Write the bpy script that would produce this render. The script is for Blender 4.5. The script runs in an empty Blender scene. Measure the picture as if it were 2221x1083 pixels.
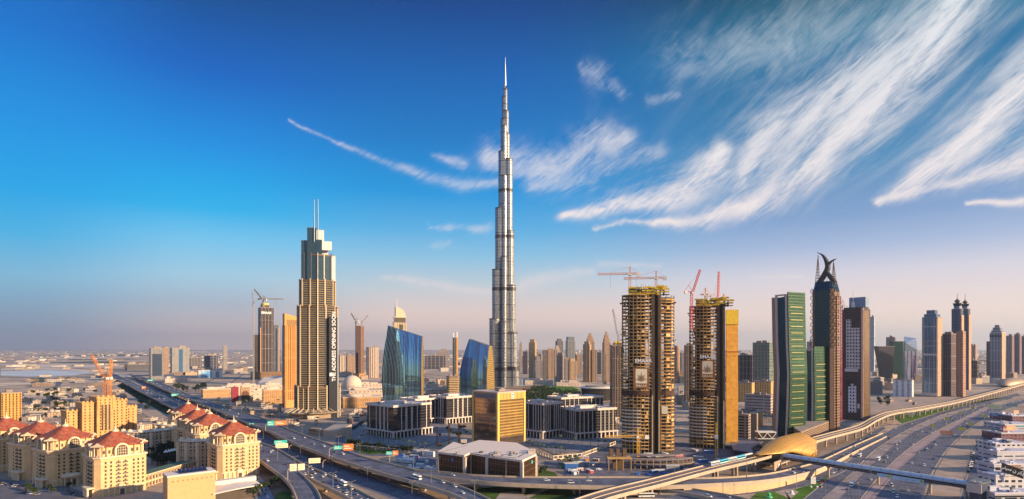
import bpy, bmesh, math, random
from mathutils import Vector, Matrix
R = math.radians
S = bpy.context.scene
random.seed(7)
# ---------------------------------------------------------------- camera
F, CX, HY, CH = 1300.0, 1110.5, 755.0, 110.0      # focal length, centre column, horizon row (photo pixels), camera height
cam = bpy.data.objects.new('camera', bpy.data.cameras.new('camera'))
S.collection.objects.link(cam); S.camera = cam
cam.location = (0, 0, CH); cam.rotation_euler = (R(90), 0, 0)
cam.data.sensor_width = 36; cam.data.lens = 36*F/2221
cam.data.shift_y = (HY-541.5)/2221
cam.data.clip_start = 1; cam.data.clip_end = 200000
# ---------------------------------------------------------------- sun and exposure
SUN_AZ, SUN_EL = 112.0, 15.0                       # azimuth clockwise from +Y
sd = Vector((math.sin(R(SUN_AZ))*math.cos(R(SUN_EL)), math.cos(R(SUN_AZ))*math.cos(R(SUN_EL)), math.sin(R(SUN_EL))))
sun = bpy.data.objects.new('sun', bpy.data.lights.new('sun', 'SUN'))
S.collection.objects.link(sun)
sun.data.energy = 5.0; sun.data.angle = R(0.6); sun.data.color = (1.0, .74, .45)
sun.rotation_euler = sd.to_track_quat('Z', 'Y').to_euler(); sun.location = (300, -200, 900)
S.view_settings.view_transform = 'Standard'; S.view_settings.look = 'None'
S.view_settings.exposure = 1.0; S.view_settings.gamma = 1
S.cycles.volume_bounces = 0; S.cycles.max_bounces = 6; S.cycles.use_denoising = True
# ---------------------------------------------------------------- node helper
def lin(h):
    h = h.lstrip('#'); c = [int(h[i:i+2], 16)/255 for i in (0, 2, 4)]
    return tuple(x/12.92 if x < .04045 else ((x+.055)/1.055)**2.4 for x in c)+(1,)
class NT:
    def __init__(s, t): s.t = t; t.nodes.clear()
    def n(s, k, **kw):
        o = s.t.nodes.new(k)
        for a, b in kw.items(): setattr(o, a, b)
        return o
    def put(s, sock, v):
        if hasattr(v, 'is_output'): s.t.links.new(v, sock)
        elif v is not None: sock.default_value = v
    def m(s, op, a, b=None, c=None, clamp=False):
        o = s.n('ShaderNodeMath', operation=op); o.use_clamp = clamp
        s.put(o.inputs[0], a); s.put(o.inputs[1], b); s.put(o.inputs[2], c)
        return o.outputs[0]
    def mix(s, f, a, b, mode='MIX'):
        o = s.n('ShaderNodeMix', data_type='RGBA', blend_type=mode)
        s.put(o.inputs[0], f); s.put(o.inputs[6], a); s.put(o.inputs[7], b)
        return o.outputs[2]
    def mixf(s, f, a, b):
        o = s.n('ShaderNodeMix', data_type='FLOAT')
        s.put(o.inputs[0], f); s.put(o.inputs[2], a); s.put(o.inputs[3], b)
        return o.outputs[0]
    def xyz(s, v):
        o = s.n('ShaderNodeSeparateXYZ'); s.put(o.inputs[0], v); return o.outputs
    def comb(s, x=0, y=0, z=0):
        o = s.n('ShaderNodeCombineXYZ')
        for i, v in enumerate((x, y, z)): s.put(o.inputs[i], v)
        return o.outputs[0]
    def noise(s, v, scale, detail=4, rough=.55, dist=0, col=False):
        o = s.n('ShaderNodeTexNoise'); s.put(o.inputs['Vector'], v)
        o.inputs['Scale'].default_value = scale; o.inputs['Detail'].default_value = detail
        o.inputs['Roughness'].default_value = rough; o.inputs['Distortion'].default_value = dist
        return o.outputs['Color' if col else 'Fac']
    def white(s, v):
        o = s.n('ShaderNodeTexWhiteNoise', noise_dimensions='3D'); s.put(o.inputs['Vector'], v); return o.outputs['Value']
    def ramp(s, f, stops, interp='LINEAR'):
        o = s.n('ShaderNodeValToRGB'); s.put(o.inputs[0], f); cr = o.color_ramp; cr.interpolation = interp
        while len(cr.elements) < len(stops): cr.elements.new(.5)
        for e, (p, c) in zip(cr.elements, stops):
            e.position = p; e.color = lin(c) if isinstance(c, str) else (c if len(c) == 4 else tuple(c)+(1,))
        return o.outputs[0]
    def smooth(s, v, a, b):
        o = s.n('ShaderNodeMapRange', interpolation_type='SMOOTHSTEP'); s.put(o.inputs[0], v)
        s.put(o.inputs[1], a); s.put(o.inputs[2], b); return o.outputs[0]
# ---------------------------------------------------------------- sky: Nishita graded by direction, with cirrus
W = bpy.data.worlds.new('World'); S.world = W; W.use_nodes = True
w = NT(W.node_tree)
tc = w.n('ShaderNodeTexCoord').outputs['Generated']
dx, dy, dz = w.xyz(tc)
az = w.m('DIVIDE', w.m('ARCTAN2', dx, dy), math.pi/180)       # degrees clockwise from +Y
el = w.m('DIVIDE', w.m('ARCSINE', dz), math.pi/180)           # degrees of elevation
sky = w.n('ShaderNodeTexSky', sky_type='NISHITA'); sky.sun_disc = False
sky.sun_elevation = R(SUN_EL); sky.sun_rotation = R(SUN_AZ); sky.dust_density = 2
e01 = w.m('DIVIDE', w.m('MAXIMUM', el, 0), 45.0)
left = w.ramp(e01, [(0, '#9c8f98'), (.03, '#8b98ac'), (.12, '#7fbcdc'), (.19, '#3eb2e6'), (.26, '#00a4e8'), (.38, '#008fe0'), (.51, '#0070ca'), (.65, '#0058aa'), (1, '#003a80')])
midl = w.ramp(e01, [(0, '#ecc4b0'), (.03, '#dcc0b8'), (.085, '#b2bfcd'), (.136, '#a6d0e6'), (.205, '#72c6f0'), (.26, '#1cb2ec'), (.30, '#00a8ea'), (.38, '#008cdf'), (.5, '#0062c0'), (.62, '#004a90'), (1, '#00306a')])
mid = w.ramp(e01, [(0, '#ffdcc6'), (.073, '#f4d8cc'), (.13, '#c6d2da'), (.19, '#8cc4e4'), (.245, '#56b0e4'), (.32, '#0496dc'), (.425, '#0078c4'), (.54, '#0060b0'), (.66, '#00428a'), (1, '#002040')])
right = w.ramp(e01, [(0, '#ffe0cc'), (.067, '#fce2d6'), (.14, '#d8d4e0'), (.19, '#a4b8da'), (.245, '#7a9ecc'), (.34, '#4088b8'), (.49, '#0c6e9e'), (.55, '#007298'), (.65, '#004862'), (1, '#002030')])
gcol = w.mix(w.smooth(az, -40.0, -27.0), left, w.mix(w.smooth(az, -27.0, -9.0), midl, w.mix(w.smooth(az, -2.0, 26.0), mid, right)))
gcol = w.mix(w.smooth(w.m('ABSOLUTE', az), 60.0, 130.0), gcol, w.ramp(e01, [(0, '#f2cc98'), (.12, '#ecd0b4'), (.25, '#a8bcd4'), (.45, '#5a90cc'), (.8, '#3f80c8'), (1, '#4a8cd4')]))  # unseen sky behind the camera, gold to blue, shaped for fill and reflections
gcol = w.mix(w.smooth(el, 36.0, 56.0), gcol, lin('#86aee4'))  # zenith above the view brightened as added fill light
# cirrus: each band is a curved streak  el = c0 + c1*t + c2*t^2  along azimuth, feathered by noise drawn out along it
def nz(sx, sy, rot, scale, off, detail=5, dist=.6):
    c, s_ = math.cos(R(rot)), math.sin(R(rot))
    u = w.m('MULTIPLY', w.m('ADD', w.m('MULTIPLY', az, c), w.m('MULTIPLY', el, s_)), sx)
    v = w.m('MULTIPLY', w.m('SUBTRACT', w.m('MULTIPLY', el, c), w.m('MULTIPLY', az, s_)), sy)
    return w.noise(w.comb(u, v, off), scale, detail, .58, dist)
streakA = nz(.07, .34, 36, 1.0, 3.0, 8, 1.6)
streakB = nz(.08, .30, 14, 1.0, 9.0, 8, 1.6)
puff = nz(.20, .26, 25, 1.0, 21.0, 8, 1.2)
fine = nz(.42, 2.4, 35, 1.0, 51.0, 8, 1.8)
wob1 = w.m('MULTIPLY', w.m('SUBTRACT', nz(.16, .16, 0, 1.0, 40.0, 4, 0), .5), 1.0)
wob2 = w.m('MULTIPLY', w.m('SUBTRACT', nz(.16, .16, 0, 1.0, 70.0, 4, 0), .5), 1.0)
def sph(x, y):
    """direction of a point of the sky, in degrees of azimuth and elevation"""
    return math.degrees(math.atan((x-CX0)/F0)), math.degrees(math.atan((755.0-y)/math.hypot(F0, x-CX0)))
CX0, F0 = 1110.5, 1300.0
def wisp(pts, tex, lo, hi, amt, wb=1.0, fin=.35):
    """a feathery streak along a bent line; pts = (x, y, half-width)"""
    P = [sph(x, y) for x, y, _ in pts]; K = [q[2]*.044*math.cos(math.radians(p[0]))**1.2 for p, q in zip(P, pts)]; best = None
    ax = w.m('ADD', az, w.m('MULTIPLY', wob1, wb*4)); ey = w.m('ADD', el, w.m('MULTIPLY', wob2, wb*4))
    for i in range(len(P)-1):
        (a0, e0), (a1, e1) = P[i], P[i+1]; L = math.hypot(a1-a0, e1-e0); ux, uy = (a1-a0)/L, (e1-e0)/L
        px = w.m('SUBTRACT', ax, a0); py = w.m('SUBTRACT', ey, e0)
        t = w.m('DIVIDE', w.m('ADD', w.m('MULTIPLY', px, ux), w.m('MULTIPLY', py, uy)), L)
        tc_ = w.m('MINIMUM', w.m('MAXIMUM', t, 0.0), 1.0)
        qx = w.m('SUBTRACT', px, w.m('MULTIPLY', tc_, a1-a0)); qy = w.m('SUBTRACT', py, w.m('MULTIPLY', tc_, e1-e0))
        d2 = w.m('ADD', w.m('MULTIPLY', qx, qx), w.m('MULTIPLY', qy, qy))
        wd = w.m('ADD', K[i], w.m('MULTIPLY', tc_, K[i+1]-K[i]))
        g = w.m('EXPONENT', w.m('MULTIPLY', w.m('DIVIDE', d2, w.m('MULTIPLY', wd, wd)), -1.0))
        best = g if best is None else w.m('MAXIMUM', best, g)
    k = w.smooth(w.m('ADD', w.m('ADD', tex, w.m('MULTIPLY', w.m('SUBTRACT', fine, .5), fin*1.7)), w.m('MULTIPLY', best, .22)), lo-.06, hi+.16)
    return w.m('MULTIPLY', w.m('MULTIPLY', best, k), amt)
bands = [
    wisp([(1222, 468, 13), (1330, 452, 24), (1450, 425, 34), (1540, 375, 46), (1560, 335, 26)], streakB, .36, .70, 1.1, .5),
    wisp([(1290, 506, 6), (1450, 480, 13), (1620, 452, 30), (1740, 375, 56), (1850, 280, 74), (1960, 150, 80), (2080, 10, 62)], streakA, .38, .74, 1.1, .8),
    wisp([(1600, 400, 30), (1670, 290, 66), (1790, 225, 72), (1900, 150, 50)], streakA, .42, .78, .95),
    wisp([(1900, 440, 10), (2020, 365, 38), (2120, 290, 56), (2230, 190, 66), (2320, 120, 60)], streakA, .38, .74, 1.1, .7),
    wisp([(1930, 425, 8), (2060, 400, 24), (2230, 335, 40)], streakB, .38, .72, 1.0, .5),
    wisp([(2098, 444, 5), (2221, 434, 13), (2320, 428, 12)], streakB, .3, .75, 1.0, .35),
    wisp([(1060, 345, 30), (1180, 360, 42), (1290, 320, 50), (1360, 310, 24)], puff, .44, .80, .75),
    wisp([(1268, 152, 18), (1305, 165, 30), (1345, 190, 14)], puff, .50, .9, .55, .9),
    wisp([(1400, 206, 11), (1480, 203, 8)], puff, .5, .9, .35, .8),
    wisp([(1480, 130, 60), (1700, 80, 80), (1900, 60, 60)], puff, .46, .84, .4),
    wisp([(1150, 400, 20), (1300, 390, 30), (1420, 330, 30)], streakB, .46, .8, .5),
    wisp([(625, 263, 3.5), (720, 305, 5), (830, 350, 8), (940, 388, 13), (1010, 404, 16), (1085, 396, 9)], streakB, .32, .85, .55, .3, .5),
    wisp([(935, 330, 7), (1000, 352, 15)], streakB, .42, .85, .6, .6),
    wisp([(930, 485, 7), (1060, 495, 12)], puff, .42, .85, .55, .5), wisp([(946, 527, 11), (973, 522, 12)], puff, .42, .85, .5, .6),
    wisp([(830, 603, 8), (940, 618, 15), (1060, 632, 11)], puff, .36, .8, .6, .35), wisp([(1100, 630, 14), (1200, 600, 20), (1280, 590, 10)], puff, .36, .7, .45, .3),
    wisp([(1300, 575, 8), (1430, 576, 6)], streakB, .3, .7, .4, .2), wisp([(1630, 602, 3), (1740, 600, 4)], streakB, .2, .6, .45, .1), wisp([(1880, 610, 5), (1990, 616, 9)], streakB, .3, .7, .45, .1)]
cl = bands[0]
for b in bands[1:]:
    cl = w.m('SUBTRACT', w.m('ADD', cl, b), w.m('MULTIPLY', cl, b))
veil = w.m('MULTIPLY', w.m('MULTIPLY', w.smooth(az, 8.0, 34.0), w.smooth(streakA, .42, .85)), w.m('MULTIPLY', w.smooth(el, 10.0, 20.0), .42))
cl = w.m('SUBTRACT', w.m('ADD', cl, veil), w.m('MULTIPLY', cl, veil))
ccol = w.ramp(w.m('DIVIDE', el, 45.0), [(0, '#f2dcd6'), (.3, '#f0e6e6'), (.6, '#dfe4ea'), (1, '#b3c6d4')])
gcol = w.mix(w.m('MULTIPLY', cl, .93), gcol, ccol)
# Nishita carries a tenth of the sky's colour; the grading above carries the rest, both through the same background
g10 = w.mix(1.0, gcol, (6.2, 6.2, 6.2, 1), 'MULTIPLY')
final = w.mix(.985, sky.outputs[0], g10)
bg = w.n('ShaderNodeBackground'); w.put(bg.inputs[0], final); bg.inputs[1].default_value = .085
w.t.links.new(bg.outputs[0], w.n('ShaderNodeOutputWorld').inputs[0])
# ---------------------------------------------------------------- pixel -> place helpers
def G(px, py, z=0.0):
    """the point at height z that the photo shows at (px, py)"""
    Y = (CH-z)*F/(py-HY); return Vector(((px-CX)/F*Y, Y, z))
def XY(px, Y): return (px-CX)/F*Y
def ZH(py, Y): return CH+(HY-py)*Y/F
# ---------------------------------------------------------------- materials
MATS = {}
def mat(name, col, rough=.7, metal=0, var=.12, scale=.35, bump=0, spec=.5, col2=None, emit=None, alpha=None):
    if name in MATS: return MATS[name]
    M = bpy.data.materials.new(name); M.use_nodes = True; t = NT(M.node_tree)
    b = t.n('ShaderNodeBsdfPrincipled'); c = col if len(col) == 4 else tuple(col)+(1,)
    co = t.n('ShaderNodeTexCoord').outputs['Object']
    nf = t.noise(co, scale, 5, .6)
    c2 = col2 if col2 else tuple(x*(1-2*var) for x in c[:3])
    t.put(b.inputs['Base Color'], t.mix(t.smooth(nf, .3, .7), c, tuple(c2)[:3]+(1,)))
    b.inputs['Roughness'].default_value = rough; b.inputs['Metallic'].default_value = metal
    b.inputs['Specular IOR Level'].default_value = spec
    if alpha is not None: b.inputs['Alpha'].default_value = alpha
    if bump:
        bp = t.n('ShaderNodeBump'); bp.inputs['Strength'].default_value = bump; bp.inputs['Distance'].default_value = .3
        t.put(bp.inputs['Height'], t.noise(co, scale*6, 4)); t.put(b.inputs['Normal'], bp.outputs[0])
    if emit: b.inputs['Emission Color'].default_value = tuple(emit[0])+(1,); b.inputs['Emission Strength'].default_value = emit[1]
    t.t.links.new(b.outputs[0], t.n('ShaderNodeOutputMaterial').inputs[0]); MATS[name] = M; return M
def facade(name, wall, glass, fh=3.6, bay=3.2, wf=.62, hf=.55, grough=.12, metal=.0, rad=0, roof=None, wrough=.7, gmetal=0.0, vary=.5, group=0, gwall=None):
    """windows laid out in the building's own coordinates: u along the wall, z up; random pane tones paint in lit and dark blinds"""
    if name in MATS: return MATS[name]
    M = bpy.data.materials.new(name); M.use_nodes = True; t = NT(M.node_tree)
    tcn = t.n('ShaderNodeTexCoord'); x, y, z = t.xyz(tcn.outputs['Object']); nx, ny, nzz = t.xyz(tcn.outputs['Normal'])
    if rad: u = t.m('MULTIPLY', t.m('ARCTAN2', y, x), rad)
    else: u = t.mixf(t.m('GREATER_THAN', t.m('ABSOLUTE', nx), t.m('ABSOLUTE', ny)), x, y)
    ub = t.m('DIVIDE', t.m('ADD', u, 500.0), bay); zb = t.m('DIVIDE', t.m('ADD', z, .02), fh)
    def cell(v, f):
        q = t.m('ABSOLUTE', t.m('SUBTRACT', t.m('FRACT', v), .5)); return t.m('LESS_THAN', q, f/2)
    side = t.m('LESS_THAN', t.m('ABSOLUTE', nzz), .6)
    mk = t.m('MULTIPLY', t.m('MULTIPLY', cell(ub, wf), cell(zb, hf)), side)
    if group:                                       # a solid pier every few bays
        mk = t.m('MULTIPLY', mk, t.m('GREATER_THAN', t.m('FRACT', t.m('DIVIDE', t.m('FLOOR', ub), float(group))), 1.0/group-.01))
    idv = t.comb(t.m('FLOOR', ub), t.m('FLOOR', zb), t.mixf(t.m('GREATER_THAN', t.m('ABSOLUTE', nx), .5), 0.0, 7.0))
    rnd = t.white(idv)
    g2 = tuple(min(1, c*2.2+.02) for c in glass[:3])+(1,); g0 = tuple(c*.5 for c in glass[:3])+(1,)
    gc = t.mix(t.m('MULTIPLY', t.m('POWER', rnd, 2.0), vary), t.mix(t.smooth(rnd, 0, .3), g0, glass), g2)
    wl = t.mix(t.smooth(t.noise(tcn.outputs['Object'], .12, 5), .3, .7), wall, tuple(c*.78 for c in wall[:3])+(1,))
    wl = t.mix(t.m('MULTIPLY', t.m('LESS_THAN', t.m('FRACT', zb), .07), .35), wl, tuple(c*.5 for c in wall[:3])+(1,))
    rc = roof if roof else (.42, .38, .36, 1)
    wl = t.mix(t.m('GREATER_THAN', nzz, .6), wl, t.mix(t.noise(tcn.outputs['Object'], .2, 4), rc, tuple(c*.6 for c in rc[:3])+(1,)))
    b = t.n('ShaderNodeBsdfPrincipled')
    t.put(b.inputs['Base Color'], t.mix(mk, wl, gc)); t.put(b.inputs['Roughness'], t.mixf(mk, wrough, grough))
    t.put(b.inputs['Metallic'], t.mixf(mk, metal, gmetal))
    bp = t.n('ShaderNodeBump'); bp.inputs['Strength'].default_value = .6; bp.inputs['Distance'].default_value = .35
    t.put(bp.inputs['Height'], t.m('ADD', t.m('SUBTRACT', 1.0, mk), t.m('MULTIPLY', rnd, .06))); t.put(b.inputs['Normal'], bp.outputs[0])
    t.t.links.new(b.outputs[0], t.n('ShaderNodeOutputMaterial').inputs[0]); MATS[name] = M; return M
def glassmat(name, col, rough=.06, metal=.75, line=(.02, .02, .025), fh=3.8, bay=1.6, lw=.1, rad=0, wav=.02, hl=.12, cols=0):
    """curtain wall: reflective coated panes in a dark grid, each pane tilted a hair differently"""
    if name in MATS: return MATS[name]
    M = bpy.data.materials.new(name); M.use_nodes = True; t = NT(M.node_tree)
    tcn = t.n('ShaderNodeTexCoord'); x, y, z = t.xyz(tcn.outputs['Object']); nx, ny, nzz = t.xyz(tcn.outputs['Normal'])
    if rad: u = t.m('MULTIPLY', t.m('ARCTAN2', y, x), rad)
    else: u = t.mixf(t.m('GREATER_THAN', t.m('ABSOLUTE', nx), t.m('ABSOLUTE', ny)), x, y)
    ub = t.m('DIVIDE', t.m('ADD', u, 500.0), bay); zb = t.m('DIVIDE', z, fh)
    ln = t.m('MAXIMUM', t.m('LESS_THAN', t.m('FRACT', ub), lw), t.m('LESS_THAN', t.m('FRACT', zb), hl))
    rnd = t.white(t.comb(t.m('FLOOR', ub), t.m('FLOOR', zb), 0))
    c = tuple(col)[:3]+(1,)
    gc = t.mix(rnd, c, tuple(q*.72 for q in col[:3])+(1,))
    if cols:
        cr_ = t.white(t.comb(t.m('FLOOR', ub), 3.0, 1.0)); gc = t.mix(t.m('MULTIPLY', t.m('GREATER_THAN', cr_, .55), cols), gc, tuple(min(1, q*2.2+.08) for q in col[:3])+(1,)); gc = t.mix(t.m('MULTIPLY', t.m('LESS_THAN', cr_, .28), cols), gc, tuple(q*.3 for q in col[:3])+(1,))
    b = t.n('ShaderNodeBsdfPrincipled')
    t.put(b.inputs['Base Color'], t.mix(ln, gc, tuple(line)[:3]+(1,)))
    t.put(b.inputs['Roughness'], t.mixf(ln, rough, .45)); b.inputs['Metallic'].default_value = metal
    bp = t.n('ShaderNodeBump'); bp.inputs['Strength'].default_value = wav; bp.inputs['Distance'].default_value = 1.0
    t.put(bp.inputs['Height'], t.m('ADD', rnd, t.noise(tcn.outputs['Object'], .12, 3))); t.put(b.inputs['Normal'], bp.outputs[0])
    t.t.links.new(b.outputs[0], t.n('ShaderNodeOutputMaterial').inputs[0]); MATS[name] = M; return M
# ---------------------------------------------------------------- mesh builder
class MB:
    def __init__(s): s.v = []; s.f = []; s.mi = []; s.m = 0
    def add(s, vs, fs):
        o = len(s.v); s.v += [tuple(p) for p in vs]; s.f += [tuple(i+o for i in f) for f in fs]; s.mi += [s.m]*len(fs); return s
    def box(s, x0, x1, y0, y1, z0, z1):
        return s.add([(x0,y0,z0),(x1,y0,z0),(x1,y1,z0),(x0,y1,z0),(x0,y0,z1),(x1,y0,z1),(x1,y1,z1),(x0,y1,z1)],
                     [(0,3,2,1),(4,5,6,7),(0,1,5,4),(1,2,6,5),(2,3,7,6),(3,0,4,7)])
    def cbox(s, cx, cy, z0, wx, wy, h, rz=0):
        c, n = math.cos(rz), math.sin(rz); P = []
        for z in (z0, z0+h):
            for a, b in ((-1,-1),(1,-1),(1,1),(-1,1)):
                x, y = a*wx/2, b*wy/2; P.append((cx+x*c-y*n, cy+x*n+y*c, z))
        return s.add(P, [(0,3,2,1),(4,5,6,7),(0,1,5,4),(1,2,6,5),(2,3,7,6),(3,0,4,7)])
    def prism(s, poly, z0, z1, poly1=None, caps=True):
        n = len(poly); p1 = poly1 or poly
        zt = z1 if isinstance(z1, (list, tuple)) else [z1]*n
        P = [(x, y, z0) for x, y in poly]+[(p1[i][0], p1[i][1], zt[i]) for i in range(n)]
        Fs = [(i, (i+1) % n, n+(i+1) % n, n+i) for i in range(n)]
        if caps: Fs += [tuple(range(n-1, -1, -1)), tuple(range(n, 2*n))]
        return s.add(P, Fs)
    def bar(s, a, b, r, n=4):
        a, b = Vector(a), Vector(b); d = (b-a)
        if d.length < 1e-6: return s
        q = d.to_track_quat('Z', 'Y'); P = []
        for p in (a, b):
            for i in range(n):
                t = 2*math.pi*(i+.5)/n; P.append(tuple(p+q @ Vector((r*math.cos(t), r*math.sin(t), 0))))
        return s.add(P, [(i, (i+1) % n, n+(i+1) % n, n+i) for i in range(n)]+[tuple(range(n-1, -1, -1)), tuple(range(n, 2*n))])
    def lathe(s, prof, n=16, cx=0, cy=0, a0=0, a1=2*math.pi, sy=1):
        full = abs(a1-a0-2*math.pi) < 1e-6; m = n if full else n+1; P = []
        for r, z in prof:
            for i in range(m):
                t = a0+(a1-a0)*i/n; P.append((cx+r*math.cos(t), cy+sy*r*math.sin(t), z))
        Fs = []
        for k in range(len(prof)-1):
            for i in range(n if full else n):
                j = (i+1) % m if full else i+1
                Fs.append((k*m+i, k*m+j, (k+1)*m+j, (k+1)*m+i))
        if full: Fs.append(tuple(range((len(prof)-1)*m, len(prof)*m)))
        return s.add(P, Fs)
    def strip(s, A, B):
        """quads between two point rows"""
        n = len(A); return s.add(list(A)+list(B), [(i, i+1, n+i+1, n+i) for i in range(n-1)])
    def mesh(s, name, mats, smooth=False):
        me = bpy.data.meshes.new(name); me.from_pydata(s.v, [], s.f)
        for m in (mats if isinstance(mats, (list, tuple)) else [mats]): me.materials.append(m)
        me.polygons.foreach_set('material_index', s.mi)
        if smooth: me.polygons.foreach_set('use_smooth', [True]*len(me.polygons))
        me.update(); return me
    def build(s, name, mats, parent=None, smooth=False, loc=None, rz=None):
        o = bpy.data.objects.new(name, s.mesh(name, mats, smooth)); S.collection.objects.link(o)
        if parent: o.parent = parent
        if loc is not None: o.location = loc
        if rz is not None: o.rotation_euler[2] = rz
        return o
def tag(o, label=None, cat=None, group=None, kind=None):
    for k, v in (('label', label), ('category', cat), ('group', group), ('kind', kind)):
        if v: o[k] = v
    return o
def thing(name, label, cat, loc=(0, 0, 0), rz=0, group=None):
    o = bpy.data.objects.new(name, None); S.collection.objects.link(o); o.location = loc; o.rotation_euler[2] = rz
    o.empty_display_size = 2; return tag(o, label, cat, group)
def copy_tree(o, parent=None):
    c = o.copy(); S.collection.objects.link(c)
    if parent: c.parent = parent
    for ch in list(o.children): copy_tree(ch, c)
    return c
def inst(me, name, parent=None, loc=(0, 0, 0), rz=0, sc=None):
    o = bpy.data.objects.new(name, me); S.collection.objects.link(o)
    if parent: o.parent = parent
    o.location = loc; o.rotation_euler[2] = rz
    if sc: o.scale = sc
    return o
def text(name, body, size, m, parent, loc, rot, ext=.05, align='CENTER', font=None, sx=1, bold=0):
    cu = bpy.data.curves.new(name, 'FONT'); cu.body = body; cu.size = size; cu.extrude = ext; cu.align_x = align; cu.align_y = 'CENTER'; cu.offset = bold
    o = bpy.data.objects.new(name, cu); S.collection.objects.link(o)
    dg = bpy.context.evaluated_depsgraph_get(); me = bpy.data.meshes.new_from_object(o.evaluated_get(dg))
    bpy.data.objects.remove(o); me.materials.clear(); me.materials.append(m); me.name = name
    q = bpy.data.objects.new(name, me); S.collection.objects.link(q); q.parent = parent
    q.location = loc; q.rotation_euler = rot; q.scale = (sx, 1, 1); return q
def spline(pts, n=8):
    """Catmull-Rom through points"""
    P = [Vector(p) for p in pts]; out = []
    for i in range(len(P)-1):
        p0 = P[max(i-1, 0)]; p1 = P[i]; p2 = P[i+1]; p3 = P[min(i+2, len(P)-1)]
        for k in range(n):
            t = k/n
            out.append(.5*((2*p1)+(p2-p0)*t+(2*p0-5*p1+4*p2-p3)*t*t+(3*p1-p0-3*p2+p3)*t**3))
    out.append(P[-1]); return out
# ================================================================= ground, haze
def ground_material():
    M = bpy.data.materials.new('desert_ground'); M.use_nodes = True; t = NT(M.node_tree)
    p = t.n('ShaderNodeNewGeometry').outputs['Position']
    a = t.noise(p, .0016, 6, .6); b = t.noise(p, .012, 6, .65); c = t.noise(p, .15, 4)
    px, py, pz = t.xyz(p); st = t.comb(t.m('MULTIPLY', px, .25), py, 0)
    d = t.noise(st, .0045, 5, .6, .6)
    col = t.mix(t.smooth(a, .35, .65), lin('#b59c8a'), lin('#8b7d76'))
    col = t.mix(t.smooth(d, .50, .62), col, lin('#cbb6a4'))
    col = t.mix(t.m('MULTIPLY', t.smooth(b, .55, .66), .7), col, lin('#6c6560'))
    col = t.mix(t.m('MULTIPLY', t.smooth(t.noise(st, .011, 4, .6, 1), .62, .68), .65), col, lin('#5a5c52'))
    col = t.mix(t.m('MULTIPLY', t.smooth(c, .4, .8), .3), col, lin('#d8c6b4'))
    near = t.m('SUBTRACT', 1.0, t.smooth(py, 900.0, 1700.0))
    col = t.mix(t.m('MULTIPLY', near, .55), col, t.mix(b, lin('#957f70'), lin('#71625a')))
    # town quarters: blocks parted by asphalt lanes, each plot its own dust tone
    rx = t.m('ADD', t.m('MULTIPLY', px, .93), t.m('MULTIPLY', py, .36)); ry = t.m('SUBTRACT', t.m('MULTIPLY', py, .93), t.m('MULTIPLY', px, .36))
    bw, bh = 74.0, 46.0; u, v = t.m('DIVIDE', rx, bw), t.m('DIVIDE', ry, bh); cell = t.white(t.comb(t.m('FLOOR', u), t.m('FLOOR', v), 0))
    lane = t.m('MAXIMUM', t.m('LESS_THAN', t.m('FRACT', u), .12), t.m('LESS_THAN', t.m('FRACT', v), .17))
    town = t.m('MULTIPLY', t.m('GREATER_THAN', t.noise(p, .0011, 3), .47), t.m('MULTIPLY', t.smooth(py, 640.0, 900.0), t.m('SUBTRACT', 1.0, t.smooth(py, 5000.0, 9000.0))))
    plot = t.mix(cell, lin('#94765f'), lin('#d6bba2')); clut = t.smooth(t.noise(p, .22, 5, .75), .50, .60)
    plot = t.mix(t.m('MULTIPLY', clut, .6), plot, lin('#57504c')); plot = t.mix(t.smooth(t.noise(p, .09, 3, .5), .60, .66), plot, lin('#4c5a3c'))
    col = t.mix(t.m('MULTIPLY', town, .8), col, t.mix(lane, plot, lin('#6d6a70')))
    col = t.mix(t.m('MULTIPLY', t.m('MULTIPLY', near, clut), .35), col, lin('#57504c'))
    bs = t.n('ShaderNodeBsdfPrincipled'); t.put(bs.inputs['Base Color'], col); bs.inputs['Roughness'].default_value = .95
    bs.inputs['Specular IOR Level'].default_value = .15
    t.t.links.new(bs.outputs[0], t.n('ShaderNodeOutputMaterial').inputs[0]); return M
g = MB(); XS = [-34000, -9000, -3000, -1000, 0, 1000, 3000, 9000, 34000]; YS = [-6000, -1500, -300, 300, 800, 1600, 3500, 9000, 34000]
for i in range(8):
    for j in range(8):
        g.add([(XS[i], YS[j], 0), (XS[i+1], YS[j], 0), (XS[i+1], YS[j+1], 0), (XS[i], YS[j+1], 0)], [(0, 1, 2, 3)])
tag(g.build('ground', ground_material()), kind='structure')
def haze():
    M = bpy.data.materials.new('haze_air'); M.use_nodes = True; t = NT(M.node_tree)
    v = t.n('ShaderNodeVolumePrincipled'); v.inputs['Color'].default_value = (.62, .74, .92, 1)
    v.inputs['Density'].default_value = .000033; v.inputs['Anisotropy'].default_value = .35
    t.t.links.new(v.outputs[0], t.n('ShaderNodeOutputMaterial').inputs['Volume'])
    b = MB().box(-34500, 34500, -6500, 34500, -1, 900)
    tag(b.build('haze', M), kind='stuff')
haze()
asphalt = mat('asphalt', (.125, .128, .18), .8, var=.22, scale=.09, spec=.3)
asphalt2 = mat('asphalt_worn', (.14, .135, .165), .85, var=.15, scale=.08, spec=.3)
conc = mat('concrete_parapet', lin('#b9a692'), .8, var=.1, scale=.2)
paint = mat('road_paint', (.36, .36, .37), .6, var=.05)
paint_y = mat('road_paint_yellow', (.6, .42, .10), .6, var=.05)
sandm = mat('sand', lin('#b09a8c'), .95, var=.14, scale=.05, spec=.1)
sandd = mat('packed_dirt', lin('#7b675c'), .95, var=.2, scale=.04, spec=.1)
grassm = mat('lawn_grass', (.075, .13, .028), .95, var=.25, scale=.06, spec=.1, bump=.4)
grassd = mat('shrub_cover', (.03, .055, .02), .95, var=.3, scale=.1, spec=.1, bump=.6)
pavem = mat('paving', lin('#a3938c'), .85, var=.1, scale=.1)
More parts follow.
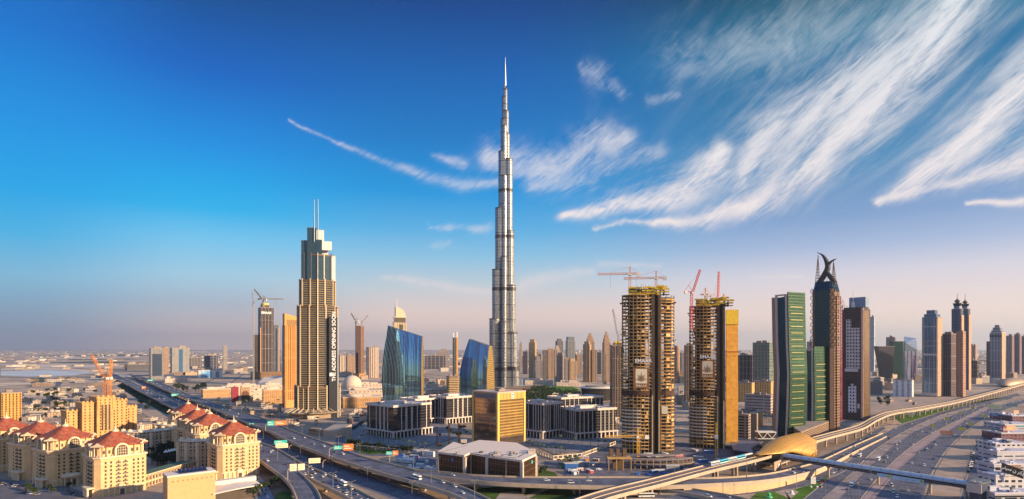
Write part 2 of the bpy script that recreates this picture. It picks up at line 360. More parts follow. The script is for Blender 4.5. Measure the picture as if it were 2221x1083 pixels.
waterm = mat('lake_water', (.05, .33, .34), .08, var=.1, scale=.05)
ZL = [0.03]
def patch(name, pts, m, z=None, label=None, kind='structure', sm=0):
    """a ground sheet given by its outline in the photo, lying on the ground"""
    if z is None: ZL[0] += .012; z = ZL[0]
    P = [G(*p) for p in pts]
    if sm: P = spline(P+[P[0]], sm)[:-1]
    b = MB(); b.add([(p.x, p.y, z) for p in P], [tuple(range(len(P)))])
    bm = bmesh.new(); me = b.mesh(name, m); bm.from_mesh(me); bmesh.ops.triangulate(bm, faces=bm.faces); bmesh.ops.recalc_face_normals(bm, faces=bm.faces)
    for f in bm.faces:
        if f.normal.z < 0: f.normal_flip()
    bm.to_mesh(me); bm.free()
    o = bpy.data.objects.new(name, me); S.collection.objects.link(o); return tag(o, label, kind=kind)
ROADS = {}
class Road:
    """a carriageway between two edge lines read off the photo and laid on the plane z"""
    def __init__(s, key, e1, e2, z=0, n=10, zz=None):
        gp = lambda p: G(*p) if len(p) == 3 else G(*p, z)
        a = spline([gp(p) for p in e1], n); b = spline([gp(p) for p in e2], n); s.a, s.b, s.z = a, b, z
        if zz:                                        # deck height along the way: (start, end)
            for L in (a, b):
                for i, p in enumerate(L): p.z = zz[0]+(zz[1]-zz[0])*i/(len(L)-1)
        s.cum = [0]
        for i in range(1, len(a)): s.cum.append(s.cum[-1]+((a[i]+b[i])/2-(a[i-1]+b[i-1])/2).length)
        s.L = s.cum[-1]; ROADS[key] = s
    def at(s, d, u):
        d = max(0, min(s.L-1e-3, d)); i = 0
        while s.cum[i+1] < d: i += 1
        t = (d-s.cum[i])/(s.cum[i+1]-s.cum[i])
        A = s.a[i].lerp(s.a[i+1], t); B = s.b[i].lerp(s.b[i+1], t)
        dr = ((s.a[i+1]+s.b[i+1])-(s.a[i]+s.b[i])).normalized()
        return A.lerp(B, u), math.atan2(dr.y, dr.x)
    def row(s, u, dz=0): return [p.lerp(q, u)+Vector((0, 0, dz)) for p, q in zip(s.a, s.b)]
    def width(s, i=None): i = len(s.a)//2 if i is None else i; return (s.a[i]-s.b[i]).length
    def surface(s, name, m, z=.0, parent=None):
        b = MB().strip(s.row(0, z), s.row(1, z)); o = b.build(name, m, parent); return o
    def line(s, mb, u, w=.22, z=.02, dash=None, d0=0, d1=None):
        d1 = s.L if d1 is None else d1; d = d0; step = dash or (8, 0)
        while d < d1:
            e = min(d+step[0], d1); (p, h), (q, h2) = s.at(d, u), s.at(e, u)
            n1 = Vector((-math.sin(h), math.cos(h), 0))*w/2; n2 = Vector((-math.sin(h2), math.cos(h2), 0))*w/2; k = Vector((0, 0, z))
            mb.add([p-n1+k, q-n2+k, q+n2+k, p+n1+k], [(0, 1, 2, 3)]); d += step[0]+step[1]
def parapet(mb, row, side, w=.5, h=1.1, drop=1.8, z=0):
    """wall along a deck edge: inner face, top, outer face down past the deck"""
    n = len(row); out = []
    for i, p in enumerate(row):
        t = (row[min(i+1, n-1)]-row[max(i-1, 0)]); nn = Vector((-t.y, t.x, 0)).normalized()*side*w
        out.append(p+nn)
    K = lambda L, dz: [p+Vector((0, 0, dz)) for p in L]
    mb.strip(K(row, z), K(row, h)); mb.strip(K(row, h), K(out, h)); mb.strip(K(out, h), K(out, -drop)); mb.strip(K(out, -drop), K(row, -drop))
def ground_road(key, e1, e2, lanes, m=None, lines=True, kerb=True, z=None, name='road', yellow=False):
    if z is None: ZL[0] += .012; z = ZL[0]
    r = Road(key, e1, e2, 0); mk = MB().strip(r.row(0, z), r.row(1, z)); mk.m = 1
    if lines:
        for k in range(1, lanes): r.line(mk, k/lanes, .18, z+.03, (5, 11))
        for u in (.02, .98): r.line(mk, u, .3, z+.03)
    tag(mk.build(name, [m or asphalt, paint]), kind='structure')
    if kerb:
        mk = MB()
        for L, sd_ in ((r.a, 1), (r.b, -1)):
            for s2 in (sd_,):
                parapet(mk, [p+Vector((0, 0, 0)) for p in L], s2*KSIDE(r), .35, .15, 0)
        tag(mk.build('kerb', conc), kind='structure')
    r.lanes = lanes; r.zs = z; return r
def KSIDE(r):
    t = r.a[1]-r.a[0]; d = r.a[0]-r.b[0]; return 1 if (-t.y*d.x+t.x*d.y) > 0 else -1
def flyover(key, label, e1, e2, lanes, z=8.5, zz=None, piers=(), yellow=True, group='elevated roads of the interchange', th=1.9, pier_step=38, skip=(), name='flyover', ph=1.2, surf='road_surface', smat=None):
    r = Road(key, e1, e2, z, zz=zz); T = thing(name, label, 'elevated road', (0, 0, 0), 0, group)
    m = MB().strip(r.row(0, -th), r.row(1, -th)); m.strip(r.row(0, -.03), r.row(1, -.03)); m.build('deck', conc, T)
    for L, s_ in ((r.a, 1), (r.b, -1)):
        pm = MB(); parapet(pm, L, s_*KSIDE(r), .6, ph, th); pm.build('parapet', conc, T)
    mk = MB().strip(r.row(0), r.row(1)); mk.m = 1
    for k in range(1, lanes): r.line(mk, k/lanes, .18, .03, (5, 11))
    if yellow is not None:
        mk.m = 2
        for u in (.03, .97): r.line(mk, u, .3, .03)
    mk.m = 3; dj = pier_step/2
    while dj < r.L:                                   # expansion joints over the piers
        (pa, _), (pb, _) = r.at(dj, .02), r.at(dj, .98); tt = r.at(dj, .5)[1]; k_ = Vector((math.cos(tt), math.sin(tt), 0))*.25; up_ = Vector((0, 0, .02))
        mk.add([pa-k_+up_, pb-k_+up_, pb+k_+up_, pa+k_+up_], [(0, 1, 2, 3)]); dj += pier_step
    mk.build(surf, [smat or asphalt, paint, paint_y if yellow else paint, mat('joint_steel', (.05, .05, .06), .6)], T)
    d = pier_step/2; pm = None
    while d < r.L:
        if not any(a < d < b for a, b in skip):
            p, h = r.at(d, .5); e_ = r.at(d, 0)[0]-r.at(d, 1)[0]; wd = abs(-math.sin(h)*e_.x+math.cos(h)*e_.y)
            q = MB(); H = p.z-th
            if H > 2.2:
                cw = wd*.62
                q.add([tuple(v) for v in [(-1.1, -cw/2*.55, H-2.2), (1.1, -cw/2*.55, H-2.2), (1.1, cw/2*.55, H-2.2), (-1.1, cw/2*.55, H-2.2), (-1.1, -cw/2, H-.4), (1.1, -cw/2, H-.4), (1.1, cw/2, H-.4), (-1.1, cw/2, H-.4), (-1.1, -cw/2, H), (1.1, -cw/2, H), (1.1, cw/2, H), (-1.1, cw/2, H)]],
                      [(0, 1, 5, 4), (1, 2, 6, 5), (2, 3, 7, 6), (3, 0, 4, 7), (4, 5, 9, 8), (5, 6, 10, 9), (6, 7, 11, 10), (7, 4, 8, 11), (0, 3, 2, 1)])
                for s_ in ((-1, 1) if wd > 14 else (0,)):
                    q.lathe([(1.15, 0), (1.15, H-2.2)], 10, 0, s_*cw*.2)
                q.build('pier', conc, T, loc=(p.x, p.y, 0), rz=h)
        d += pier_step
    r.lanes = lanes; r.zs = 0; r.T = T; return r
# ================================================================= roads
# ground-level carriageways
ground_road('B', [(300,823),(360,850),(430,882),(500,914),(560,938),(641,976),(702,996),(774,1022),(846,1049),(900,1068),(940,1081),(985,1096)],
            [(292,828),(345,853),(405,883),(470,918),(530,950),(610,995),(668,1015),(735,1040),(810,1068),(850,1083),(880,1095),(915,1108)], 5)
ground_road('E3', [(2205,853),(2161,864),(2078,883),(2006,905),(1952,923),(1900,951),(1860,980),(1830,1010),(1800,1035),(1775,1057),(1744,1083),(1725,1100)],
            [(2215,858),(2161,872),(2074,892),(2030,905),(1968,933),(1914,965),(1880,992),(1857,1018),(1836,1037),(1806,1064),(1784,1083),(1766,1100)], 3)
ground_road('E1', [(2260,849),(2221,858),(2160,872),(2100,889),(2042,911),(1981,937),(1935,969),(1887,1010),(1850,1046),(1815,1084),(1798,1104)],
            [(2275,849),(2225,858),(2188,867),(2151,878),(2078,912),(2030,936),(1976,970),(1925,1014),(1896,1046),(1867,1083),(1853,1104)], 6)
ground_road('E2', [(2300,852),(2245,861),(2200,871),(2151,885),(2090,915),(2042,941),(1996,975),(1947,1019),(1916,1052),(1887,1083),(1873,1104)],
            [(2330,852),(2270,863),(2230,873),(2163,896),(2103,930),(2054,976),(2036,1002),(2020,1030),(2009,1060),(2001,1084),(1997,1104)], 7)
ground_road('K', [(1850,996),(1800,1018),(1749,1037),(1681,1052),(1580,1062),(1480,1067),(1400,1070),(1300,1070),(1200,1072)],
            [(1862,1006),(1815,1030),(1760,1051),(1700,1064),(1580,1077),(1480,1083),(1400,1086),(1300,1084),(1200,1084)], 4)
ground_road('SV', [(2204,896),(2171,915),(2142,938),(2128,957),(2111,983),(2103,1016),(2096,1040),(2088,1060),(2080,1090)],
            [(2220,898),(2186,915),(2167,938),(2160,960),(2152,985),(2150,1018),(2146,1040),(2142,1060),(2138,1090)], 3)
ground_road('Q', [(815,896),(795,905),(762,924),(738,938),(727,953),(729,966),(745,977),(800,989),(850,989),(900,978),(940,966),(985,953)],
            [(840,898),(817,906),(782,927),(760,940),(750,952),(752,962),(765,970),(805,980),(850,980),(895,970),(935,959),(980,947)], 2)
ground_road('Q2', [(1180,1000),(1215,1000),(1262,992),(1300,978),(1335,962),(1345,950)], [(1180,1010),(1222,1010),(1275,1002),(1318,986),(1350,970),(1365,955)], 2)
ground_road('M', [(1700,960),(1760,990),(1800,985),(1850,960),(1890,938),(1915,925)], [(1690,966),(1752,1000),(1806,994),(1858,968),(1897,945),(1922,931)], 2)
# land between the roads
patch('verge', [(1897,1083),(1947,1021),(1996,977),(2042,943),(2090,916),(2151,885),(2151,880),(2078,913),(2030,938),(1976,972),(1925,1016),(1871,1083)], mat('median_paving', lin('#a08a8e'), .9, var=.15, scale=.05))
patch('verge', [(1820,1083),(1887,1012),(1935,970),(1981,938),(2042,911),(2100,889),(2100,887),(2030,905),(1968,934),(1914,966),(1857,1020),(1786,1083)], mat('dusty_verge', lin('#9a8b8c'), .9, var=.25, scale=.05))
patch('lawn', [(2188,861),(2134,868),(2075,880),(2006,893),(1965,898),(1940,903),(1950,915),(1958,919),(2006,904),(2078,882),(2161,863)], mat('bright_lawn', (.10,.20,.03), .95, var=.25, scale=.05, spec=.1))
patch('lawn', [(1625,1083),(1640,1070),(1681,1066),(1730,1060),(1770,1048),(1782,1040),(1800,1033),(1775,1055),(1742,1083)], mat('bright_lawn', (.10,.20,.03)))
patch('pavement', [(1560,1085),(1585,1080),(1625,1073),(1640,1071),(1622,1086)], sandm)
patch('pavement', [(1680,1068),(1700,1063),(1722,1062),(1733,1068),(1722,1076),(1712,1086),(1718,1086),(1700,1076)], sandm)
patch('sand_strip', [(2210,893),(2180,905),(2150,925),(2136,940),(2122,958),(2106,983),(2098,1016),(2090,1040),(2080,1083),(2010,1083),(2018,1050),(2030,1022),(2054,980),(2080,955),(2106,930),(2163,898),(2200,884)], sandm)
patch('lawn', [(751,950),(752,968),(775,980),(800,986),(850,984),(873,977),(850,972),(800,968),(770,958)], mat('bright_lawn', (.10,.20,.03)))
patch('lawn', [(1000,1083),(1030,1068),(1045,1060),(1080,1056),(1120,1062),(1145,1056),(1190,1058),(1230,1062),(1255,1072),(1230,1085),(1120,1080),(1075,1083)], grassm)
patch('paved_court', [(1075,1083),(1085,1070),(1110,1067),(1135,1070),(1140,1083)], pavem)
patch('lawn', [(940,1045),(1000,1055),(1040,1062),(1010,1068),(960,1062),(900,1060),(870,1050)], grassd)
patch('garden_path', [(1135,1078),(1165,1066),(1190,1058),(1196,1059),(1172,1070),(1145,1082)], pavem)
patch('lawn', [(1212,1005),(1220,1018),(1250,1022),(1268,1012),(1265,1000),(1240,1000)], grassm)
patch('lawn', [(1145,1030),(1180,1036),(1210,1036),(1205,1026),(1170,1018)], grassm)
patch('dirt_lot', [(545,985),(580,1010),(620,1042),(635,1083),(560,1083),(530,1050),(535,1010)], sandd)
patch('lawn', [(598,1075),(615,1066),(630,1070),(636,1085),(596,1085)], grassm)
patch('car_park', [(540,1035),(562,1033),(580,1055),(595,1083),(555,1085),(545,1060)], mat('car_park_paving', lin('#7a7f96'), .85, var=.1))
patch('sand_track', [(240,835),(262,834),(300,860),(360,895),(410,925),(400,935),(350,925),(300,890),(262,862)], sandm)
patch('scrub', [(262,826),(295,848),(375,890),(380,905),(362,900),(300,868),(255,838)], grassd)
patch('car_park', [(0,1040),(60,1046),(140,1055),(200,1075),(160,1083),(0,1086)], asphalt2)
patch('construction_yard', [(1225,1035),(1230,1005),(1262,985),(1320,965),(1480,960),(1560,970),(1620,985),(1560,1010),(1480,1030),(1400,1035)], mat('yard_dirt', lin('#6f6a78'), .95, var=.3, scale=.12))
patch('forecourt', [(760,945),(800,900),(940,905),(1010,930),(990,950),(900,975),(830,980),(775,965)], mat('forecourt_paving', lin('#7d7a84'), .9, var=.2, scale=.1))
patch('forecourt', [(1140,960),(1200,985),(1300,975),(1350,955),(1345,930),(1200,930),(1140,940)], mat('forecourt_paving', lin('#7d7a84')))
patch('truck_yard', [(880,1000),(900,985),(940,975),(960,985),(960,1035),(905,1025)], mat('yard_dirt', lin('#6f6a78')))
patch('lake', [(1120,838),(1150,834),(1200,836),(1220,830),(1260,828),(1180,822),(1130,822),(1110,830)], waterm)
patch('park_lawn', [(1170,842),(1200,838),(1240,839),(1258,845),(1245,851),(1200,852),(1180,849)], mat('bright_lawn', (.10,.20,.03)))
patch('sand_lot', [(1880,860),(1990,862),(2100,858),(2180,845),(2100,860),(2006,880),(1930,890),(1890,900),(1870,880)], sandm)
patch('red_paving', [(1775,1048),(1797,1038),(1790,1046),(1782,1050)], mat('red_paving', lin('#8c2a44'), .9))
patch('desert_road', [(2,800),(60,797),(150,800),(230,806),(300,818),(296,822),(220,811),(150,804),(60,801),(2,804)], mat('pale_road', lin('#c9b8aa'), .9), kind='structure')
patch('pale_salt_flat', [(2,806),(100,803),(200,808),(160,815),(60,817),(2,815)], mat('salt_flat', lin('#b9c0c6'), .8, var=.1, scale=.01))
# elevated roads
flyover('A', 'long upper left flyover sweeping from the desert past the tall ribbed tower', 
        [(280,812),(301,816),(351,832),(406,855),(462,874),(517,893),(560,905),(594,918),(630,934),(684,954),(729,970),(774,988),(846,1008),(885,1017),(905,1023)],
        [(292,818),(314,825),(351,843),(425,871),(498,901),(540,919),(576,932),(612,949),(648,966),(713,990),(774,1010),(846,1032),(868,1038),(880,1041),(885,1043)], 7, z=8.5)
flyover('NB', 'near branch of the split flyover running down to the bottom edge', [(896,1028),(907,1031),(952,1042),(1006,1060),(1056,1083),(1085,1099)], [(878,1040),(900,1048),(925,1055),(970,1069),(1010,1085),(1038,1098)], 3, z=8.45)
flyover('FB', 'far branch of the split flyover passing below the gold office tower to the station',
        [(894,1020),(952,1025),(1024,1032),(1114,1036),(1240,1037),(1379,1037),(1537,1039),(1656,1031,7),(1729,1016,5),(1783,1000,3),(1850,969,1.2),(1915,941,.5)],
        [(902,1031),(988,1040),(1069,1048),(1168,1053),(1280,1056),(1400,1057),(1537,1052),(1656,1044,7),(1737,1030,5),(1793,1012,3),(1858,979,1.2),(1922,948,.5)], 4, z=8.4)
flyover('C', 'lower left flyover crowded with queueing cars beside the red roofed blocks',
        [(240,808),(264,819),(314,843),(393,880),(460,914),(540,952),(594,972),(641,999),(665,1012)],
        [(226,811),(251,822),(295,845),(377,886),(455,930),(530,975),(583,1013),(612,1034),(630,1047)], 8, z=8.0)
flyover('C2', 'queueing branch of the lower left flyover running to the bottom edge',
        [(665,1012),(684,1020),(720,1035),(756,1055),(810,1083),(842,1102)], [(648,1025),(664,1034),(702,1053),(738,1071),(761,1084),(790,1102)], 4, z=7.96)
flyover('D', 'curved flyover ramp with yellow edge lines turning down at lower left',
        [(648,1026),(658,1034),(677,1053),(690,1072),(697,1092),(701,1110)], [(612,1034),(622,1044),(632,1056),(640,1072),(646,1092),(648,1110)], 4, z=7.9)
flyover('X', 'narrow ramp curving under the metro viaduct to the bottom edge', [(1395,1046),(1430,1053),(1480,1059),(1540,1069),(1600,1080),(1650,1094)], [(1385,1050),(1420,1060),(1475,1069),(1535,1081),(1585,1092),(1630,1106)], 2, z=5.6, th=1.4)
flyover('Y', 'low ramp arching along the bottom edge below the metro viaduct', [(1240,1092),(1290,1082),(1340,1076),(1420,1073),(1500,1077),(1560,1087)], [(1248,1103),(1296,1093),(1344,1087),(1418,1084),(1494,1089),(1545,1099)], 2, z=4.2, th=1.4)
fb = ROADS['FB']; wm = MB()
rw = [p for p in fb.row(1) if p.x > XY(1480, 430) and p.z > .6]
wm.strip([p+Vector((0, -.65, -1.8)) for p in rw], [Vector((p.x, p.y-.65, 0)) for p in rw]); wm.build('retaining_wall', mat('sun_tinted_concrete', lin('#c9ab83'), .8, var=.06), fb.T)  # concrete warmed and paled so its colour carries the sunlight
# metro viaduct
vt = [(2240,826),(2185,841),(2091,865),(2006,882),(1933,893),(1896,905),(1860,924),(1800,940),(1756,952),(1690,971),(1634,986),(1537,1009),(1418,1039),(1319,1063),(1260,1081),(1200,1104)]
vn = [(2240,828.5),(2185,844),(2093,869),(2006,887),(1938,898),(1904,911),(1870,930),(1808,947),(1766,959),(1702,980),(1645,997),(1537,1023),(1438,1050),(1345,1074),(1304,1087),(1232,1117)]
flyover('V', 'pale elevated metro viaduct curving from the station along the highway', vt, vn, 1, z=11.5, yellow=None, pier_step=31, th=1.6, group=None, name='metro_viaduct', ph=.9, surf='track_bed', smat=mat('track_ballast', lin('#8b7c78'), .9))
V = ROADS['V']
rail = mat('rail_steel', (.05, .045, .05), .5, metal=.5)
for u in (.24, .38, .62, .76):
    q = MB(); V.line(q, u, .35, .12, (10, 0)); q.build('rail', rail, V.T)
q = MB(); parapet(q, V.row(.5), 1, .35, .55, 0); q.build('walkway', conc, V.T)
# ================================================================= vehicles
carglass = mat('car_glass', (.02, .025, .03), .08, var=0, spec=.8)
tyre = mat('tyre_rubber', (.02, .02, .02), .8, var=0)
ORD = ['first', 'second', 'third', 'fourth', 'fifth', 'sixth', 'seventh', 'eighth', 'ninth', 'tenth', 'eleventh', 'twelfth', 'thirteenth', 'fourteenth', 'fifteenth', 'sixteenth', 'seventeenth', 'eighteenth', 'nineteenth', 'twentieth']
def ordn(i):
    if i < 20: return ORD[i]
    t, r_ = divmod(i+1, 10); tens = {2: 'twent', 3: 'thirt', 4: 'fort', 5: 'fift', 6: 'sixt', 7: 'sevent', 8: 'eight', 9: 'ninet'}[t]
    return tens+'ieth' if r_ == 0 else tens+'y-'+ORD[r_-1]
def car_mesh(kind, col):
    m = MB()
    L, Wd, H = {'saloon': (4.7, 1.85, 1.5), 'offroader': (4.9, 1.95, 1.85), 'van': (5.2, 2.0, 2.3)}[kind]
    hb = .78 if kind == 'saloon' else .95
    def ring(x, w_, z0, z1): return [(x, -w_/2, z0), (x, w_/2, z0), (x, w_/2, z1), (x, -w_/2, z1)]
    st = [(-L/2, Wd*.86, .35, hb*.86), (-L/2+.35, Wd, .25, hb), (L/2-1.1, Wd, .25, hb), (L/2-.25, Wd*.92, .27, hb*.82), (L/2, Wd*.8, .35, hb*.62)]
    vs = []; fs = []
    for s_ in st: vs += ring(*s_)
    for i in range(4):
        for j in range(4): fs.append((i*4+j, i*4+(j+1) % 4, (i+1)*4+(j+1) % 4, (i+1)*4+j))
    fs += [(0, 3, 2, 1), (16, 17, 18, 19)]; m.add(vs, fs)
    # cabin: glass band with painted roof
    a, b_, c, d = {'saloon': (-L/2+.5, -L/2+1.25, .35, 1.15), 'offroader': (-L/2+.1, -L/2+.5, .5, 1.2), 'van': (-L/2+.1, -L/2+.3, 1.2, 1.9)}[kind]
    m.m = 1; wt = Wd*.74; wb = Wd*.92
    P = [(a, -wb/2, hb), (d, -wb/2, hb), (d, wb/2, hb), (a, wb/2, hb), (b_, -wt/2, H-.06), (c, -wt/2, H-.06), (c, wt/2, H-.06), (b_, wt/2, H-.06)]
    m.add(P, [(0, 1, 5, 4), (1, 2, 6, 5), (2, 3, 7, 6), (3, 0, 4, 7)]); m.m = 0
    m.add([(b_, -wt/2, H-.06), (c, -wt/2, H-.06), (c, wt/2, H-.06), (b_, wt/2, H-.06), (b_+.1, -wt/2+.1, H), (c-.1, -wt/2+.1, H), (c-.1, wt/2-.1, H), (b_+.1, wt/2-.1, H)],
          [(0, 1, 5, 4), (1, 2, 6, 5), (2, 3, 7, 6), (3, 0, 4, 7), (4, 5, 6, 7)])
    m.m = 2
    for x in (-L/2+.9, L/2-.9):
        for y in (-Wd/2+.1, Wd/2-.1): m.bar((x, y-.11, .33), (x, y+.11, .33), .33, 8)
    m.m = 3
    for y in (-Wd*.32, Wd*.32): m.box(L/2-.06, L/2+.02, y-.2, y+.2, .5, .68)
    m.m = 4
    for y in (-Wd*.34, Wd*.34): m.box(-L/2-.02, -L/2+.06, y-.18, y+.18, .6, .8)
    return m.mesh('car', [col, carglass, tyre, mat('headlamp', (.8, .8, .75), .2, var=0), mat('tail_lamp', (.5, .02, .02), .3, var=0)])
CP = {'white': (.80, .80, .80), 'silver': (.45, .46, .48), 'black': (.02, .02, .025), 'dark grey': (.09, .09, .1), 'red': (.45, .03, .03), 'dark blue': (.03, .06, .18), 'beige': (.5, .42, .3), 'yellow': (.75, .5, .05)}
CM = {}
for c_, rgb in CP.items():
    pm_ = mat('car_paint_'+c_.replace(' ', '_'), rgb, .25, metal=.3 if c_ == 'silver' else 0, var=.02, spec=.6)
    for k_ in ('saloon', 'offroader', 'van'): CM[c_, k_] = car_mesh(k_, pm_)
CNT = {}
def put_car(road, d, u, flip, where, anchor, z=None, grp='cars driving on the roads'):
    c_ = random.choices(list(CP), [70, 10, 8, 6, 3, 3, 7, 2])[0]; k_ = random.choices(['saloon', 'offroader', 'van'], [62, 30, 8])[0]
    p, h = road.at(d, u)
    o = inst(CM[c_, k_], 'car', None, (p.x, p.y, p.z+road.zs+.03), h+(math.pi if flip else 0))
    key = (where, c_, k_); i = CNT.get(key, 0); CNT[key] = i+1
    word = {'saloon': 'saloon', 'offroader': 'off-road', 'van': 'van'}[k_]
    if k_ != 'van': word += ' car'
    tag(o, f'{ordn(i)} {c_} {word} from {anchor} on {where}', 'car', grp); return o
def traffic(key, lanes, n, where, anchor, flip, d0=0, d1=1, rev=True, gap=9):
    r = ROADS[key]; used = []; out = []
    t = 0
    while len(out) < n and t < n*40:
        t += 1; d = r.L*(d0+(d1-d0)*random.random()); ln = random.choice(lanes); u = (ln+.5)/r.lanes
        if any(abs(d-a) < gap and ln == b for a, b in used): continue
        used.append((d, ln)); out.append((d, u, ln))
    out.sort(reverse=rev)
    for d, u, ln in out: put_car(r, d, u+random.uniform(-.01, .01), (ln in flip) if isinstance(flip, (set, tuple)) else flip, where, anchor)
traffic('E1', range(6), 62, 'the left highway carriageway', 'the bottom edge', True, .0, .98)
traffic('E2', range(7), 70, 'the right highway carriageway', 'the bottom edge', False, .0, .98)
traffic('E3', range(3), 14, 'the service lane', 'the bottom edge', True, .1, .98)
traffic('A', (1, 2, 3, 4, 5), 40, 'the upper left flyover', 'its fork', False, .05, .97)
traffic('C', (1, 2, 3), 38, 'the jammed left flyover lanes', 'its fork', True, .45, .99, gap=6.5)
traffic('C', (4, 5, 6), 16, 'the free left flyover lanes', 'its fork', False, .05, .99)
traffic('C2', (0, 1, 2, 3), 20, 'the jammed flyover branch', 'the bottom edge', True, .02, .9, gap=7)
traffic('B', (0, 1, 2, 3, 4), 26, 'the road between left flyovers', 'the bottom edge', False, .2, .95)
traffic('FB', (0, 1, 2, 3), 12, 'the flyover below the office', 'the station end', False, .02, .95)
traffic('NB', (0, 1, 2), 3, 'the near flyover branch', 'the bottom edge', False, .1, .8)
traffic('K', (0, 1, 2, 3), 6, 'the ramp by the retaining wall', 'its left end', False, .1, .8)
traffic('X', (0, 1), 2, 'the narrow ramp under the metro', 'the bottom edge', False, .2, .8)
traffic('M', (0, 1), 4, 'the lane beneath the viaduct', 'its left end', False, .4, .95)
traffic('SV', (1,), 5, 'the right service road', 'the bottom edge', False, .1, .8)
def parked(pts, where, anchor, face, n):
    a, b = G(*pts[0]), G(*pts[1])
    for i in range(n):
        if random.random() < .12: continue
        p = a.lerp(b, i/(n-1)); c_ = random.choices(list(CP), [55, 14, 9, 8, 3, 3, 8, 0])[0]; k_ = random.choice(['saloon', 'saloon', 'offroader'])
        key = (where, c_, k_); j = CNT.get(key, 0); CNT[key] = j+1
        tag(inst(CM[c_, k_], 'car', None, (p.x, p.y, .25), face+random.uniform(-.05, .05)), f'{ordn(j)} {c_} {"saloon" if k_=="saloon" else "off-road"} car from {anchor}, parked {where}', 'car', 'parked cars')
parked([(548,1040),(568,1078)], 'below the white canopy', 'the canopy', R(-60), 11)
parked([(553,1039),(580,1080)], 'beside the curved ramp', 'the far end', R(-60), 9)
parked([(8,1052),(44,1057)], 'at the bottom left corner', 'the left edge', R(80), 7)
parked([(55,1071),(90,1076)], 'before the red roofed blocks', 'the left', R(10), 4)
parked([(130,1062),(165,1075)], 'before the pillared porch', 'the porch', R(80), 5)
parked([(2104,1013),(2110,984)], 'along the sand strip', 'the bottom', R(20), 7)
parked([(2146,1024),(2148,975)], 'against the white shops', 'the bottom', R(5), 10)
parked([(780,950),(800,925)], 'beside the dark glass offices', 'the near end', R(30), 7)
# buses
def bus():
    T = thing('bus', 'white bus', 'bus', (0, 0, 0), 0, 'buses on the roads'); wt = mat('car_paint_white', CP['white'])
    m = MB(); m.box(-5.8, 5.8, -1.25, 1.25, .4, 1.5); m.box(-5.75, 5.7, -1.22, 1.22, 2.55, 3.05); m.box(-5, 5, -1, 1, 3.05, 3.2); m.build('body', wt, T)
    m = MB(); m.box(-5.72, 5.74, -1.21, 1.21, 1.5, 2.55); m.build('window', carglass, T)
    for x in (-3.6, 3.4):
        for y in (-1.1, 1.1): m = MB(); m.bar((x, y-.15, .5), (x, y+.15, .5), .5, 10); m.build('wheel', tyre, T)
    m = MB(); m.box(3, 5, -.8, .8, 3.2, 3.42); m.build('air_conditioner', mat('car_paint_silver', CP['silver']), T)
    return T
b0 = bus(); first = True
for key, d, u, fl, lab in (('NB', .1, .5, 1, 'white bus on the near branch of the split flyover beside a white car'), ('C2', .55, .15, 1, 'white bus among queueing cars on the lower left flyover branch'),
        ('E3', .83, .5, 1, 'white bus just below the footbridge in the service lane'), ('E1', .86, .12, 1, 'white bus below the footbridge in the leftmost highway lane'),
        ('E1', .945, .12, 1, 'white bus lowest in the leftmost highway lane'), ('C', .93, .38, 1, 'small bus at the flyover fork near the cream signs'), ('Y', .55, .5, 0, 'white bus on the low ramp at the bottom edge')):
    r = ROADS[key]; p, h = r.at(r.L*d, u); o = b0 if first else copy_tree(b0); first = False
    o.location = (p.x, p.y, p.z+r.zs+.03); o.rotation_euler[2] = h+math.pi*fl; o['label'] = lab
# ================================================================= building helpers
def fbox(mb, *a): return mb.box(*a)
def place(px, base=None, Y=None, rz=0):
    """where a building stands and which way its front faces: rz is its turn away from facing the camera"""
    if Y is None: Y = CH*F/(base-HY)
    return (XY(px, Y), Y, 0), -math.atan2(XY(px, Y), Y)+R(rz), Y/F
def rect(w, d): return [(-w/2, -d/2), (w/2, -d/2), (w/2, d/2), (-w/2, d/2)]
def ell(w, d, n=20, p=2.0):
    out = []
    for i in range(n):
        t = 2*math.pi*i/n; c, s_ = math.cos(t), math.sin(t)
        out.append((w/2*abs(c)**(2/p)*(1 if c > 0 else -1), d/2*abs(s_)**(2/p)*(1 if s_ > 0 else -1)))
    return out
white = mat('white_render', (.68, .66, .62), .6, var=.05)
cream = mat('cream_stucco', lin('#d6b384'), .8, var=.08, scale=.15)
creamp = mat('pale_cream_trim', lin('#d9c3a4'), .7, var=.05)
def tileroof():
    M = mat('red_tile_roof', lin('#a04c34'), .85, var=.2, scale=.5, bump=.4); t = NT.__new__(NT); t.t = M.node_tree
    b = [n for n in t.t.nodes if n.type == 'BSDF_PRINCIPLED'][0]; src = b.inputs['Base Color'].links[0].from_socket
    co = t.n('ShaderNodeTexCoord').outputs['Object']; x, y, z = t.xyz(co); ln = t.m('LESS_THAN', t.m('FRACT', t.m('DIVIDE', z, .55)), .3)
    d = t.smooth(t.noise(co, .35, 6, .7), .45, .7); t.put(b.inputs['Base Color'], t.mix(t.m('MULTIPLY', ln, .4), t.mix(t.m('MULTIPLY', d, .35), src, lin('#c79a7c')), lin('#5f2a1e'))); return M
redroof = tileroof()
darkglass = glassmat('dark_office_glass', (.014, .014, .024), .1, .0, (.03, .03, .03), 3.9, 1.8, .06, wav=.01, hl=.1)
steel = mat('grey_steel', (.22, .22, .23), .45, metal=.6)
dark = mat('dark_cladding', (.04, .04, .05), .5, var=.1)
roofm = mat('flat_roof', lin('#9a8a82'), .9, var=.15, scale=.15)
winm = mat('window_pane', (.10, .08, .065), .15, var=.1, spec=.8)
def plant(T, w, d, z, n=4, m=None, seed=1):
    rr = random.Random(seed)
    for i in range(n):
        a, b = rr.uniform(.08, .22)*w, rr.uniform(.1, .25)*d
        MB().cbox(rr.uniform(-.3, .3)*w, rr.uniform(-.3, .3)*d, z, a, b, rr.uniform(1.6, 3.6)).build('roof_plant', m or roofm, T)
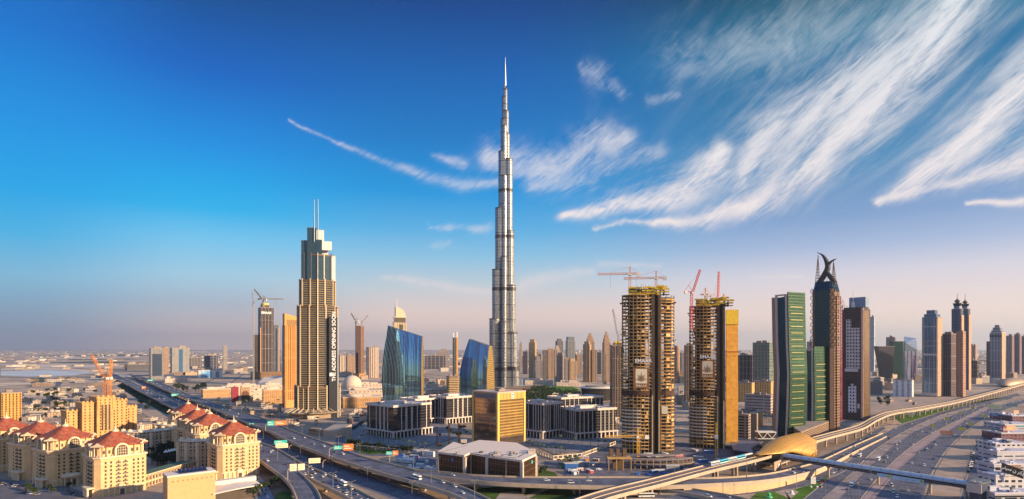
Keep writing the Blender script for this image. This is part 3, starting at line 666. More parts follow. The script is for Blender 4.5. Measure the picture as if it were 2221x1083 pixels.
# ================================================================= the great tiered spire tower
def spire_tower():
    loc, rz, s = place(1094, 850); T = thing('skyscraper', 'tallest silver stepped tower with needle spire rising at the centre of the skyline', 'skyscraper', loc, rz)
    gl = bpy.data.materials.new('silver_curtain_wall'); gl.use_nodes = True; t = NT(gl.node_tree)
    tcn = t.n('ShaderNodeTexCoord'); x, y, z = t.xyz(tcn.outputs['Object']); nx, ny, nz_ = t.xyz(tcn.outputs['Normal'])
    u = t.m('MULTIPLY', t.m('ARCTAN2', ny, nx), 9.0)
    ln = t.m('LESS_THAN', t.m('FRACT', t.m('DIVIDE', z, 7.2)), .22)
    ln2 = t.m('LESS_THAN', t.m('FRACT', t.m('DIVIDE', z, 36.0)), .06)
    vl = t.m('LESS_THAN', t.m('FRACT', t.m('MULTIPLY', u, .55)), .25)
    rnd = t.white(t.comb(t.m('FLOOR', t.m('MULTIPLY', u, .55)), t.m('FLOOR', t.m('DIVIDE', z, 3.6)), 0))
    col = t.mix(rnd, (.36, .36, .37, 1), (.18, .19, .21, 1))
    col = t.mix(t.m('MULTIPLY', ln, .6), col, (.08, .08, .09, 1)); col = t.mix(t.m('MULTIPLY', vl, .3), col, (.75, .75, .75, 1)); col = t.mix(ln2, col, (.1, .09, .09, 1))
    lowr = t.m('SUBTRACT', 1.0, t.smooth(z, 60.0, 330.0))
    b = t.n('ShaderNodeBsdfPrincipled'); t.put(b.inputs['Base Color'], col); b.inputs['Metallic'].default_value = .62
    t.put(b.inputs['Roughness'], t.mixf(vl, .24, .42))
    bp = t.n('ShaderNodeBump'); bp.inputs['Strength'].default_value = .25; bp.inputs['Distance'].default_value = .4
    t.put(bp.inputs['Height'], t.m('ADD', t.m('MULTIPLY', vl, .5), t.m('SUBTRACT', 1.0, ln))); t.put(b.inputs['Normal'], bp.outputs[0])
    t.t.links.new(b.outputs[0], t.n('ShaderNodeOutputMaterial').inputs[0])
    band = mat('mechanical_floor_louvre', (.07, .065, .07), .5, metal=.4)
    zz = lambda py: CH+(HY-py)*s
    # wings: (reach, half-width, top height) longest and lowest first, as they step back up the tower
    wings = {
        205: [(31, 13.5, zz(693)), (23.5, 12.5, zz(587)), (15, 11.5, zz(454)), (6, 10.5, zz(331)), (1.5, 8.5, zz(261)), (0, 6.6, zz(212))],
        335: [(30, 13, zz(796)), (26, 12.5, zz(722)), (22, 11.5, zz(621)), (17, 11, zz(504)), (14.5, 9.5, zz(348)), (7.5, 8.0, zz(293)), (6, 6.6, zz(243)), (3, 5, zz(195))],
        268: [(30, 12, zz(700)), (22, 11, zz(560)), (14, 10.5, zz(385)), (8, 9, zz(276)), (3, 6.5, zz(225))],
        90: [(30, 13, zz(740)), (22, 12, zz(560)), (12, 11, zz(430)), (5, 8, zz(300))]}
    for ang, L in wings.items():
        ca, sa = math.cos(R(ang)), math.sin(R(ang)); wt = .62 if ang == 268 else 1
        for (r_, hw, top) in L:
            hw *= wt if r_ else 1; pl = []
            for i in range(13):
                q = R(ang-90+180*i/12); pl.append((ca*r_*.86+hw*math.cos(q), sa*r_*.86+hw*math.sin(q)))
            pl += [(hw*math.cos(R(ang+90)), hw*math.sin(R(ang+90))), (hw*math.cos(R(ang-90)), hw*math.sin(R(ang-90)))]
            MB().prism(pl, 0, top).build('wing_tier', gl, T)
            sc_ = lambda k: [(x_+(x_-ca*r_*.43)*k, y_+(y_-sa*r_*.43)*k) for x_, y_ in pl]
            for zb in (zz(415), zz(515), zz(628), zz(800)):
                if zb+4 < top and hw > 6: MB().prism(sc_(.012), zb-4, zb+4).build('mechanical_band', band, T)
            MB().prism(sc_(.015), top-1.2, top+1.6).build('terrace_parapet', band, T)
    m = MB(); m.lathe([(7.5, 0), (7.5, zz(300)), (5.2, zz(280)), (5.0, zz(225)), (3.4, zz(215)), (3.3, zz(186))], 16); m.build('core', gl, T, True)
    m = MB(); m.lathe([(2.3, zz(186)), (1.7, zz(165)), (1.2, zz(150)), (.6, zz(135)), (.25, zz(124))], 10, 2.2, 0); m.build('spire', mat('spire_steel', (.6, .6, .62), .3, metal=.9), T)
    pod = facade('spire_tower_podium', lin('#9b7d68'), (.04, .035, .035, 1), 4, 3.5, .7, .6)
    for cx, cy, w_, d_, h in ((0, -30, 92, 34, 14), (-40, -8, 40, 40, 10), (42, -5, 44, 40, 16)): MB().cbox(cx, cy, 0, w_, d_, h).build('podium', pod, T)
spire_tower()
# ================================================================= ribbed hotel tower with twin masts
def ribbed_tower():
    loc, rz, s = place(689, 903); T = thing('skyscraper', 'cream ribbed tower with dark glass crown and two thin masts at left centre', 'skyscraper', loc, rz)
    zz = lambda py: CH+(HY-py)*s
    gl = facade('ribbed_tower_balconies', lin('#9a8260'), (.02, .03, .045, 1), 3.5, 2.6, .95, .74, grough=.08, gmetal=.2, vary=.3)
    crown = glassmat('ribbed_tower_crown_glass', (.05, .11, .16), .09, .6, (.03, .04, .05), 3.6, 1.9, .12, wav=.015, hl=.12)
    rib = mat('cream_rib', lin('#cfb994'), .55, var=.04); wpan = mat('white_panel', (.66, .66, .66), .45, var=.05)
    tiers = [(84, zz(840), 0, zz(667), gl), (74, zz(667), 0, zz(611), gl)]
    def plan(w_px, k=1.0):
        W_ = w_px*s*k; return [(-W_*.5, -W_*.12), (-W_*.42, -W_*.30), (-W_*.2, -W_*.37), (0, -W_*.42), (W_*.2, -W_*.37), (W_*.42, -W_*.30), (W_*.5, -W_*.12), (W_*.5, W_*.3), (W_*.3, W_*.42), (-W_*.3, W_*.42), (-W_*.5, W_*.3)]
    for w_, z0, z1, m_ in ((92, 0, zz(838), gl), (82, zz(838), zz(667), gl), (73, zz(667), zz(611), gl), (64, zz(611), zz(556), crown)):
        P = plan(w_); MB().prism(P, z0, z1).build('shaft', m_, T)
        for i in range(len(P)):
            x0, y0 = P[i]; x1, y1 = P[(i+1) % len(P)]; L = math.hypot(x1-x0, y1-y0); n = max(1, round(L/10))
            for j in range(n):
                x, y = x0+(x1-x0)*j/n, y0+(y1-y0)*j/n
                MB().cbox(x*1.012, y*1.012, z0, 1.5 if j == 0 else .7, 1.5 if j == 0 else .9, z1-z0+(2.5 if j == 0 else 1), math.atan2(y1-y0, x1-x0)).build('rib', rib if m_ is gl else steel, T)
        MB().prism([(x*1.03, y*1.03) for x, y in P], z1-1.4, z1+.6).build('ledge', mat('bronze_ledge', lin('#6b4f38'), .6), T)
    # dark crown slabs of unequal height with white back panels
    for cx, cy, w_, d_, z1, m_ in ((-15, -4, 12, 20, zz(527), crown), (-7, -8, 14, 20, zz(500), crown), (2, -9, 8, 18, zz(525), crown), (9, -6, 14, 18, zz(557), crown), (17, 0, 12, 22, zz(557), wpan), (7, 4, 15, 16, zz(526), wpan), (-1, 6, 22, 12, zz(500), wpan), (15, -2, 5, 20, zz(575), crown)):
        MB().cbox(cx*1.25, cy, zz(611), w_, d_, z1-zz(611)).build('crown_block', m_, T)
        MB().cbox(cx*1.25, cy, z1, w_+.5, d_+.5, .8).build('crown_cap', m_ if m_ is wpan else steel, T)
    MB().cbox(14, -11, zz(545), 15, 5, (545-526)*s).build('crown_block', wpan, T)
    for x, top in ((-5.2, 440), (0.6, 437)):
        MB().lathe([(.95, zz(530)), (.8, zz(480)), (.55, zz(top))], 8, x, -19 if x < 0 else -16).build('mast', mat('mast_steel', (.08, .10, .13), .4, metal=.5), T)
    # dark right-hand blade with the vertical banner lettering
    MB().cbox(23.5, -22, 0, 13, 12, zz(690), 0).build('dark_flank', mat('dark_flank_panel', (.05, .05, .055), .35), T)
    MB().cbox(30.6, -21, 0, 1.0, 13, zz(690), 0).build('flank_edge', wpan, T)
    text('banner_lettering', 'THE ADDRESS OPENING SOON', 7.8, mat('lettering_white', (.85, .85, .85), .5, var=0), T, (24.5, -28.2, zz(752)), (R(90), R(-90), 0), .08, bold=.14)
    MB().cbox(20.0, -28.1, zz(815), 4.2, .3, 5.5).build('banner_emblem', mat('lettering_white', (.85, .85, .85)), T)
    # podium: round canopy ring on fins
    pw = mat('podium_stone', lin('#9a8672'), .8)
    m = MB(); m.lathe([(36, 0), (36, 6), (38, 6.3), (46, 8.2), (46, 9.4), (36, 10.5), (30, 13)], 40, -6, -8, sy=.8); m.build('podium_canopy', pw, T)
    for k in range(10):
        a = R(195+k*15); MB().bar((-6+30*math.cos(a), -8+25*math.sin(a), 16), (-6+45*math.cos(a), -8+36*math.sin(a), 9.5), .6).build('canopy_strut', rib, T)
ribbed_tower()
# ================================================================= blue glass sail-shaped office blocks
def sail(name, label, px, base, lw, rw, zl, zr, lean, mglass, mside, bulge, rz):
    """curved glass front between a high left and a lower right corner; the ends taper toward the sloping top"""
    loc, rz_, s = place(px, base, rz=rz); T = thing(name, label, 'office block', loc, rz_, 'blue glass sail-shaped offices')
    N, K = 26, 14; W_ = lw; D = rw
    def X(u, t): return -W_/2+u*W_+lean[0]*(t**2.2)*(1-u)-lean[1]*math.sin(math.pi*min(1, t*1.15))*(1-u)
    def pt(u, t, back=0):
        z = t*(zl+(zr-zl)*u); y = -bulge*math.sin(math.pi*(.12+.88*u)*.55)-4*math.sin(math.pi*min(1, t))
        y += lean[2]*t**2
        if back: y = D*(1-.35*t**2)-lean[2]*0
        return (X(u, t), y, z)
    m = MB(); fr = [[pt(i/N, k/K) for i in range(N+1)] for k in range(K+1)]
    V_ = [p for r_ in fr for p in r_]; m.add(V_, [(k*(N+1)+i, k*(N+1)+i+1, (k+1)*(N+1)+i+1, (k+1)*(N+1)+i) for k in range(K) for i in range(N)])
    m.build('glass_front', mglass, T, True)
    for i in range(0, N+1):
        q = MB()
        A = [pt(i/N, k/K) for k in range(K+1)]; nrm = .7
        q.strip([(p[0]-.14, p[1]-nrm, p[2]) for p in A], [(p[0]+.14, p[1]-nrm, p[2]) for p in A]); q.strip([(p[0]-.14, p[1]-nrm, p[2]) for p in A], [(p[0]-.14, p[1]+.1, p[2]) for p in A]); q.strip([(p[0]+.14, p[1]-nrm, p[2]) for p in A], [(p[0]+.14, p[1]+.1, p[2]) for p in A])
        q.build('fin', mat('silver_fin', (.42, .46, .5), .35, metal=.6), T)
    for u, nm in ((1, 'right_side'), (0, 'left_side')):
        m = MB(); m.strip([pt(u, k/K) for k in range(K+1)], [pt(u, k/K, 1) for k in range(K+1)]); m.build('side_wall', mside, T)
    m = MB(); m.strip([pt(0, k/K, 1) for k in range(K+1)], [pt(1, k/K, 1) for k in range(K+1)]); m.build('rear_wall', mglass, T)
    m = MB(); m.strip([pt(i/N, 1) for i in range(N+1)], [pt(i/N, 1, 1) for i in range(N+1)]); m.build('sloping_roof', steel, T)
    for bk in (0, 1):
        A = [pt(1, k/K, bk) for k in range(K+1)]; q = MB()
        for k in range(K): q.bar(A[k], A[k+1], .75)
        q.build('edge_frame', mat('edge_frame_metal', lin('#8d8a80'), .4, metal=.5), T)
    q = MB()
    for i in range(N): q.bar(pt(i/N, 1), pt((i+1)/N, 1), .6)
    q.build('edge_frame', mat('edge_frame_metal', lin('#8d8a80')), T)
    return T
blue = glassmat('blue_reflective_glass', (.10, .30, .52), .035, .95, (.02, .03, .05), 4.2, 1.55, .05, wav=.03, hl=.05, cols=.55)
goldside = facade('gold_sun_tint_side', lin('#a98a4a'), (.05, .04, .03, 1), 4.2, 3.4, .62, .45, gmetal=.4, metal=.25)  # golden sunlight is put into the side wall colour
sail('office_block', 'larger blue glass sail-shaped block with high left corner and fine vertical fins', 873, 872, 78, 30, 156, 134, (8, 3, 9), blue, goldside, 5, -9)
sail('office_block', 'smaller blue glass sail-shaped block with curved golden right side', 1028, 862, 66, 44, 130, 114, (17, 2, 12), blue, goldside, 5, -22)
# ================================================================= gold and bronze office tower with stepped podium
def bank_tower():
    Y = 627; loc, rz, s = place(1080, Y=Y, rz=0); rz = R(44); loc = (XY(1081, 633), 652, 0)
    T = thing('office_tower', 'square bronze glass office tower with gold frame standing on a pale podium', 'office tower', loc, rz)
    fr = mat('gold_stone_frame', lin('#d7b25a'), .5, var=.05); W_ = 41; H = 63; PB = 22
    g1 = glassmat('bronze_mirror_glass', (.30, .22, .19), .06, .8, (.10, .07, .06), 3.9, 2.2, .06, wav=.03, hl=.08)
    g2 = facade('gold_grid_windows', lin('#b08a48'), (.06, .045, .035, 1), 3.1, 1.75, .68, .6, gmetal=.5, grough=.15, metal=.2, vary=.4)
    # core faces: local -x face looks left-front, local -y face looks right-front
    MB().box(-W_/2+.8, W_/2-.8, -W_/2+.8, W_/2-.8, 8, H-1).build('core', g1, T)
    MB().box(-W_/2+3, W_/2-3, -W_/2+.45, -W_/2+.8, 16, H-8).build('window_grid', g2, T)
    m = MB()
    for x in (-1, 1):
        for y in (-1, 1): MB().cbox(x*(W_/2-1.2), y*(W_/2-1.2), 8, 2.6, 2.6, H-8).build('corner_pier', fr, T)
    MB().prism(rect(W_+.6, W_+.6), H-.6, H+.9).build('roof', mat('podium_roof', lin('#c3a999'), .85, var=.06), T)
    MB().box(-W_/2-.02, -W_/2+.6, -W_/2+2.4, W_/2-2.4, H-7, H-.7).build('sign_band', mat('bronze_band', lin('#94745c'), .5), T)
    MB().box(-W_/2+2.4, W_/2-2.4, -W_/2-.02, -W_/2+.6, H-7.5, H-.7).build('sign_band', fr, T)
    rb = mat('bronze_groove', lin('#7d5c24'), .6)
    for i in range(17): MB().box(-W_/2+4+i*2.05, -W_/2+4.5+i*2.05, -W_/2-.25, -W_/2-.03, H-7.5, H-.9).build('groove', rb, T)
    sb = mat('sign_blue', (.02, .14, .38), .4, var=0); sg = mat('sign_green', (.05, .45, .40), .4, var=0)
    text('lettering', 'Standard Chartered', 3.3, sb, T, (-W_/2-.2, 1.5, H-3.8), (R(90), 0, R(-90)), .06, bold=.05)
    def logo(loc_, rot, k=1.0, plate=True):
        L = thing('logo', None, None, loc_, 0); L.parent = T; L.rotation_euler = rot
        if plate: MB().box(-2.2*k, 2.2*k, 0, .25, -3*k, 3*k).build('plate', mat('logo_plate', lin('#cfd6cf'), .5), L)
        for q, mm in ((0, sb), (math.pi, sg)):
            b = MB(); P = []
            for i in range(13):
                a = R(-30+240*i/12)+q; P.append(Vector((math.cos(a)*.95*k, -.12, math.sin(a)*.95*k+(.95*k if q == 0 else -.95*k)))) 
            for i in range(12): b.bar(P[i], P[i+1], .38*k)
            b.build('swirl', mm, L)
    logo((-W_/2-.2, -W_/2+7.2, H-3.8), (0, 0, R(-90)), .85, False)
    logo((1.0, -W_/2-.35, H-4), (0, 0, 0))
    plant(T, W_, W_, H+.9, 3, seed=4)
    # podium: angular footprint given in world metres, top at 24 m
    PT = thing('podium_building', 'pale flat-roofed podium with bronze ribbed glass wrapping the foot of the gold office tower', 'podium', (0, 0, 0))
    PH = 21.5
    pp = [(950, 981), (1008, 989), (1021, 983), (1057, 990), (1132, 1000), (1162, 986), (1145, 974), (1120, 962), (1040, 956), (1005, 966), (985, 960)]
    P = [G(x, y, PH) for x, y in pp]; pl = [(p.x, p.y) for p in P]
    rr = mat('bronze_podium_glass', (.10, .065, .055), .12, metal=.5, var=.1)
    MB().prism(pl, 0, PH-.8).build('wall', rr, PT); 
    cxp = sum(p[0] for p in pl)/len(pl); cyp = sum(p[1] for p in pl)/len(pl)
    MB().prism([(x+(x-cxp)*.012, y+(y-cyp)*.012) for x, y in pl], PH-1.0, PH+.6).build('roof', mat('podium_roof_white', lin('#d9c6ba'), .8, var=.04), PT)
    for i in range(6):
        (x0, y0), (x1, y1) = pl[i], pl[(i+1) % len(pl)]
        a = math.atan2(y1-y0, x1-x0); L = math.hypot(x1-x0, y1-y0)
        MB().cbox(x0, y0-.2, 0, 2.4, 2.4, PH-1.02, a).build('corner_pier', mat('pale_stone_pier', lin('#cdbcae'), .7), PT)
        n = int(L/1.7)
        for j in range(1, n):
            t = j/n; MB().cbox(x0+(x1-x0)*t, y0+(y1-y0)*t-.3, 0, .3, .7, PH-1.03, a).build('fin', mat('bronze_fin', lin('#8a6b52'), .45, metal=.3), PT)
        for zf in (6, 11, 16): MB().cbox((x0+x1)/2, (y0+y1)/2-.05, zf, L, .35, .5, a).build('floor_line', mat('bronze_fin', lin('#8a6b52')), PT)
    for x, y in ((1006, 960), (1155, 981), (1152, 985)):
        q = G(x, y, PH); MB().cbox(q.x, q.y, PH, 5, 4, 2.8).build('roof_plant', mat('pale_stone_pier', lin('#cdbcae')), PT)
    rq = random.Random(6)
    for k in range(16):
        q = G(rq.uniform(985, 1140), rq.uniform(982, 992), PH); MB().cbox(q.x, q.y, PH+.6, rq.uniform(1, 4), rq.uniform(1, 3), rq.uniform(.5, 1.4), .5).build('roof_plant', rq.choice([steel, roofm, dark]), PT)
    for (x0, y0, x1, y1) in ((960, 982, 1015, 968), (1030, 988, 1120, 996), (1125, 994, 1150, 980)):
        MB().bar(G(x0, y0, PH)+Vector((0, 0, .9)), G(x1, y1, PH)+Vector((0, 0, .9)), .22).build('roof_duct', steel, PT)
    for (x, y), mm in (((984, 993), sb), ((1155, 1000), sg)):
        q = G(x, 1015, 0); 
        a, b = (pl[0], pl[1]) if x < 1000 else (pl[4], pl[5]); t = .56 if x < 1000 else .7
        qx, qy = a[0]+(b[0]-a[0])*t, a[1]+(b[1]-a[1])*t
        MB().lathe([(0, 0), (1.5, 0), (1.5, .3), (0, .3)], 12).build('logo_disc', mm, PT, loc=(qx, qy-.9, PH-4.5)).rotation_euler = (R(90), 0, math.atan2(b[1]-a[1], b[0]-a[0]))
bank_tower()
# ================================================================= dark glass offices with white piers
def dark_office(label, px, base, W_, D, H, rz, seed=0, holes=True, strips=False):
    loc, rz_, s = place(px, base, rz=rz); T = thing('office_building', label, 'office', loc, rz_, 'low dark glass offices with white piers')
    wp = mat('white_stone', lin('#cbbcb4'), .7, var=.05)
    MB().prism(rect(W_-4, D-4), 0, H-1.2).build('glass_core', darkglass, T)
    zp = H*.2
    MB().prism(rect(W_+1.5, D+1.5), zp, zp+1.4).build('ledge', wp, T)
    MB().prism(rect(W_-1.2, D-1.2), H-1.2, H+.4).build('roof', wp, T)
    for (x0, x1, y0, y1) in ((-W_/2+.6, W_/2-.6, -D/2+.6, -D/2+1.0), (-W_/2+.6, W_/2-.6, D/2-1.0, D/2-.6), (-W_/2+.6, -W_/2+1.0, -D/2+1.02, D/2-1.02), (W_/2-1.0, W_/2-.6, -D/2+1.02, D/2-1.02)):
        MB().box(x0, x1, y0, y1, H+.4, H+1.6).build('parapet', wp, T)
    def side(L, fx):
        n = int(L/5.5)
        for i in range(n+1):                                      # colonnade at the foot
            t = -L/2+i*L/n; fx(t, 1.5, 0, zp, .8, 'column')
        ks = (.22, .34, .48, .62, .86) if not strips else tuple(.1+.1*i for i in range(9) if i != 4)
        for k in ks:
            t = -L/2+L*k
            if not strips and k in (.34, .48) and holes:          # ladder-like double piers
                fx(t-.9, .7, zp+1.4, H-1.2, 0, 'pier'); fx(t+.9, .7, zp+1.4, H-1.2, 0, 'pier')
                for j in range(7):
                    z = zp+2+j*(H-zp-4)/7; fx(t, 1.1, z, z+1.6, 0, 'rung')
            else: fx(t, 1.0 if not strips else .85, zp+1.4, H-1.2, 0, 'pier')
        for j in range(8):                                        # floor lines
            z = zp+2.2+j*(H-zp-4)/8; fx(0, L-4.4, z, z+.35, -.35, 'floor_line')
    def fr_(t, w_, z0, z1, o, nm): MB().box(t-w_/2, t+w_/2, -D/2+1.1-o, -D/2+1.99-o, z0, z1).build(nm, wp if nm != 'floor_line' else dark, T)
    def lf(t, w_, z0, z1, o, nm): MB().box(-W_/2+1.1-o, -W_/2+1.99-o, t-w_/2, t+w_/2, z0, z1).build(nm, wp if nm != 'floor_line' else dark, T)
    def rt(t, w_, z0, z1, o, nm): MB().box(W_/2-1.99+o, W_/2-1.1+o, t-w_/2, t+w_/2, z0, z1).build(nm, wp if nm != 'floor_line' else dark, T)
    side(W_, fr_); side(D, lf if rz > 0 else rt)
    MB().cbox(-W_*.05, D*.05, H+.4, W_*.34, D*.3, 3.4).build('roof_house', wp, T)
    rq = random.Random(seed)
    for k in range(14): MB().cbox(rq.uniform(-.42, .42)*W_, rq.uniform(-.42, .42)*D, H+.4, rq.uniform(1, 4), rq.uniform(1, 3), rq.uniform(.6, 1.8), rq.choice([0, .5])).build('roof_plant', rq.choice([steel, roofm, wp, dark]), T)
    for k in range(4): MB().cbox(-W_*.3+k*W_*.2, D*.3, H+.4, 2.5, 2.5, 1.6).build('roof_plant', roofm, T)
    # pergola frame over the roof edge
    q = MB()
    for i in range(9): q.cbox(-W_/2+2+i*(W_-4)/8, -D/2+2.2, H+1.6, .5, 3.5, .4)
    return T
dark_office('dark glass office with white ladder piers, nearest left of the gold office tower', 865, 942, 62, 58, 39, 38, 1)
dark_office('dark glass office joined behind the nearest one, left of the smaller blue sail block', 918, 917, 60, 40, 36, 38, 2)
dark_office('dark glass office with white ladder piers directly left of the gold office tower', 985, 914, 62, 50, 38, 35, 3)
dark_office('dark glass office with close white piers just right of the gold office tower', 1172, 946, 36, 44, 42, 45, 4, strips=True)
dark_office('widest dark glass office with close white piers, nearest the construction yard', 1274, 946, 60, 44, 35, 33, 5, strips=True)
dark_office('dark glass office half hidden behind the two with close white piers', 1248, 910, 78, 44, 35, 33, 6, strips=True)
# ================================================================= red-roofed apartment blocks at lower left
def arch_pts(w, h, n=12, z0=0):
    return [(-w/2, z0)]+[(-w/2*math.cos(math.pi*i/n), z0+h-w/2+w/2*math.sin(math.pi*i/n)) for i in range(n+1)]+[(w/2, z0)]
def red_block():
    W_, D, H = 34, 30, 37; ZT = H-9
    T = thing('apartment_block', 'x', 'apartment block', (0, 0, 0), 0, 'cream apartment blocks with red roofs')
    pl = [(-W_/2+4, -D/2), (W_/2, -D/2), (W_/2, D/2), (-W_/2, D/2), (-W_/2, -D/2+4)]
    pl = [(-W_/2+3.5, -D/2), (W_/2-1.5, -D/2), (W_/2, -D/2+1.5), (W_/2, D/2), (-W_/2, D/2), (-W_/2, -D/2+3.5)]
    inset = lambda k: [(x*k, y*k) for x, y in pl]
    MB().prism(pl, 0, ZT).build('wall', cream, T)
    MB().prism(inset(1.005), 5.2, 5.8).build('string_course', creamp, T); MB().prism(inset(1.05), ZT, ZT+1.2).build('cornice', creamp, T)
    MB().prism(inset(1.012), ZT-4.0, ZT-3.5).build('string_course', creamp, T)
    MB().prism(inset(.86), ZT+1.2, H-.6).build('penthouse', cream, T)
    # penthouse windows and columns
    wm_ = MB().box(-.62, .62, -.12, .12, 0, 1.7); wm_.m = 1; wm_.box(-.75, .75, -.05, .1, -.15, 0); wme = wm_.mesh('window', [winm, creamp])
    bm_ = MB().box(-1.5, 1.5, -.9, .1, 0, .25); bm_.m = 1; bm_.box(-1.5, 1.5, -.95, -.85, .25, 1.15).box(-1.5, -1.4, -.85, .1, .25, 1.15).box(1.4, 1.5, -.85, .1, .25, 1.15); bme = bm_.mesh('balcony', [creamp, mat('dark_railing', (.06, .05, .05), .5)])
    fl = [6.6+k*(ZT-8)/7 for k in range(7)]
    n = 0
    for z in fl:
        for x in (-10.5, -7, 8, 11, 14.2): inst(wme, 'window', T, (x, -D/2-.06, z))
        for x in (-2.2, 2.4): inst(wme, 'window', T, (x, -D/2-.06, z)); inst(bme, 'balcony', T, (x, -D/2-.1, z-.35))
        for y in (-6, 0, 6): inst(wme, 'window', T, (-W_/2-.06, y, z), R(-90)); 
        for y in (-4, 6): inst(wme, 'window', T, (W_/2+.06, y, z), R(90))
        inst(bme, 'balcony', T, (-W_/2-.1, 0, z-.35), R(-90)); inst(bme, 'balcony', T, (-W_/2-.1, -6, z-.35), R(-90))
    for x in (-11, -7.5, 7.5, 11): inst(wme, 'window', T, (x, -D/2*.86-.08, ZT+3), 0, (1.1, 1, 1.5))
    for y in (-8, 8): inst(wme, 'window', T, (-W_/2*.86-.08, y, ZT+3), R(-90), (1.1, 1, 1.5)); inst(wme, 'window', T, (W_/2*.86+.08, y, ZT+3), R(90), (1.1, 1, 1.5))
    for x in (-14, -9.2, 9.2, 14): MB().lathe([(.35, ZT+1.2), (.35, H-.8)], 8, x, -D/2+.4).build('column', creamp, T)
    for y in (-11, 0, 11): MB().lathe([(.35, ZT+1.2), (.35, H-.8)], 8, -W_/2+.4, y).build('column', creamp, T)
    # hipped roof, ridge swelling up to a cap
    q = MB(); e = inset(1.03); k1 = [(x*.55, y*.55) for x, y in pl]; k2 = [(x*.14, y*.14) for x, y in pl]
    q.prism(e, H-.6, H); q.prism(e, H, H+4.2, k1, False); q.prism(k1, H+4.2, H+9.0, k2)
    rf = q.build('roof', redroof, T)
    m = MB().lathe([(2.6, H+8.2), (2.8, H+9.2), (2.0, H+10), (1.2, H+10.4), (.5, H+11), (.3, H+12.5), (.1, H+15)], 12); m.build('finial', creamp, rf)
    # big arched windows breaking the eaves, on each side
    for a, off in ((0, D/2), (-90, W_/2), (90, W_/2)):
        A = thing('arched_bay', None, None, (0, 0, 0)); A.parent = T; A.rotation_euler[2] = R(a)
        outer = arch_pts(9.6, 9.4, 12, ZT+1); inner = arch_pts(7.2, 8.2, 12, ZT+1); m = MB()
        for y0, y1 in ((-off-1.0, -off+5),):
            m.strip([(x, y0, z) for x, z in outer], [(x, y0, z) for x, z in inner]); m.strip([(x, y0, z) for x, z in outer], [(x, y1, z) for x, z in outer]); m.strip([(x, y0, z) for x, z in inner], [(x, y1, z) for x, z in inner])
        m.build('arch', creamp, A)
        g_ = MB(); pts = [(x, -off-.2, z) for x, z in inner]; g_.add(pts, [tuple(range(len(pts)))]); g_.build('arch_glazing', winm, A)
        b = MB()
        for x in (-2.4, -.8, .8, 2.4): b.box(x-.1, x+.1, -off-.42, -off-.22, ZT+1, ZT+8)
        for z in (ZT+3, ZT+5, ZT+7): b.box(-3.4, 3.4, -off-.44, -off-.24, z, z+.2)
        b.build('glazing_bar', creamp, A)
    ra = random.Random(9)
    for k in range(12):
        x = ra.uniform(-W_/2+1, W_/2-1); MB().cbox(x, -D/2+1.1, ZT+1.2, ra.uniform(.6, 1.3), .8, ra.uniform(.6, 1.1)).build('air_conditioner', ra.choice([steel, white, creamp]), T)
    # curved corner gables
    for sx, sy in ((-1, -1), (1, -1), (-1, 1), (1, 1)):
        g_ = MB(); c = Vector((sx*W_/2*.98, sy*D/2*.98, 0)); dr = Vector((sx, sy, 0)).normalized(); tn = Vector((-dr.y, dr.x, 0))
        pr = [(-4.6, H-.4), (-4.4, H+.6), (-2.2, H+1.0), (0, H+2.6), (2.2, H+1.0), (4.4, H+.6), (4.6, H-.4)]
        P = [tuple(c-dr*1.2+tn*a_+Vector((0, 0, z))) for a_, z in pr]; P2 = [tuple(Vector(p)-dr*1.0) for p in P]; nn = len(P)
        g_.add(P+P2, [tuple(range(nn)), tuple(range(2*nn-1, nn-1, -1))]+[(i, i+1, nn+i+1, nn+i) for i in range(nn-1)]); g_.build('corner_gable', creamp, T)
    # foot: pale plinth arcade and door portal
    for i in range(8):
        x = -W_/2+4.5+i*(W_-8)/7; MB().box(x-.5, x+.5, -D/2-.9, -D/2-.01, 0, 5.2).build('pilaster', creamp, T)
    for i in range(5):
        y = -D/2+4+i*(D-6)/4; MB().box(-W_/2-.9, -W_/2-.01, y-.5, y+.5, 0, 5.2).build('pilaster', creamp, T)
    MB().box(-2.2, 2.2, -D/2-1.2, -D/2-.02, 0, 7.2).build('portal', creamp, T)
    MB().box(-1.4, 1.4, -D/2-1.3, -D/2-1.21, 0, 4.2).build('door', winm, T)
    for i in range(4): MB().lathe([(.8, 0), (.7, 6), (1, 6.4)], 10, -W_/2-4, -D/2+3+i*3).build('column', creamp, T)
    MB().box(-W_/2-5, -W_/2-.02, -D/2+1.5, -D/2+13.5, 6.4, 7.4).build('porch_roof', creamp, T)
    return T
proto = red_block(); used = False
for px, Y, rz, lab in ((250, 462, 16, 'nearest cream block with red roof, standing alone in the bottom left foreground'), (142, 492, 22, 'red roofed block second from the bottom left, overlapping a darker one behind'),
        (88, 520, 24, 'red roofed block mostly in shade, third along the lower left row'), (14, 548, 20, 'red roofed block cut off by the left edge'),
        (507, 520, 18, 'red roofed block nearest the flyover, tallest looking of its cluster'), (455, 585, 18, 'red roofed block directly behind the one nearest the flyover'),
        (428, 622, 20, 'red roofed block squeezed between two others of the flyover cluster'), (408, 690, 18, 'farthest red roofed block, at the end of the flyover cluster')):
    o = proto if not used else copy_tree(proto); used = True
    o.location = (XY(px, Y), Y, 0); o.rotation_euler[2] = -math.atan2(XY(px, Y), Y)+R(rz); o['label'] = lab
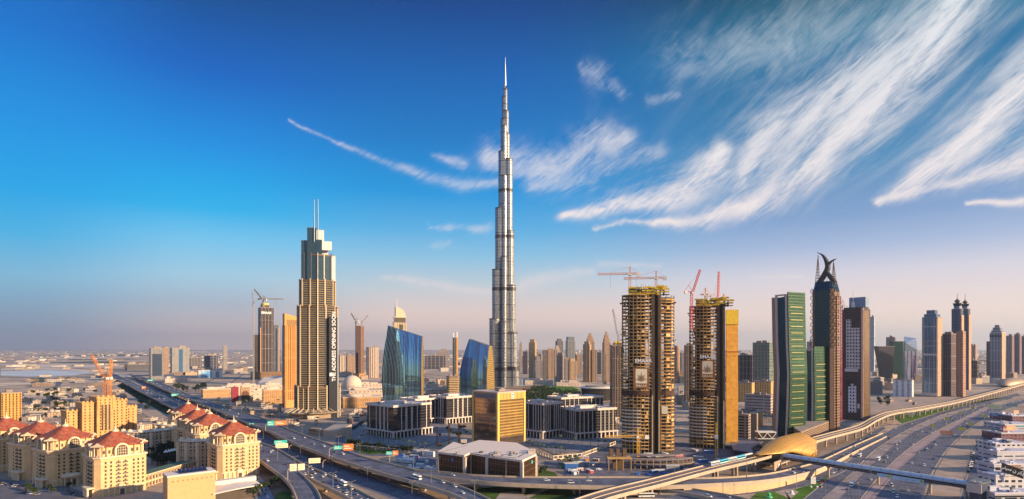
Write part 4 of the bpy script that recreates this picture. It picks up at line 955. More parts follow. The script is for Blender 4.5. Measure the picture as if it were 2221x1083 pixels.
# crescent blocks without red roofs
cres = facade('crescent_windows', lin('#b9a28a'), (.04, .04, .045, 1), 3.3, 3.0, .42, .55, rad=22, vary=.3)
def crescent(label, px, Y, H, R0, rz, a0=200, a1=340):
    loc, rz_, s = place(px, Y=Y, rz=rz); T = thing('crescent_block', label, 'apartment block', loc, rz_, 'low curved stone apartment blocks')
    m = MB(); n = 18; pl = [((R0)*math.cos(R(a0+(a1-a0)*i/n)), R0*math.sin(R(a0+(a1-a0)*i/n))) for i in range(n+1)]+[((R0-13)*math.cos(R(a1-(a1-a0)*i/n)), (R0-13)*math.sin(R(a1-(a1-a0)*i/n))) for i in range(n+1)]
    m.prism(pl, 0, H); m.build('wall', cres, T)
    for z in (H*.55, H-3.6): MB().prism([(x*1.01, y*1.01) if i <= n else (x, y) for i, (x, y) in enumerate(pl)], z, z+.5).build('string_course', creamp, T)
    MB().prism([(x*1.02, y*1.02) if i <= n else (x*.97, y*.97) for i, (x, y) in enumerate(pl)], H, H+.8).build('roof_edge', mat('podium_roof_white', lin('#d9c6ba')), T)
    for i in range(0, n+1, 3):
        a = R(a0+(a1-a0)*i/n); MB().lathe([(1.7, 0), (1.7, H-3), (2.1, H-2.6), (1.9, H-1)], 8, R0*math.cos(a), R0*math.sin(a)).build('round_bay', creamp, T)
        MB().lathe([(2.3, H+.8), (2.2, H+2.4), (.2, H+3.4)], 8, (R0-3)*math.cos(a), (R0-3)*math.sin(a)).build('pavilion', creamp, T)
crescent('curved stone block with rooftop pavilions, in front of the flyover cluster of red roofs', 443, 560, 26, 24, 10)
crescent('curved stone block with rooftop pavilions, farther back by the sand track', 385, 690, 24, 24, 10)
crescent('curved stone block low behind the nearest red roofed block', 322, 650, 22, 28, 5)
crescent('curved stone block in shade between the red roofed blocks at lower left', 178, 560, 24, 22, 20)
# big golden palace-like building with stepped battlements
gold = mat('golden_stucco', lin('#d69c5c'), .75, var=.06, scale=.15)
goldf = facade('golden_windows', lin('#d69d60'), (.09, .05, .03, 1), 3.4, 4.6, .30, .55, vary=.2)
def palace():
    loc, rz, s = place(218, 955, rz=14); T = thing('apartment_building', 'large golden stepped building with small turrets behind the red roofed blocks', 'apartment building', loc, rz)
    for cx, cy, w_, d_, h in ((-27, 4, 16, 26, 37), (-15, -2, 14, 30, 46), (0, -5, 18, 34, 52), (16, -1, 14, 32, 47), (29, 3, 13, 26, 38)):
        MB().cbox(cx, cy, 0, w_, d_, h).build('wall', goldf, T); MB().cbox(cx, cy, h, w_+1, d_+1, .9).build('cornice', gold, T)
        for i in range(4):
            MB().cbox(cx-w_/2+1.2+i*(w_-2.4)/3, cy-d_/2+.8, h+.9, 1.8, 1.4, 1.8).build('merlon', gold, T)
    for cx, cy, z in ((-7.5, -21, 50), (7.5, -21, 50), (-20, -15, 44), (21, -15, 44)):
        MB().lathe([(1.8, z-12), (1.8, z), (2.2, z+.3), (2.1, z+2), (.3, z+4.6)], 10, cx, cy).build('turret', gold, T)
    for x in (-3.5, 0, 3.5): MB().box(x-.9, x+.9, -22.4, -22.02, 14, 44).build('tall_window', winm, T)
palace()
gribs = facade('golden_vertical_strips', lin('#cf9344'), (.05, .035, .03, 1), 3.5, 4.2, .42, .74, vary=.15)
def simple_tower(name, label, cat, px0, px1, base, top, m, rz=0, ratio=.8, group=None, plantn=3, round_=0, setb=None, crown=None, pm=None, fins=None, finm=None, seed=None, z0=0):
    """a tower read off the photo: its two side columns, foot and top rows; depth from where it stands"""
    px = (px0+px1)/2; loc, rz_, s = place(px, base, rz=rz); wv = (px1-px0)*s*math.cos(math.atan2(loc[0], loc[1]))
    th = abs(R(rz)); W_ = wv/(math.cos(th)+ratio*math.sin(th)); D = W_*ratio; Y = loc[1]; H = ZH(top, Y)
    T = thing(name, label, cat, (loc[0], loc[1]+D*.4, 0), rz_, group); pm = pm or roofm; seed = seed or int(px); MM = m
    P = ell(W_, D, 20, round_) if round_ else rect(W_, D)
    MB().prism(P, z0, H).build('wall', m, T)
    MB().prism([(x*1.015, y*1.015) for x, y in P], H-.3, H+1.3).build('roof_edge', pm, T)
    z = H+1.3
    if setb:
        for k, hh in setb:
            Q = [(x*k, y*k) for x, y in P]; MB().prism(Q, z, z+hh).build('upper_storeys', m, T); z += hh
            MB().prism([(x*k*1.02, y*k*1.02) for x, y in P], z, z+.8).build('roof_edge', pm, T); z += .8
    rr = random.Random(seed)
    kk = setb[-1][0] if setb else 1
    for i in range(plantn):
        MB().cbox(rr.uniform(-.25, .25)*W_*kk, rr.uniform(-.25, .25)*D*kk, z, rr.uniform(.15, .35)*W_*kk, rr.uniform(.15, .35)*D*kk, rr.uniform(2, 4.5)*max(1, s)).build('roof_plant', pm, T)
    if fins is None: fins = 0 if (round_ or H < 45) else 4+seed % 3
    if H > 45 and not round_:
        for k in range(1, 5): MB().prism([(x*1.012, y*1.012) for x, y in P], H*k/5+(seed % 7), H*k/5+(seed % 7)+1.1).build('ledge', pm, T)
    for i in range(fins):
        t = (i+.5)/fins; x = -W_/2+W_*t
        MB().box(x-W_*.012-.2, x+W_*.012+.2, -D/2-.5, -D/2-.01, z0, H).build('fin', finm or pm, T)
    T['_w'] = W_; T['_d'] = D; T['_h'] = H; return T, W_, D, H, s
simple_tower('tower', 'golden tower with dark window strips cut off by the left edge', 'tower', -14, 38, 915, 853, gribs, 12, fins=0)
# crane -------------------------------------------------------------
def lattice(mb, a, b, w, n, r=.09, up=(0, 0, 1)):
    a, b = Vector(a), Vector(b); d = (b-a).normalized(); u = Vector(up) if abs(d.dot(Vector(up))) < .9 else Vector((1, 0, 0))
    s1 = d.cross(u).normalized(); s2 = d.cross(s1).normalized(); C4 = [(s1+s2)*w/2, (s1-s2)*w/2, (-s1-s2)*w/2, (-s1+s2)*w/2]
    for c in C4: mb.bar(a+c, b+c, r*1.5)
    for k in range(n):
        p, q = a.lerp(b, k/n), a.lerp(b, (k+1)/n)
        for i in range(4):
            mb.bar(p+C4[i], q+C4[(i+1) % 4], r); mb.bar(p+C4[i], p+C4[(i+1) % 4], r)
def crane(label, px, Y, z0, zt, kind, ang, L, col, tilt=0, group='tower cranes', w=1.8, cl=None):
    """tower crane: mast, jib and counter-jib with weights; ang is the heading of the jib"""
    cm_ = mat('crane_paint_'+col, {'yellow': (.75, .42, .04), 'orange': (.70, .26, .05), 'white': (.6, .58, .58), 'red': (.5, .06, .08), 'grey': (.3, .28, .28)}[col], .5, var=.05)
    T = thing('tower_crane', label, 'crane', (XY(px, Y), Y, z0), R(ang), group); r = max(.1, Y*.00022)
    H = zt-z0; m = MB(); lattice(m, (0, 0, 0), (0, 0, H), w, max(4, int(H/5)), r); m.build('mast', cm_, T)
    MB().lathe([(w*.7, H-.4), (w*.7, H+1.2)], 12).build('slewing_ring', steel, T)
    c = cl or L*.28
    if kind == 'hammer':
        m = MB(); lattice(m, (0, 0, H+1.6), (L, 0, H+1.6), w*.8, int(L/4), r); m.build('jib', cm_, T)
        m = MB(); lattice(m, (0, 0, H+1.6), (-c, 0, H+1.6), w*.8, 4, r); m.build('counter_jib', cm_, T)
        m = MB(); lattice(m, (0, 0, H+1.6), (0, 0, H+9), w*.5, 3, r); m.bar((0, 0, H+9), (L*.65, 0, H+2.6), r); m.bar((0, 0, H+9), (-c, 0, H+2.6), r); m.build('apex', cm_, T)
        MB().box(-c-1.5, -c+2.5, -1.2, 1.2, H-1.2, H+2.6).build('counterweight', white, T)
        MB().bar((L*.6, 0, H+1), (L*.6, 0, H-14), r*.7).build('hook_cable', steel, T)
    else:
        t = R(tilt); e = (L*math.cos(t), 0, H+1.6+L*math.sin(t))
        m = MB(); lattice(m, (1.5, 0, H+1.8), e, w*.75, int(L/3.5), r); m.build('jib', cm_, T)
        m = MB(); m.box(-c, 1, -1.2, 1.2, H+1.2, H+1.9); m.build('counter_jib', cm_, T)
        m = MB(); m.bar((1, 0, H+1.9), (-c*.5, 0, H+9), r*1.6); m.bar((-c, 0, H+1.9), (-c*.5, 0, H+9), r*1.6); m.bar((-c*.5, 0, H+9), tuple(Vector((1.5, 0, H+1.8)).lerp(Vector(e), .9)), r*.8); m.build('a_frame', cm_, T)
        MB().box(-c-.5, -c+2.2, -1.4, 1.4, H-.6, H+2.6).build('counterweight', white if col != 'white' else steel, T)
    MB().box(-.2, 2.0, w*.5, w*.5+1.7, H, H+2.1).build('cab', white, T); return T
for px, jx, lab, a, tl in ((228, 0, 'orange crane on the golden stepped building, jib raised to the left', 165, 52), (238, 0, 'orange crane on the golden stepped building with nearly upright jib', 100, 80)):
    crane(lab, px, 760, 30, ZH(822, 760), 'luff', a, 36 if tl < 60 else 24, 'orange', tl, w=3.4)
# arcaded garden building, tents, yellow box, curved white roof
def arcade():
    a = G(307, 1060, 0); b = G(425, 1022, 0); d = (b-a); L = d.length; rz = math.atan2(d.y, d.x)
    T = thing('arcade_building', 'long low arcaded building with green flat roof beside the dark garden', 'building', tuple(a), rz)
    MB().box(0, L, 0, 14, 0, 8.6).build('wall', mat('cream_stucco', (0,0,0)), T); MB().box(-.3, L+.3, -.6, 14.3, 8.6, 9.1).build('roof', mat('green_roof', lin('#4d6a58'), .8, var=.15), T)
    MB().box(-.3, L+.3, -.7, -.3, 9.11, 9.9).build('parapet', creamp, T); MB().box(-.2, L+.2, -.5, -.02, 4, 4.6).build('ledge', creamp, T)
    n = int(L/3.6)
    for i in range(n):
        x = 2+i*(L-4)/(n-1)
        for z in (.4, 5): MB().box(x-.85, x+.85, -.12, -.01, z, z+2.8).build('window', winm, T)
        MB().box(x+1.2, x+1.7, -.8, -.51, 0, 8.5).build('pilaster', creamp, T)
arcade()
def tents():
    for i in range(8):
        p = G(338+i*6.6, 1012-i*1.6, 0); T = thing('tent', f'{ORD[i]} white peaked canopy from the left in the row above the arcaded building', 'tent', (p.x, p.y+16, 0), R(30), 'row of white peaked canopies')
        MB().add([(-1.9, -2.4, 10.5), (1.9, -2.4, 10.5), (1.9, 2.4, 10.5), (-1.9, 2.4, 10.5), (0, 0, 13)], [(0, 1, 4), (1, 2, 4), (2, 3, 4), (3, 0, 4), (0, 3, 2, 1)]).build('canopy', mat('canvas_white', (.75, .72, .68), .7), T)
        for x in (-1.7, 1.7):
            for y in (-2.2, 2.2): MB().bar((x, y, 0), (x, y, 10.5), .12).build('pole', steel, T)
tents()
def bottom_left():
    p = G(402, 1100, 0); T = thing('building', 'plain sunlit yellow building with rooftop solar panels at the bottom edge', 'building', (p.x, p.y+6, 0), -math.atan2(p.x, p.y)+R(12))
    yb = mat('yellow_render', lin('#c79f72'), .8, var=.05); MB().box(-15, 15, -6, 9, 0, 22).build('wall', yb, T); MB().box(-15.3, 15.3, -6.3, 9.3, 22, 23.1).build('roof', mat('podium_roof_white', (0,0,0)), T)
    for i in range(7): MB().add([(-7+i*2.6, -3, 23.3), (-5+i*2.6, -3, 23.3), (-5+i*2.6, 5, 25.2), (-7+i*2.6, 5, 25.2), (-7+i*2.6, -3, 23.1), (-5+i*2.6, -3, 23.1), (-5+i*2.6, 5, 23.1), (-7+i*2.6, 5, 23.1)], [(0, 1, 2, 3), (0, 4, 5, 1), (1, 5, 6, 2), (2, 6, 7, 3), (3, 7, 4, 0)]).build('solar_panel', mat('solar_panel', (.02, .03, .08), .15), T)
    for i in range(9): MB().box(-12+i*3, -11.2+i*3, -6.4, -6.3, 18.5, 19.3).build('vent', mat('vent_brown', lin('#a26a3a')), T)
    p = G(497, 1085, 0); T = thing('pavilion', 'white building with sweeping curved canopy roof at the bottom edge', 'pavilion', (p.x, p.y+8, 0), -math.atan2(p.x, p.y)+R(16))
    wr = mat('white_roof_membrane', lin('#d5c7bd'), .6, var=.05); m = MB(); n = 14
    A = [(-17+34*i/n, -9-3*math.sin(math.pi*i/n), 7+2.0*math.sin(math.pi*i/n*.8)) for i in range(n+1)]; B = [(-17+34*i/n, 6, 8+2.2*math.sin(math.pi*i/n*.8)) for i in range(n+1)]
    m.strip(A, B); lo = lambda L, k: [(x, y, z-k) for x, y, z in L]; m.strip(lo(A, .8), lo(B, .8)); m.strip(A, lo(A, .8)); m.strip(B, lo(B, .8)); m.build('canopy_roof', wr, T)
    MB().prism([(-15, -7), (13, -8), (14, 5), (-15, 5)], 0, 6.4).build('glazed_wall', winm, T)
    m = MB(); m.prism([(-16, 4.5), (17, 4), (18, 9), (-16, 11)], 9.5, 12.5); m.build('upper_roof', wr, T); MB().prism([(-15, 6.2), (15, 5.6), (16, 8.5), (-15, 10)], 0, 9.4).build('rear_wall', mat('dark_cladding', (0,0,0)), T)
    p = G(152, 1052, 0); T = thing('porch', 'round pillared porch between two red roofed blocks', 'porch', (p.x, p.y, 0), 0)
    MB().lathe([(6.5, 7), (6.8, 7.2), (6.8, 8.6), (4, 9.6), (0, 10)], 20).build('roof', creamp, T)
    for k in range(8): MB().lathe([(.6, 0), (.55, 7)], 8, 5.6*math.cos(k*math.pi/4), 5.6*math.sin(k*math.pi/4)).build('column', creamp, T)
bottom_left()
# ================================================================= two towers under construction
slabm = mat('raw_concrete_slab', lin('#c79c62'), .85, var=.12, scale=.3); colm = mat('raw_concrete_column', lin('#a88a60'), .85, var=.12)
inner = mat('unlit_interior_concrete', lin('#3f3024'), .9, var=.2, scale=.3); yel = mat('yellow_formwork', (.85, .56, .03), .6, var=.12, scale=.5)  # interior shade is put into the dark concrete colour
net = mat('debris_net_orange', (.86, .40, .05), .8, var=.12, scale=.25, bump=.3); coreg = mat('core_concrete', lin('#6a5238'), .85, var=.15, scale=.1)
def emblem(T, x, y, z, w, h, mname='banner_brown'):
    """hoarding panel: a rayed plant emblem above the developer's name"""
    E_ = thing('banner', None, None, (x, y, z)); E_.parent = T; bc = mat('banner_brown', lin('#96602f'), .7, var=.03); cw = mat('banner_cream', lin('#efe2c0'), .7, var=.0)
    MB().box(-w/2, w/2, -.2, .2, 0, h).build('panel', bc, E_); MB().box(-w*.36, w*.36, -.3, -.21, h*.24, h*.95).build('field', cw, E_)
    m = MB()
    for k in range(9):
        a = R(20+k*17.5); L = h*(.40 if k % 2 == 0 else .32)*(1 if k in (4,) else .95)
        u, v = math.cos(a), math.sin(a); b = Vector((0, -.36, h*.32)); tip = b+Vector((u*L*.86, 0, v*L*1.25)); mid = b.lerp(tip, .62); n_ = Vector((-v, 0, u))*h*.022
        m.add([tuple(b), tuple(mid+n_), tuple(tip), tuple(mid-n_)], [(0, 1, 2, 3)])
    m.build('emblem', bc, E_)
    text('lettering', 'EMAAR', h*.17, cw, E_, (0, -.3, h*.12), (R(90), 0, 0), .05, bold=.03)
def site_tower(label, px, base, zt, W_, fh, seed, cover):
    loc, rz, s = place(px, base, rz=0); T = thing('construction_tower', label, 'tower under construction', loc, rz, 'unfinished concrete towers')
    rr = random.Random(seed); D = 34
    # two lens-shaped wings split by a dark shaft
    Lp = [(-W_*.5, 12), (-W_*.5, -6)]+[(-W_*.5+W_*.6*i/8, -6-9*math.sin(math.pi*(.15+.7*i/8))) for i in range(1, 8)]+[(W_*.07, -9), (W_*.07, 14)]
    Rp = [(W_*.24, -11), (W_*.34, -10.5), (W_*.44, -7), (W_*.5, -2), (W_*.5, 14), (W_*.24, 14)]
    if cover: Rp = [(W_*.22, -11), (W_*.26, -11), (W_*.26, 14), (W_*.22, 14)]
    def shrink(P, k):
        cx, cy = sum(p[0] for p in P)/len(P), sum(p[1] for p in P)/len(P); return [(cx+(x-cx)*k, cy+(y-cy)*k) for x, y in P]
    n = int((zt-6)/fh); sl = MB().prism(Lp, 0, .7).mesh('floor_slab', slabm); sr = MB().prism(Rp, 0, .7).mesh('floor_slab', slabm)
    for k in range(n+1):
        z = 5+k*fh; inst(sl, 'floor_slab', T, (0, 0, z)); 
        if not cover: inst(sr, 'floor_slab', T, (0, 0, z-.8 if k < n else z-fh*1.5))
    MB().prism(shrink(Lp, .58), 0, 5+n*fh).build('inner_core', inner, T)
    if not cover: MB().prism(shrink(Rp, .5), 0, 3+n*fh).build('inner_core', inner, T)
    for P, end in ((Lp, 1), (Rp, 1)):
        if cover and P is Rp: continue
        Q = shrink(P, .955)
        for i in range(len(Q)):
            x0, y0 = Q[i]; x1, y1 = Q[(i+1) % len(Q)]; L = math.hypot(x1-x0, y1-y0); m_ = max(1, int(L/6))
            for j in range(m_):
                MB().cbox(x0+(x1-x0)*j/m_, y0+(y1-y0)*j/m_, 0, .7, .7, 5+n*fh-.2).build('column', colm, T)
    # parapet walls, glazing and blockwork on scattered floors so that no two storeys look alike
    wmat = [mat('block_wall', lin('#c29a62'), .85, var=.15, scale=.5), mat('installed_glass', (.05, .06, .07), .12, var=.1), mat('timber_panel', lin('#8a5426'), .8, var=.1), mat('cream_wall_panel', lin('#d9bd8c'), .8, var=.1), inner]
    front = [p for p in Lp if p[1] < -5.5]; fr2 = [p for p in Rp if p[1] < -1]
    cnt = 0
    for k in range(n):
        z = 5+k*fh
        for P, dz in ((front, 0), (fr2, -.8)):
            if cover and P is fr2: continue
            for i in range(len(P)-1):
                (x0, y0), (x1, y1) = P[i], P[i+1]; L = math.hypot(x1-x0, y1-y0)
                if L < 1: continue
                low = k < 12; pr = rr.random()
                if low and P is front and i < 5 and k > 1:
                    hh, m_ = (1.0, mat('white_balustrade', lin('#d8cfc4'), .5)); MB().cbox((x0+x1)/2, (y0+y1)/2-.1, z+.71, L*.99, .25, hh, math.atan2(y1-y0, x1-x0)).build('balustrade', m_, T)
                    MB().cbox((x0+x1)/2, (y0+y1)/2+1.6, z+.71, L, .2, fh-.75, math.atan2(y1-y0, x1-x0)).build('glazing', wmat[1], T); continue
                if pr < .62:
                    hh = rr.choice([1.1, 1.1, 1.4, fh-.8]); ii = rr.choices(range(5), [3, 3, 1, 3, 2])[0]; bk = rr.choice([.6, 1.2, 2.0]); ln_ = L*rr.uniform(.4, .97)
                    MB().cbox((x0+x1)/2+rr.uniform(-1, 1)*(L-ln_)/2, (y0+y1)/2+bk, z+.71+dz, ln_, .22, hh-.1+ (0 if hh < 2 else 0), math.atan2(y1-y0, x1-x0)).build('infill_wall', wmat[ii], T)
    # shaft between the wings
    zc = 5+n*fh+4
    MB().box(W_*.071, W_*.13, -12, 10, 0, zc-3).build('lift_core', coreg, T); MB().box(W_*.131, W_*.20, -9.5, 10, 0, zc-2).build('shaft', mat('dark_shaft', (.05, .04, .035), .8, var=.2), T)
    MB().box(W_*.19, W_*.238, -12.5, 10, 0, zc-4).build('lift_core', coreg, T)
    MB().box(W_*.075, W_*.10, -12.6, -12.02, 0, zc*.36).build('hoist_cladding', mat('cream_wall_panel', (0,0,0)), T); MB().box(W_*.20, W_*.225, -13.1, -12.52, 0, zc*.33).build('hoist_cladding', mat('cream_wall_panel', (0,0,0)), T)
    if cover:
        m = MB(); nz_ = 12
        for k in range(nz_):
            j = rr.uniform(-.25, .25); m.prism([(W_*.262, -10.5+j), (W_*.5, -8+j), (W_*.5+j*.4, 14), (W_*.262, 14)], 7+(zc*.93-7)*k/nz_, 7+(zc*.93-7)*(k+1)/nz_-.12)
        m.build('debris_net', net, T)
        MB().prism([(W_*.258, -11.2), (W_*.51, -8.6), (W_*.51, 14.5), (W_*.258, 14.5)], zc*.85, zc*.95).build('formwork_screen', yel, T)
        MB().box(W_*.25, W_*.55, -11.8, -11.3, zc*.66, zc*.66+.9).build('catch_platform', mat('red_platform', (.45, .08, .05), .6), T)
    # yellow climbing formwork round the top of the core
    for k in range(44):
        x = rr.uniform(-W_*.36, W_*.36); y = rr.uniform(-12.5, 0); w_ = rr.uniform(3, 10); z = 5+n*fh+rr.choice([0, 2.6, 5.2, 7.6])+rr.uniform(-.4, .4)
        MB().cbox(x, y, z, w_, .5, rr.uniform(1.2, 2.3), rr.choice([0, 0, 0, R(90)])).build('formwork_panel', yel, T)
    for tier in range(3):
        for k in range(9):
            if rr.random() < .12: continue
            x = -W_*.36+k*W_*.085+rr.uniform(-.4, .4); y0 = -11.5-1.5*math.sin(math.pi*k/8)+rr.uniform(-.5, .5); z = 5+n*fh+1+tier*2.9+(1.5 if k > 5 else 0)
            MB().box(x, x+W_*.075, y0, y0+2.2, z, z+1.7).build('formwork_panel', yel, T)
        MB().box(-W_*.36, W_*.40, -10.8, -3, 5+n*fh+.3+tier*2.9, 5+n*fh+.8+tier*2.9).build('formwork_deck', dark, T)
    for P, q_ in ((Lp, 1.01), (Rp, 1.02)):
        if not (cover and P is Rp): MB().prism(shrink(P, q_), zc*.36, zc*.36+5).build('hoarding_band', mat('brown_hoarding', lin('#4a2c1c'), .8, var=.2, scale=.4), T)
    for k in range(10):
        x = -W_*.33+k*W_*.07; MB().cbox(x, -4, 5+n*fh, 1.6, 8, rr.uniform(4, 8)).build('core_wall', coreg, T)
        MB().bar((x, -8, 5+n*fh), (x, -8, 5+n*fh+rr.uniform(8, 12)), .25).build('formwork_post', dark, T)
    for z in (.2, .45, .7, .93):
        MB().box(-W_*.535, -W_*.49, -8, 8, zc*z, zc*z+.6).build('catch_platform', steel, T); MB().box(W_*(.49 if not cover else .26), W_*(.53 if not cover else .29), -8, 8, zc*z, zc*z+.6).build('catch_platform', steel, T)
    return T, zc, s
T1, z1, s1 = site_tower('taller unfinished concrete tower with dark central shaft, left of the netted one', 1405, 981, 167, 54, 3.55, 3, False)
text('lettering', 'EMAAR', 5.2, mat('lettering_white', (0,0,0)), T1, (-4.5, -17.5, ZH(783, 622)), (R(90), 0, 0), .3, bold=.12); emblem(T1, -6.5, -16.2, ZH(842, 622), 16, 21)
MB().box(W_ if False else 14, 20, -12.2, -11.9, 42, 50).build('white_banner', mat('banner_cream', (0,0,0)), T1)
T2, z2, s2 = site_tower('unfinished concrete tower with its right flank wrapped in orange netting', 1547, 970, 159, 51, 3.5, 8, True)
text('lettering', 'EMAAR', 5.2, mat('lettering_white', (0,0,0)), T2, (-5.5, -17.5, ZH(774, 665)), (R(90), 0, 0), .3, bold=.12); emblem(T2, -6, -16.2, ZH(820, 665), 15, 20)
# cranes on and about them
crane('orange hammerhead crane with long jib, on the taller unfinished tower at its left', 1366, 640, 158, ZH(597, 640), 'hammer', 172, 34, 'orange', w=2.2)
crane('orange hammerhead crane with counterweight right, on the taller unfinished tower at its right', 1423, 640, 158, ZH(606, 640), 'hammer', 168, 34, 'orange', w=2.2)
crane('red and white luffing crane, left of the two above the netted tower', 1500, 650, 130, ZH(636, 650), 'luff', 5, 26, 'red', 68, w=2.2)
crane('red and white luffing crane, right of the two above the netted tower', 1555, 672, 158, ZH(655, 672), 'luff', 30, 33, 'red', 84, w=2.2)
crane('short crane with pale flat jib, on top of the netted tower at its centre', 1530, 672, 158, ZH(642, 672), 'hammer', 175, 6, 'orange', w=1.4, cl=5)
crane('short crane with pale flat jib, on top of the netted tower at its right corner', 1570, 672, 150, ZH(655, 672), 'hammer', 5, 12, 'orange', w=1.4, cl=4)
crane('grey luffing crane leaning left above the brown unfinished block', 1341, 830, 100, ZH(728, 830), 'luff', 172, 36, 'grey', 78, w=2.2)
crane('yellow hammerhead crane low before the taller unfinished tower, its jib pointing left', 1384, 585, 0, ZH(950, 585), 'hammer', 183, 33, 'yellow', w=2.0, cl=9)
crane('yellow luffing crane low in front of the netted tower', 1554, 575, 0, ZH(950, 575), 'luff', 70, 14, 'yellow', 72, w=2.0)
# brown unfinished blocks behind
brownf = facade('unfinished_brown_floors', lin('#7d6450'), (.05, .035, .03, 1), 3.5, 2.4, .7, .6, vary=.4)
t_, w_, d_, h_, s_ = simple_tower('construction_tower', 'brown unfinished block with yellow formwork, half hidden left of the taller unfinished tower', 'tower under construction', 1324, 1354, 908, 750, brownf, 10, plantn=0, group='unfinished concrete towers')
for k in range(5): MB().cbox(-4+k*2.4, -2, h_+1.3, 4, 5, 3+k % 2*3).build('formwork_panel', yel if k % 2 else coreg, t_)
simple_tower('construction_tower', 'brown unfinished block seen between the two big unfinished towers', 'tower under construction', 1485, 1504, 880, 750, brownf, 10, group='unfinished concrete towers')
# site podium: curved slabs on columns, sheds and clutter
def site_podium():
    T = thing('construction_podium', 'half-built curved podium with open floors between the unfinished towers and the metro', 'podium', tuple(G(1430, 1018, 0)), 0)
    c = G(1430, 1018, 0)
    def arc(r0, r1, a0, a1, n=18): return [(r0*math.cos(R(a0+(a1-a0)*i/n)), r0*.5*math.sin(R(a0+(a1-a0)*i/n))) for i in range(n+1)]+[(r1*math.cos(R(a1-(a1-a0)*i/n)), r1*.5*math.sin(R(a1-(a1-a0)*i/n))) for i in range(n+1)]
    for z, r0, a1 in ((4.5, 36, 350), (8.6, 34, 345), (11.5, 26, 330)):
        MB().prism([(x, y+14) for x, y in arc(r0, 10, 200, a1)], z, z+.6).build('floor_slab', mat('grey_slab', lin('#9b8c86'), .85, var=.2, scale=.2), T)
    for i in range(16):
        a = R(200+i*10); MB().cbox(34*math.cos(a), 14+17*math.sin(a), 0, .7, .7, 8.5).build('column', colm, T)
    MB().box(-48, -26, -8, 6, 10.5, 11.3).build('floor_slab', slabm, T)
    for x in (-47, -40, -34, -27):
        for y in (-7, 5): MB().cbox(x, y, 0, .8, .8, 10.4).build('column', colm, T)
    for x in (-45, -39, -33): MB().box(x, x+3.4, 0, 5, 11.4, 18).build('core_wall', coreg, T)
    MB().box(-42, -33, 1, 4, 0, 10.4).build('core_wall', coreg, T)
site_podium()
rr = random.Random(5); SC = [('blue', (.04, .16, .5)), ('white', (.7, .7, .7)), ('grey', (.3, .29, .32)), ('red', (.55, .08, .1)), ('pale pink', (.6, .42, .4)), ('orange', (.65, .28, .06))]
CC = {}
for i in range(64):
    c_, rgb = rr.choices(SC, [3, 5, 7, 2, 2, 1])[0]
    reg = rr.choice([((1232, 1255), (1010, 1030)), ((1240, 1300), (990, 1030)), ((1290, 1345), (980, 1028)), ((1460, 1560), (975, 1012)), ((1350, 1500), (1022, 1033)), ((1400, 1480), (985, 1000)), ((885, 945), (985, 1022))])
    p = G(rr.uniform(*reg[0]), rr.uniform(*reg[1]), 0); kind = rr.choice(['site_cabin', 'material_stack', 'site_cabin']); key = (c_, kind); j = CC.get(key, 0); CC[key] = j+1
    T = thing(kind, f'{c_} {kind.replace("_", " ")} in the building yards, {ordn(j)} such from the far side', kind.replace('_', ' '), (p.x, p.y, 0), rr.choice([R(20), R(-25), R(110), 0]), 'cabins and stacks in the building yards'); m_ = mat('site_'+c_.replace(' ', '_'), rgb, .6, var=.1, scale=.6)
    if kind == 'site_cabin':
        a, b, h = rr.choice([(6, 2.5, 2.6), (9, 3, 2.8), (12, 3, 5.4)]); MB().box(-a/2, a/2, -b/2, b/2, .3, h).build('wall', m_, T); MB().box(-a/2-.15, a/2+.15, -b/2-.15, b/2+.15, h, h+.25).build('roof', white, T)
        for x in (-a*.3, 0, a*.3): MB().box(x-.5, x+.5, -b/2-.06, -b/2-.01, 1.2, 2.1).build('window', winm, T)
    else:
        m = MB()
        for k in range(6): m.cbox(rr.uniform(-2, 2), rr.uniform(-1.5, 1.5), 0, rr.uniform(1, 4), rr.uniform(.8, 2), rr.uniform(.6, 2), rr.random())
        m.build('pile', m_, T)
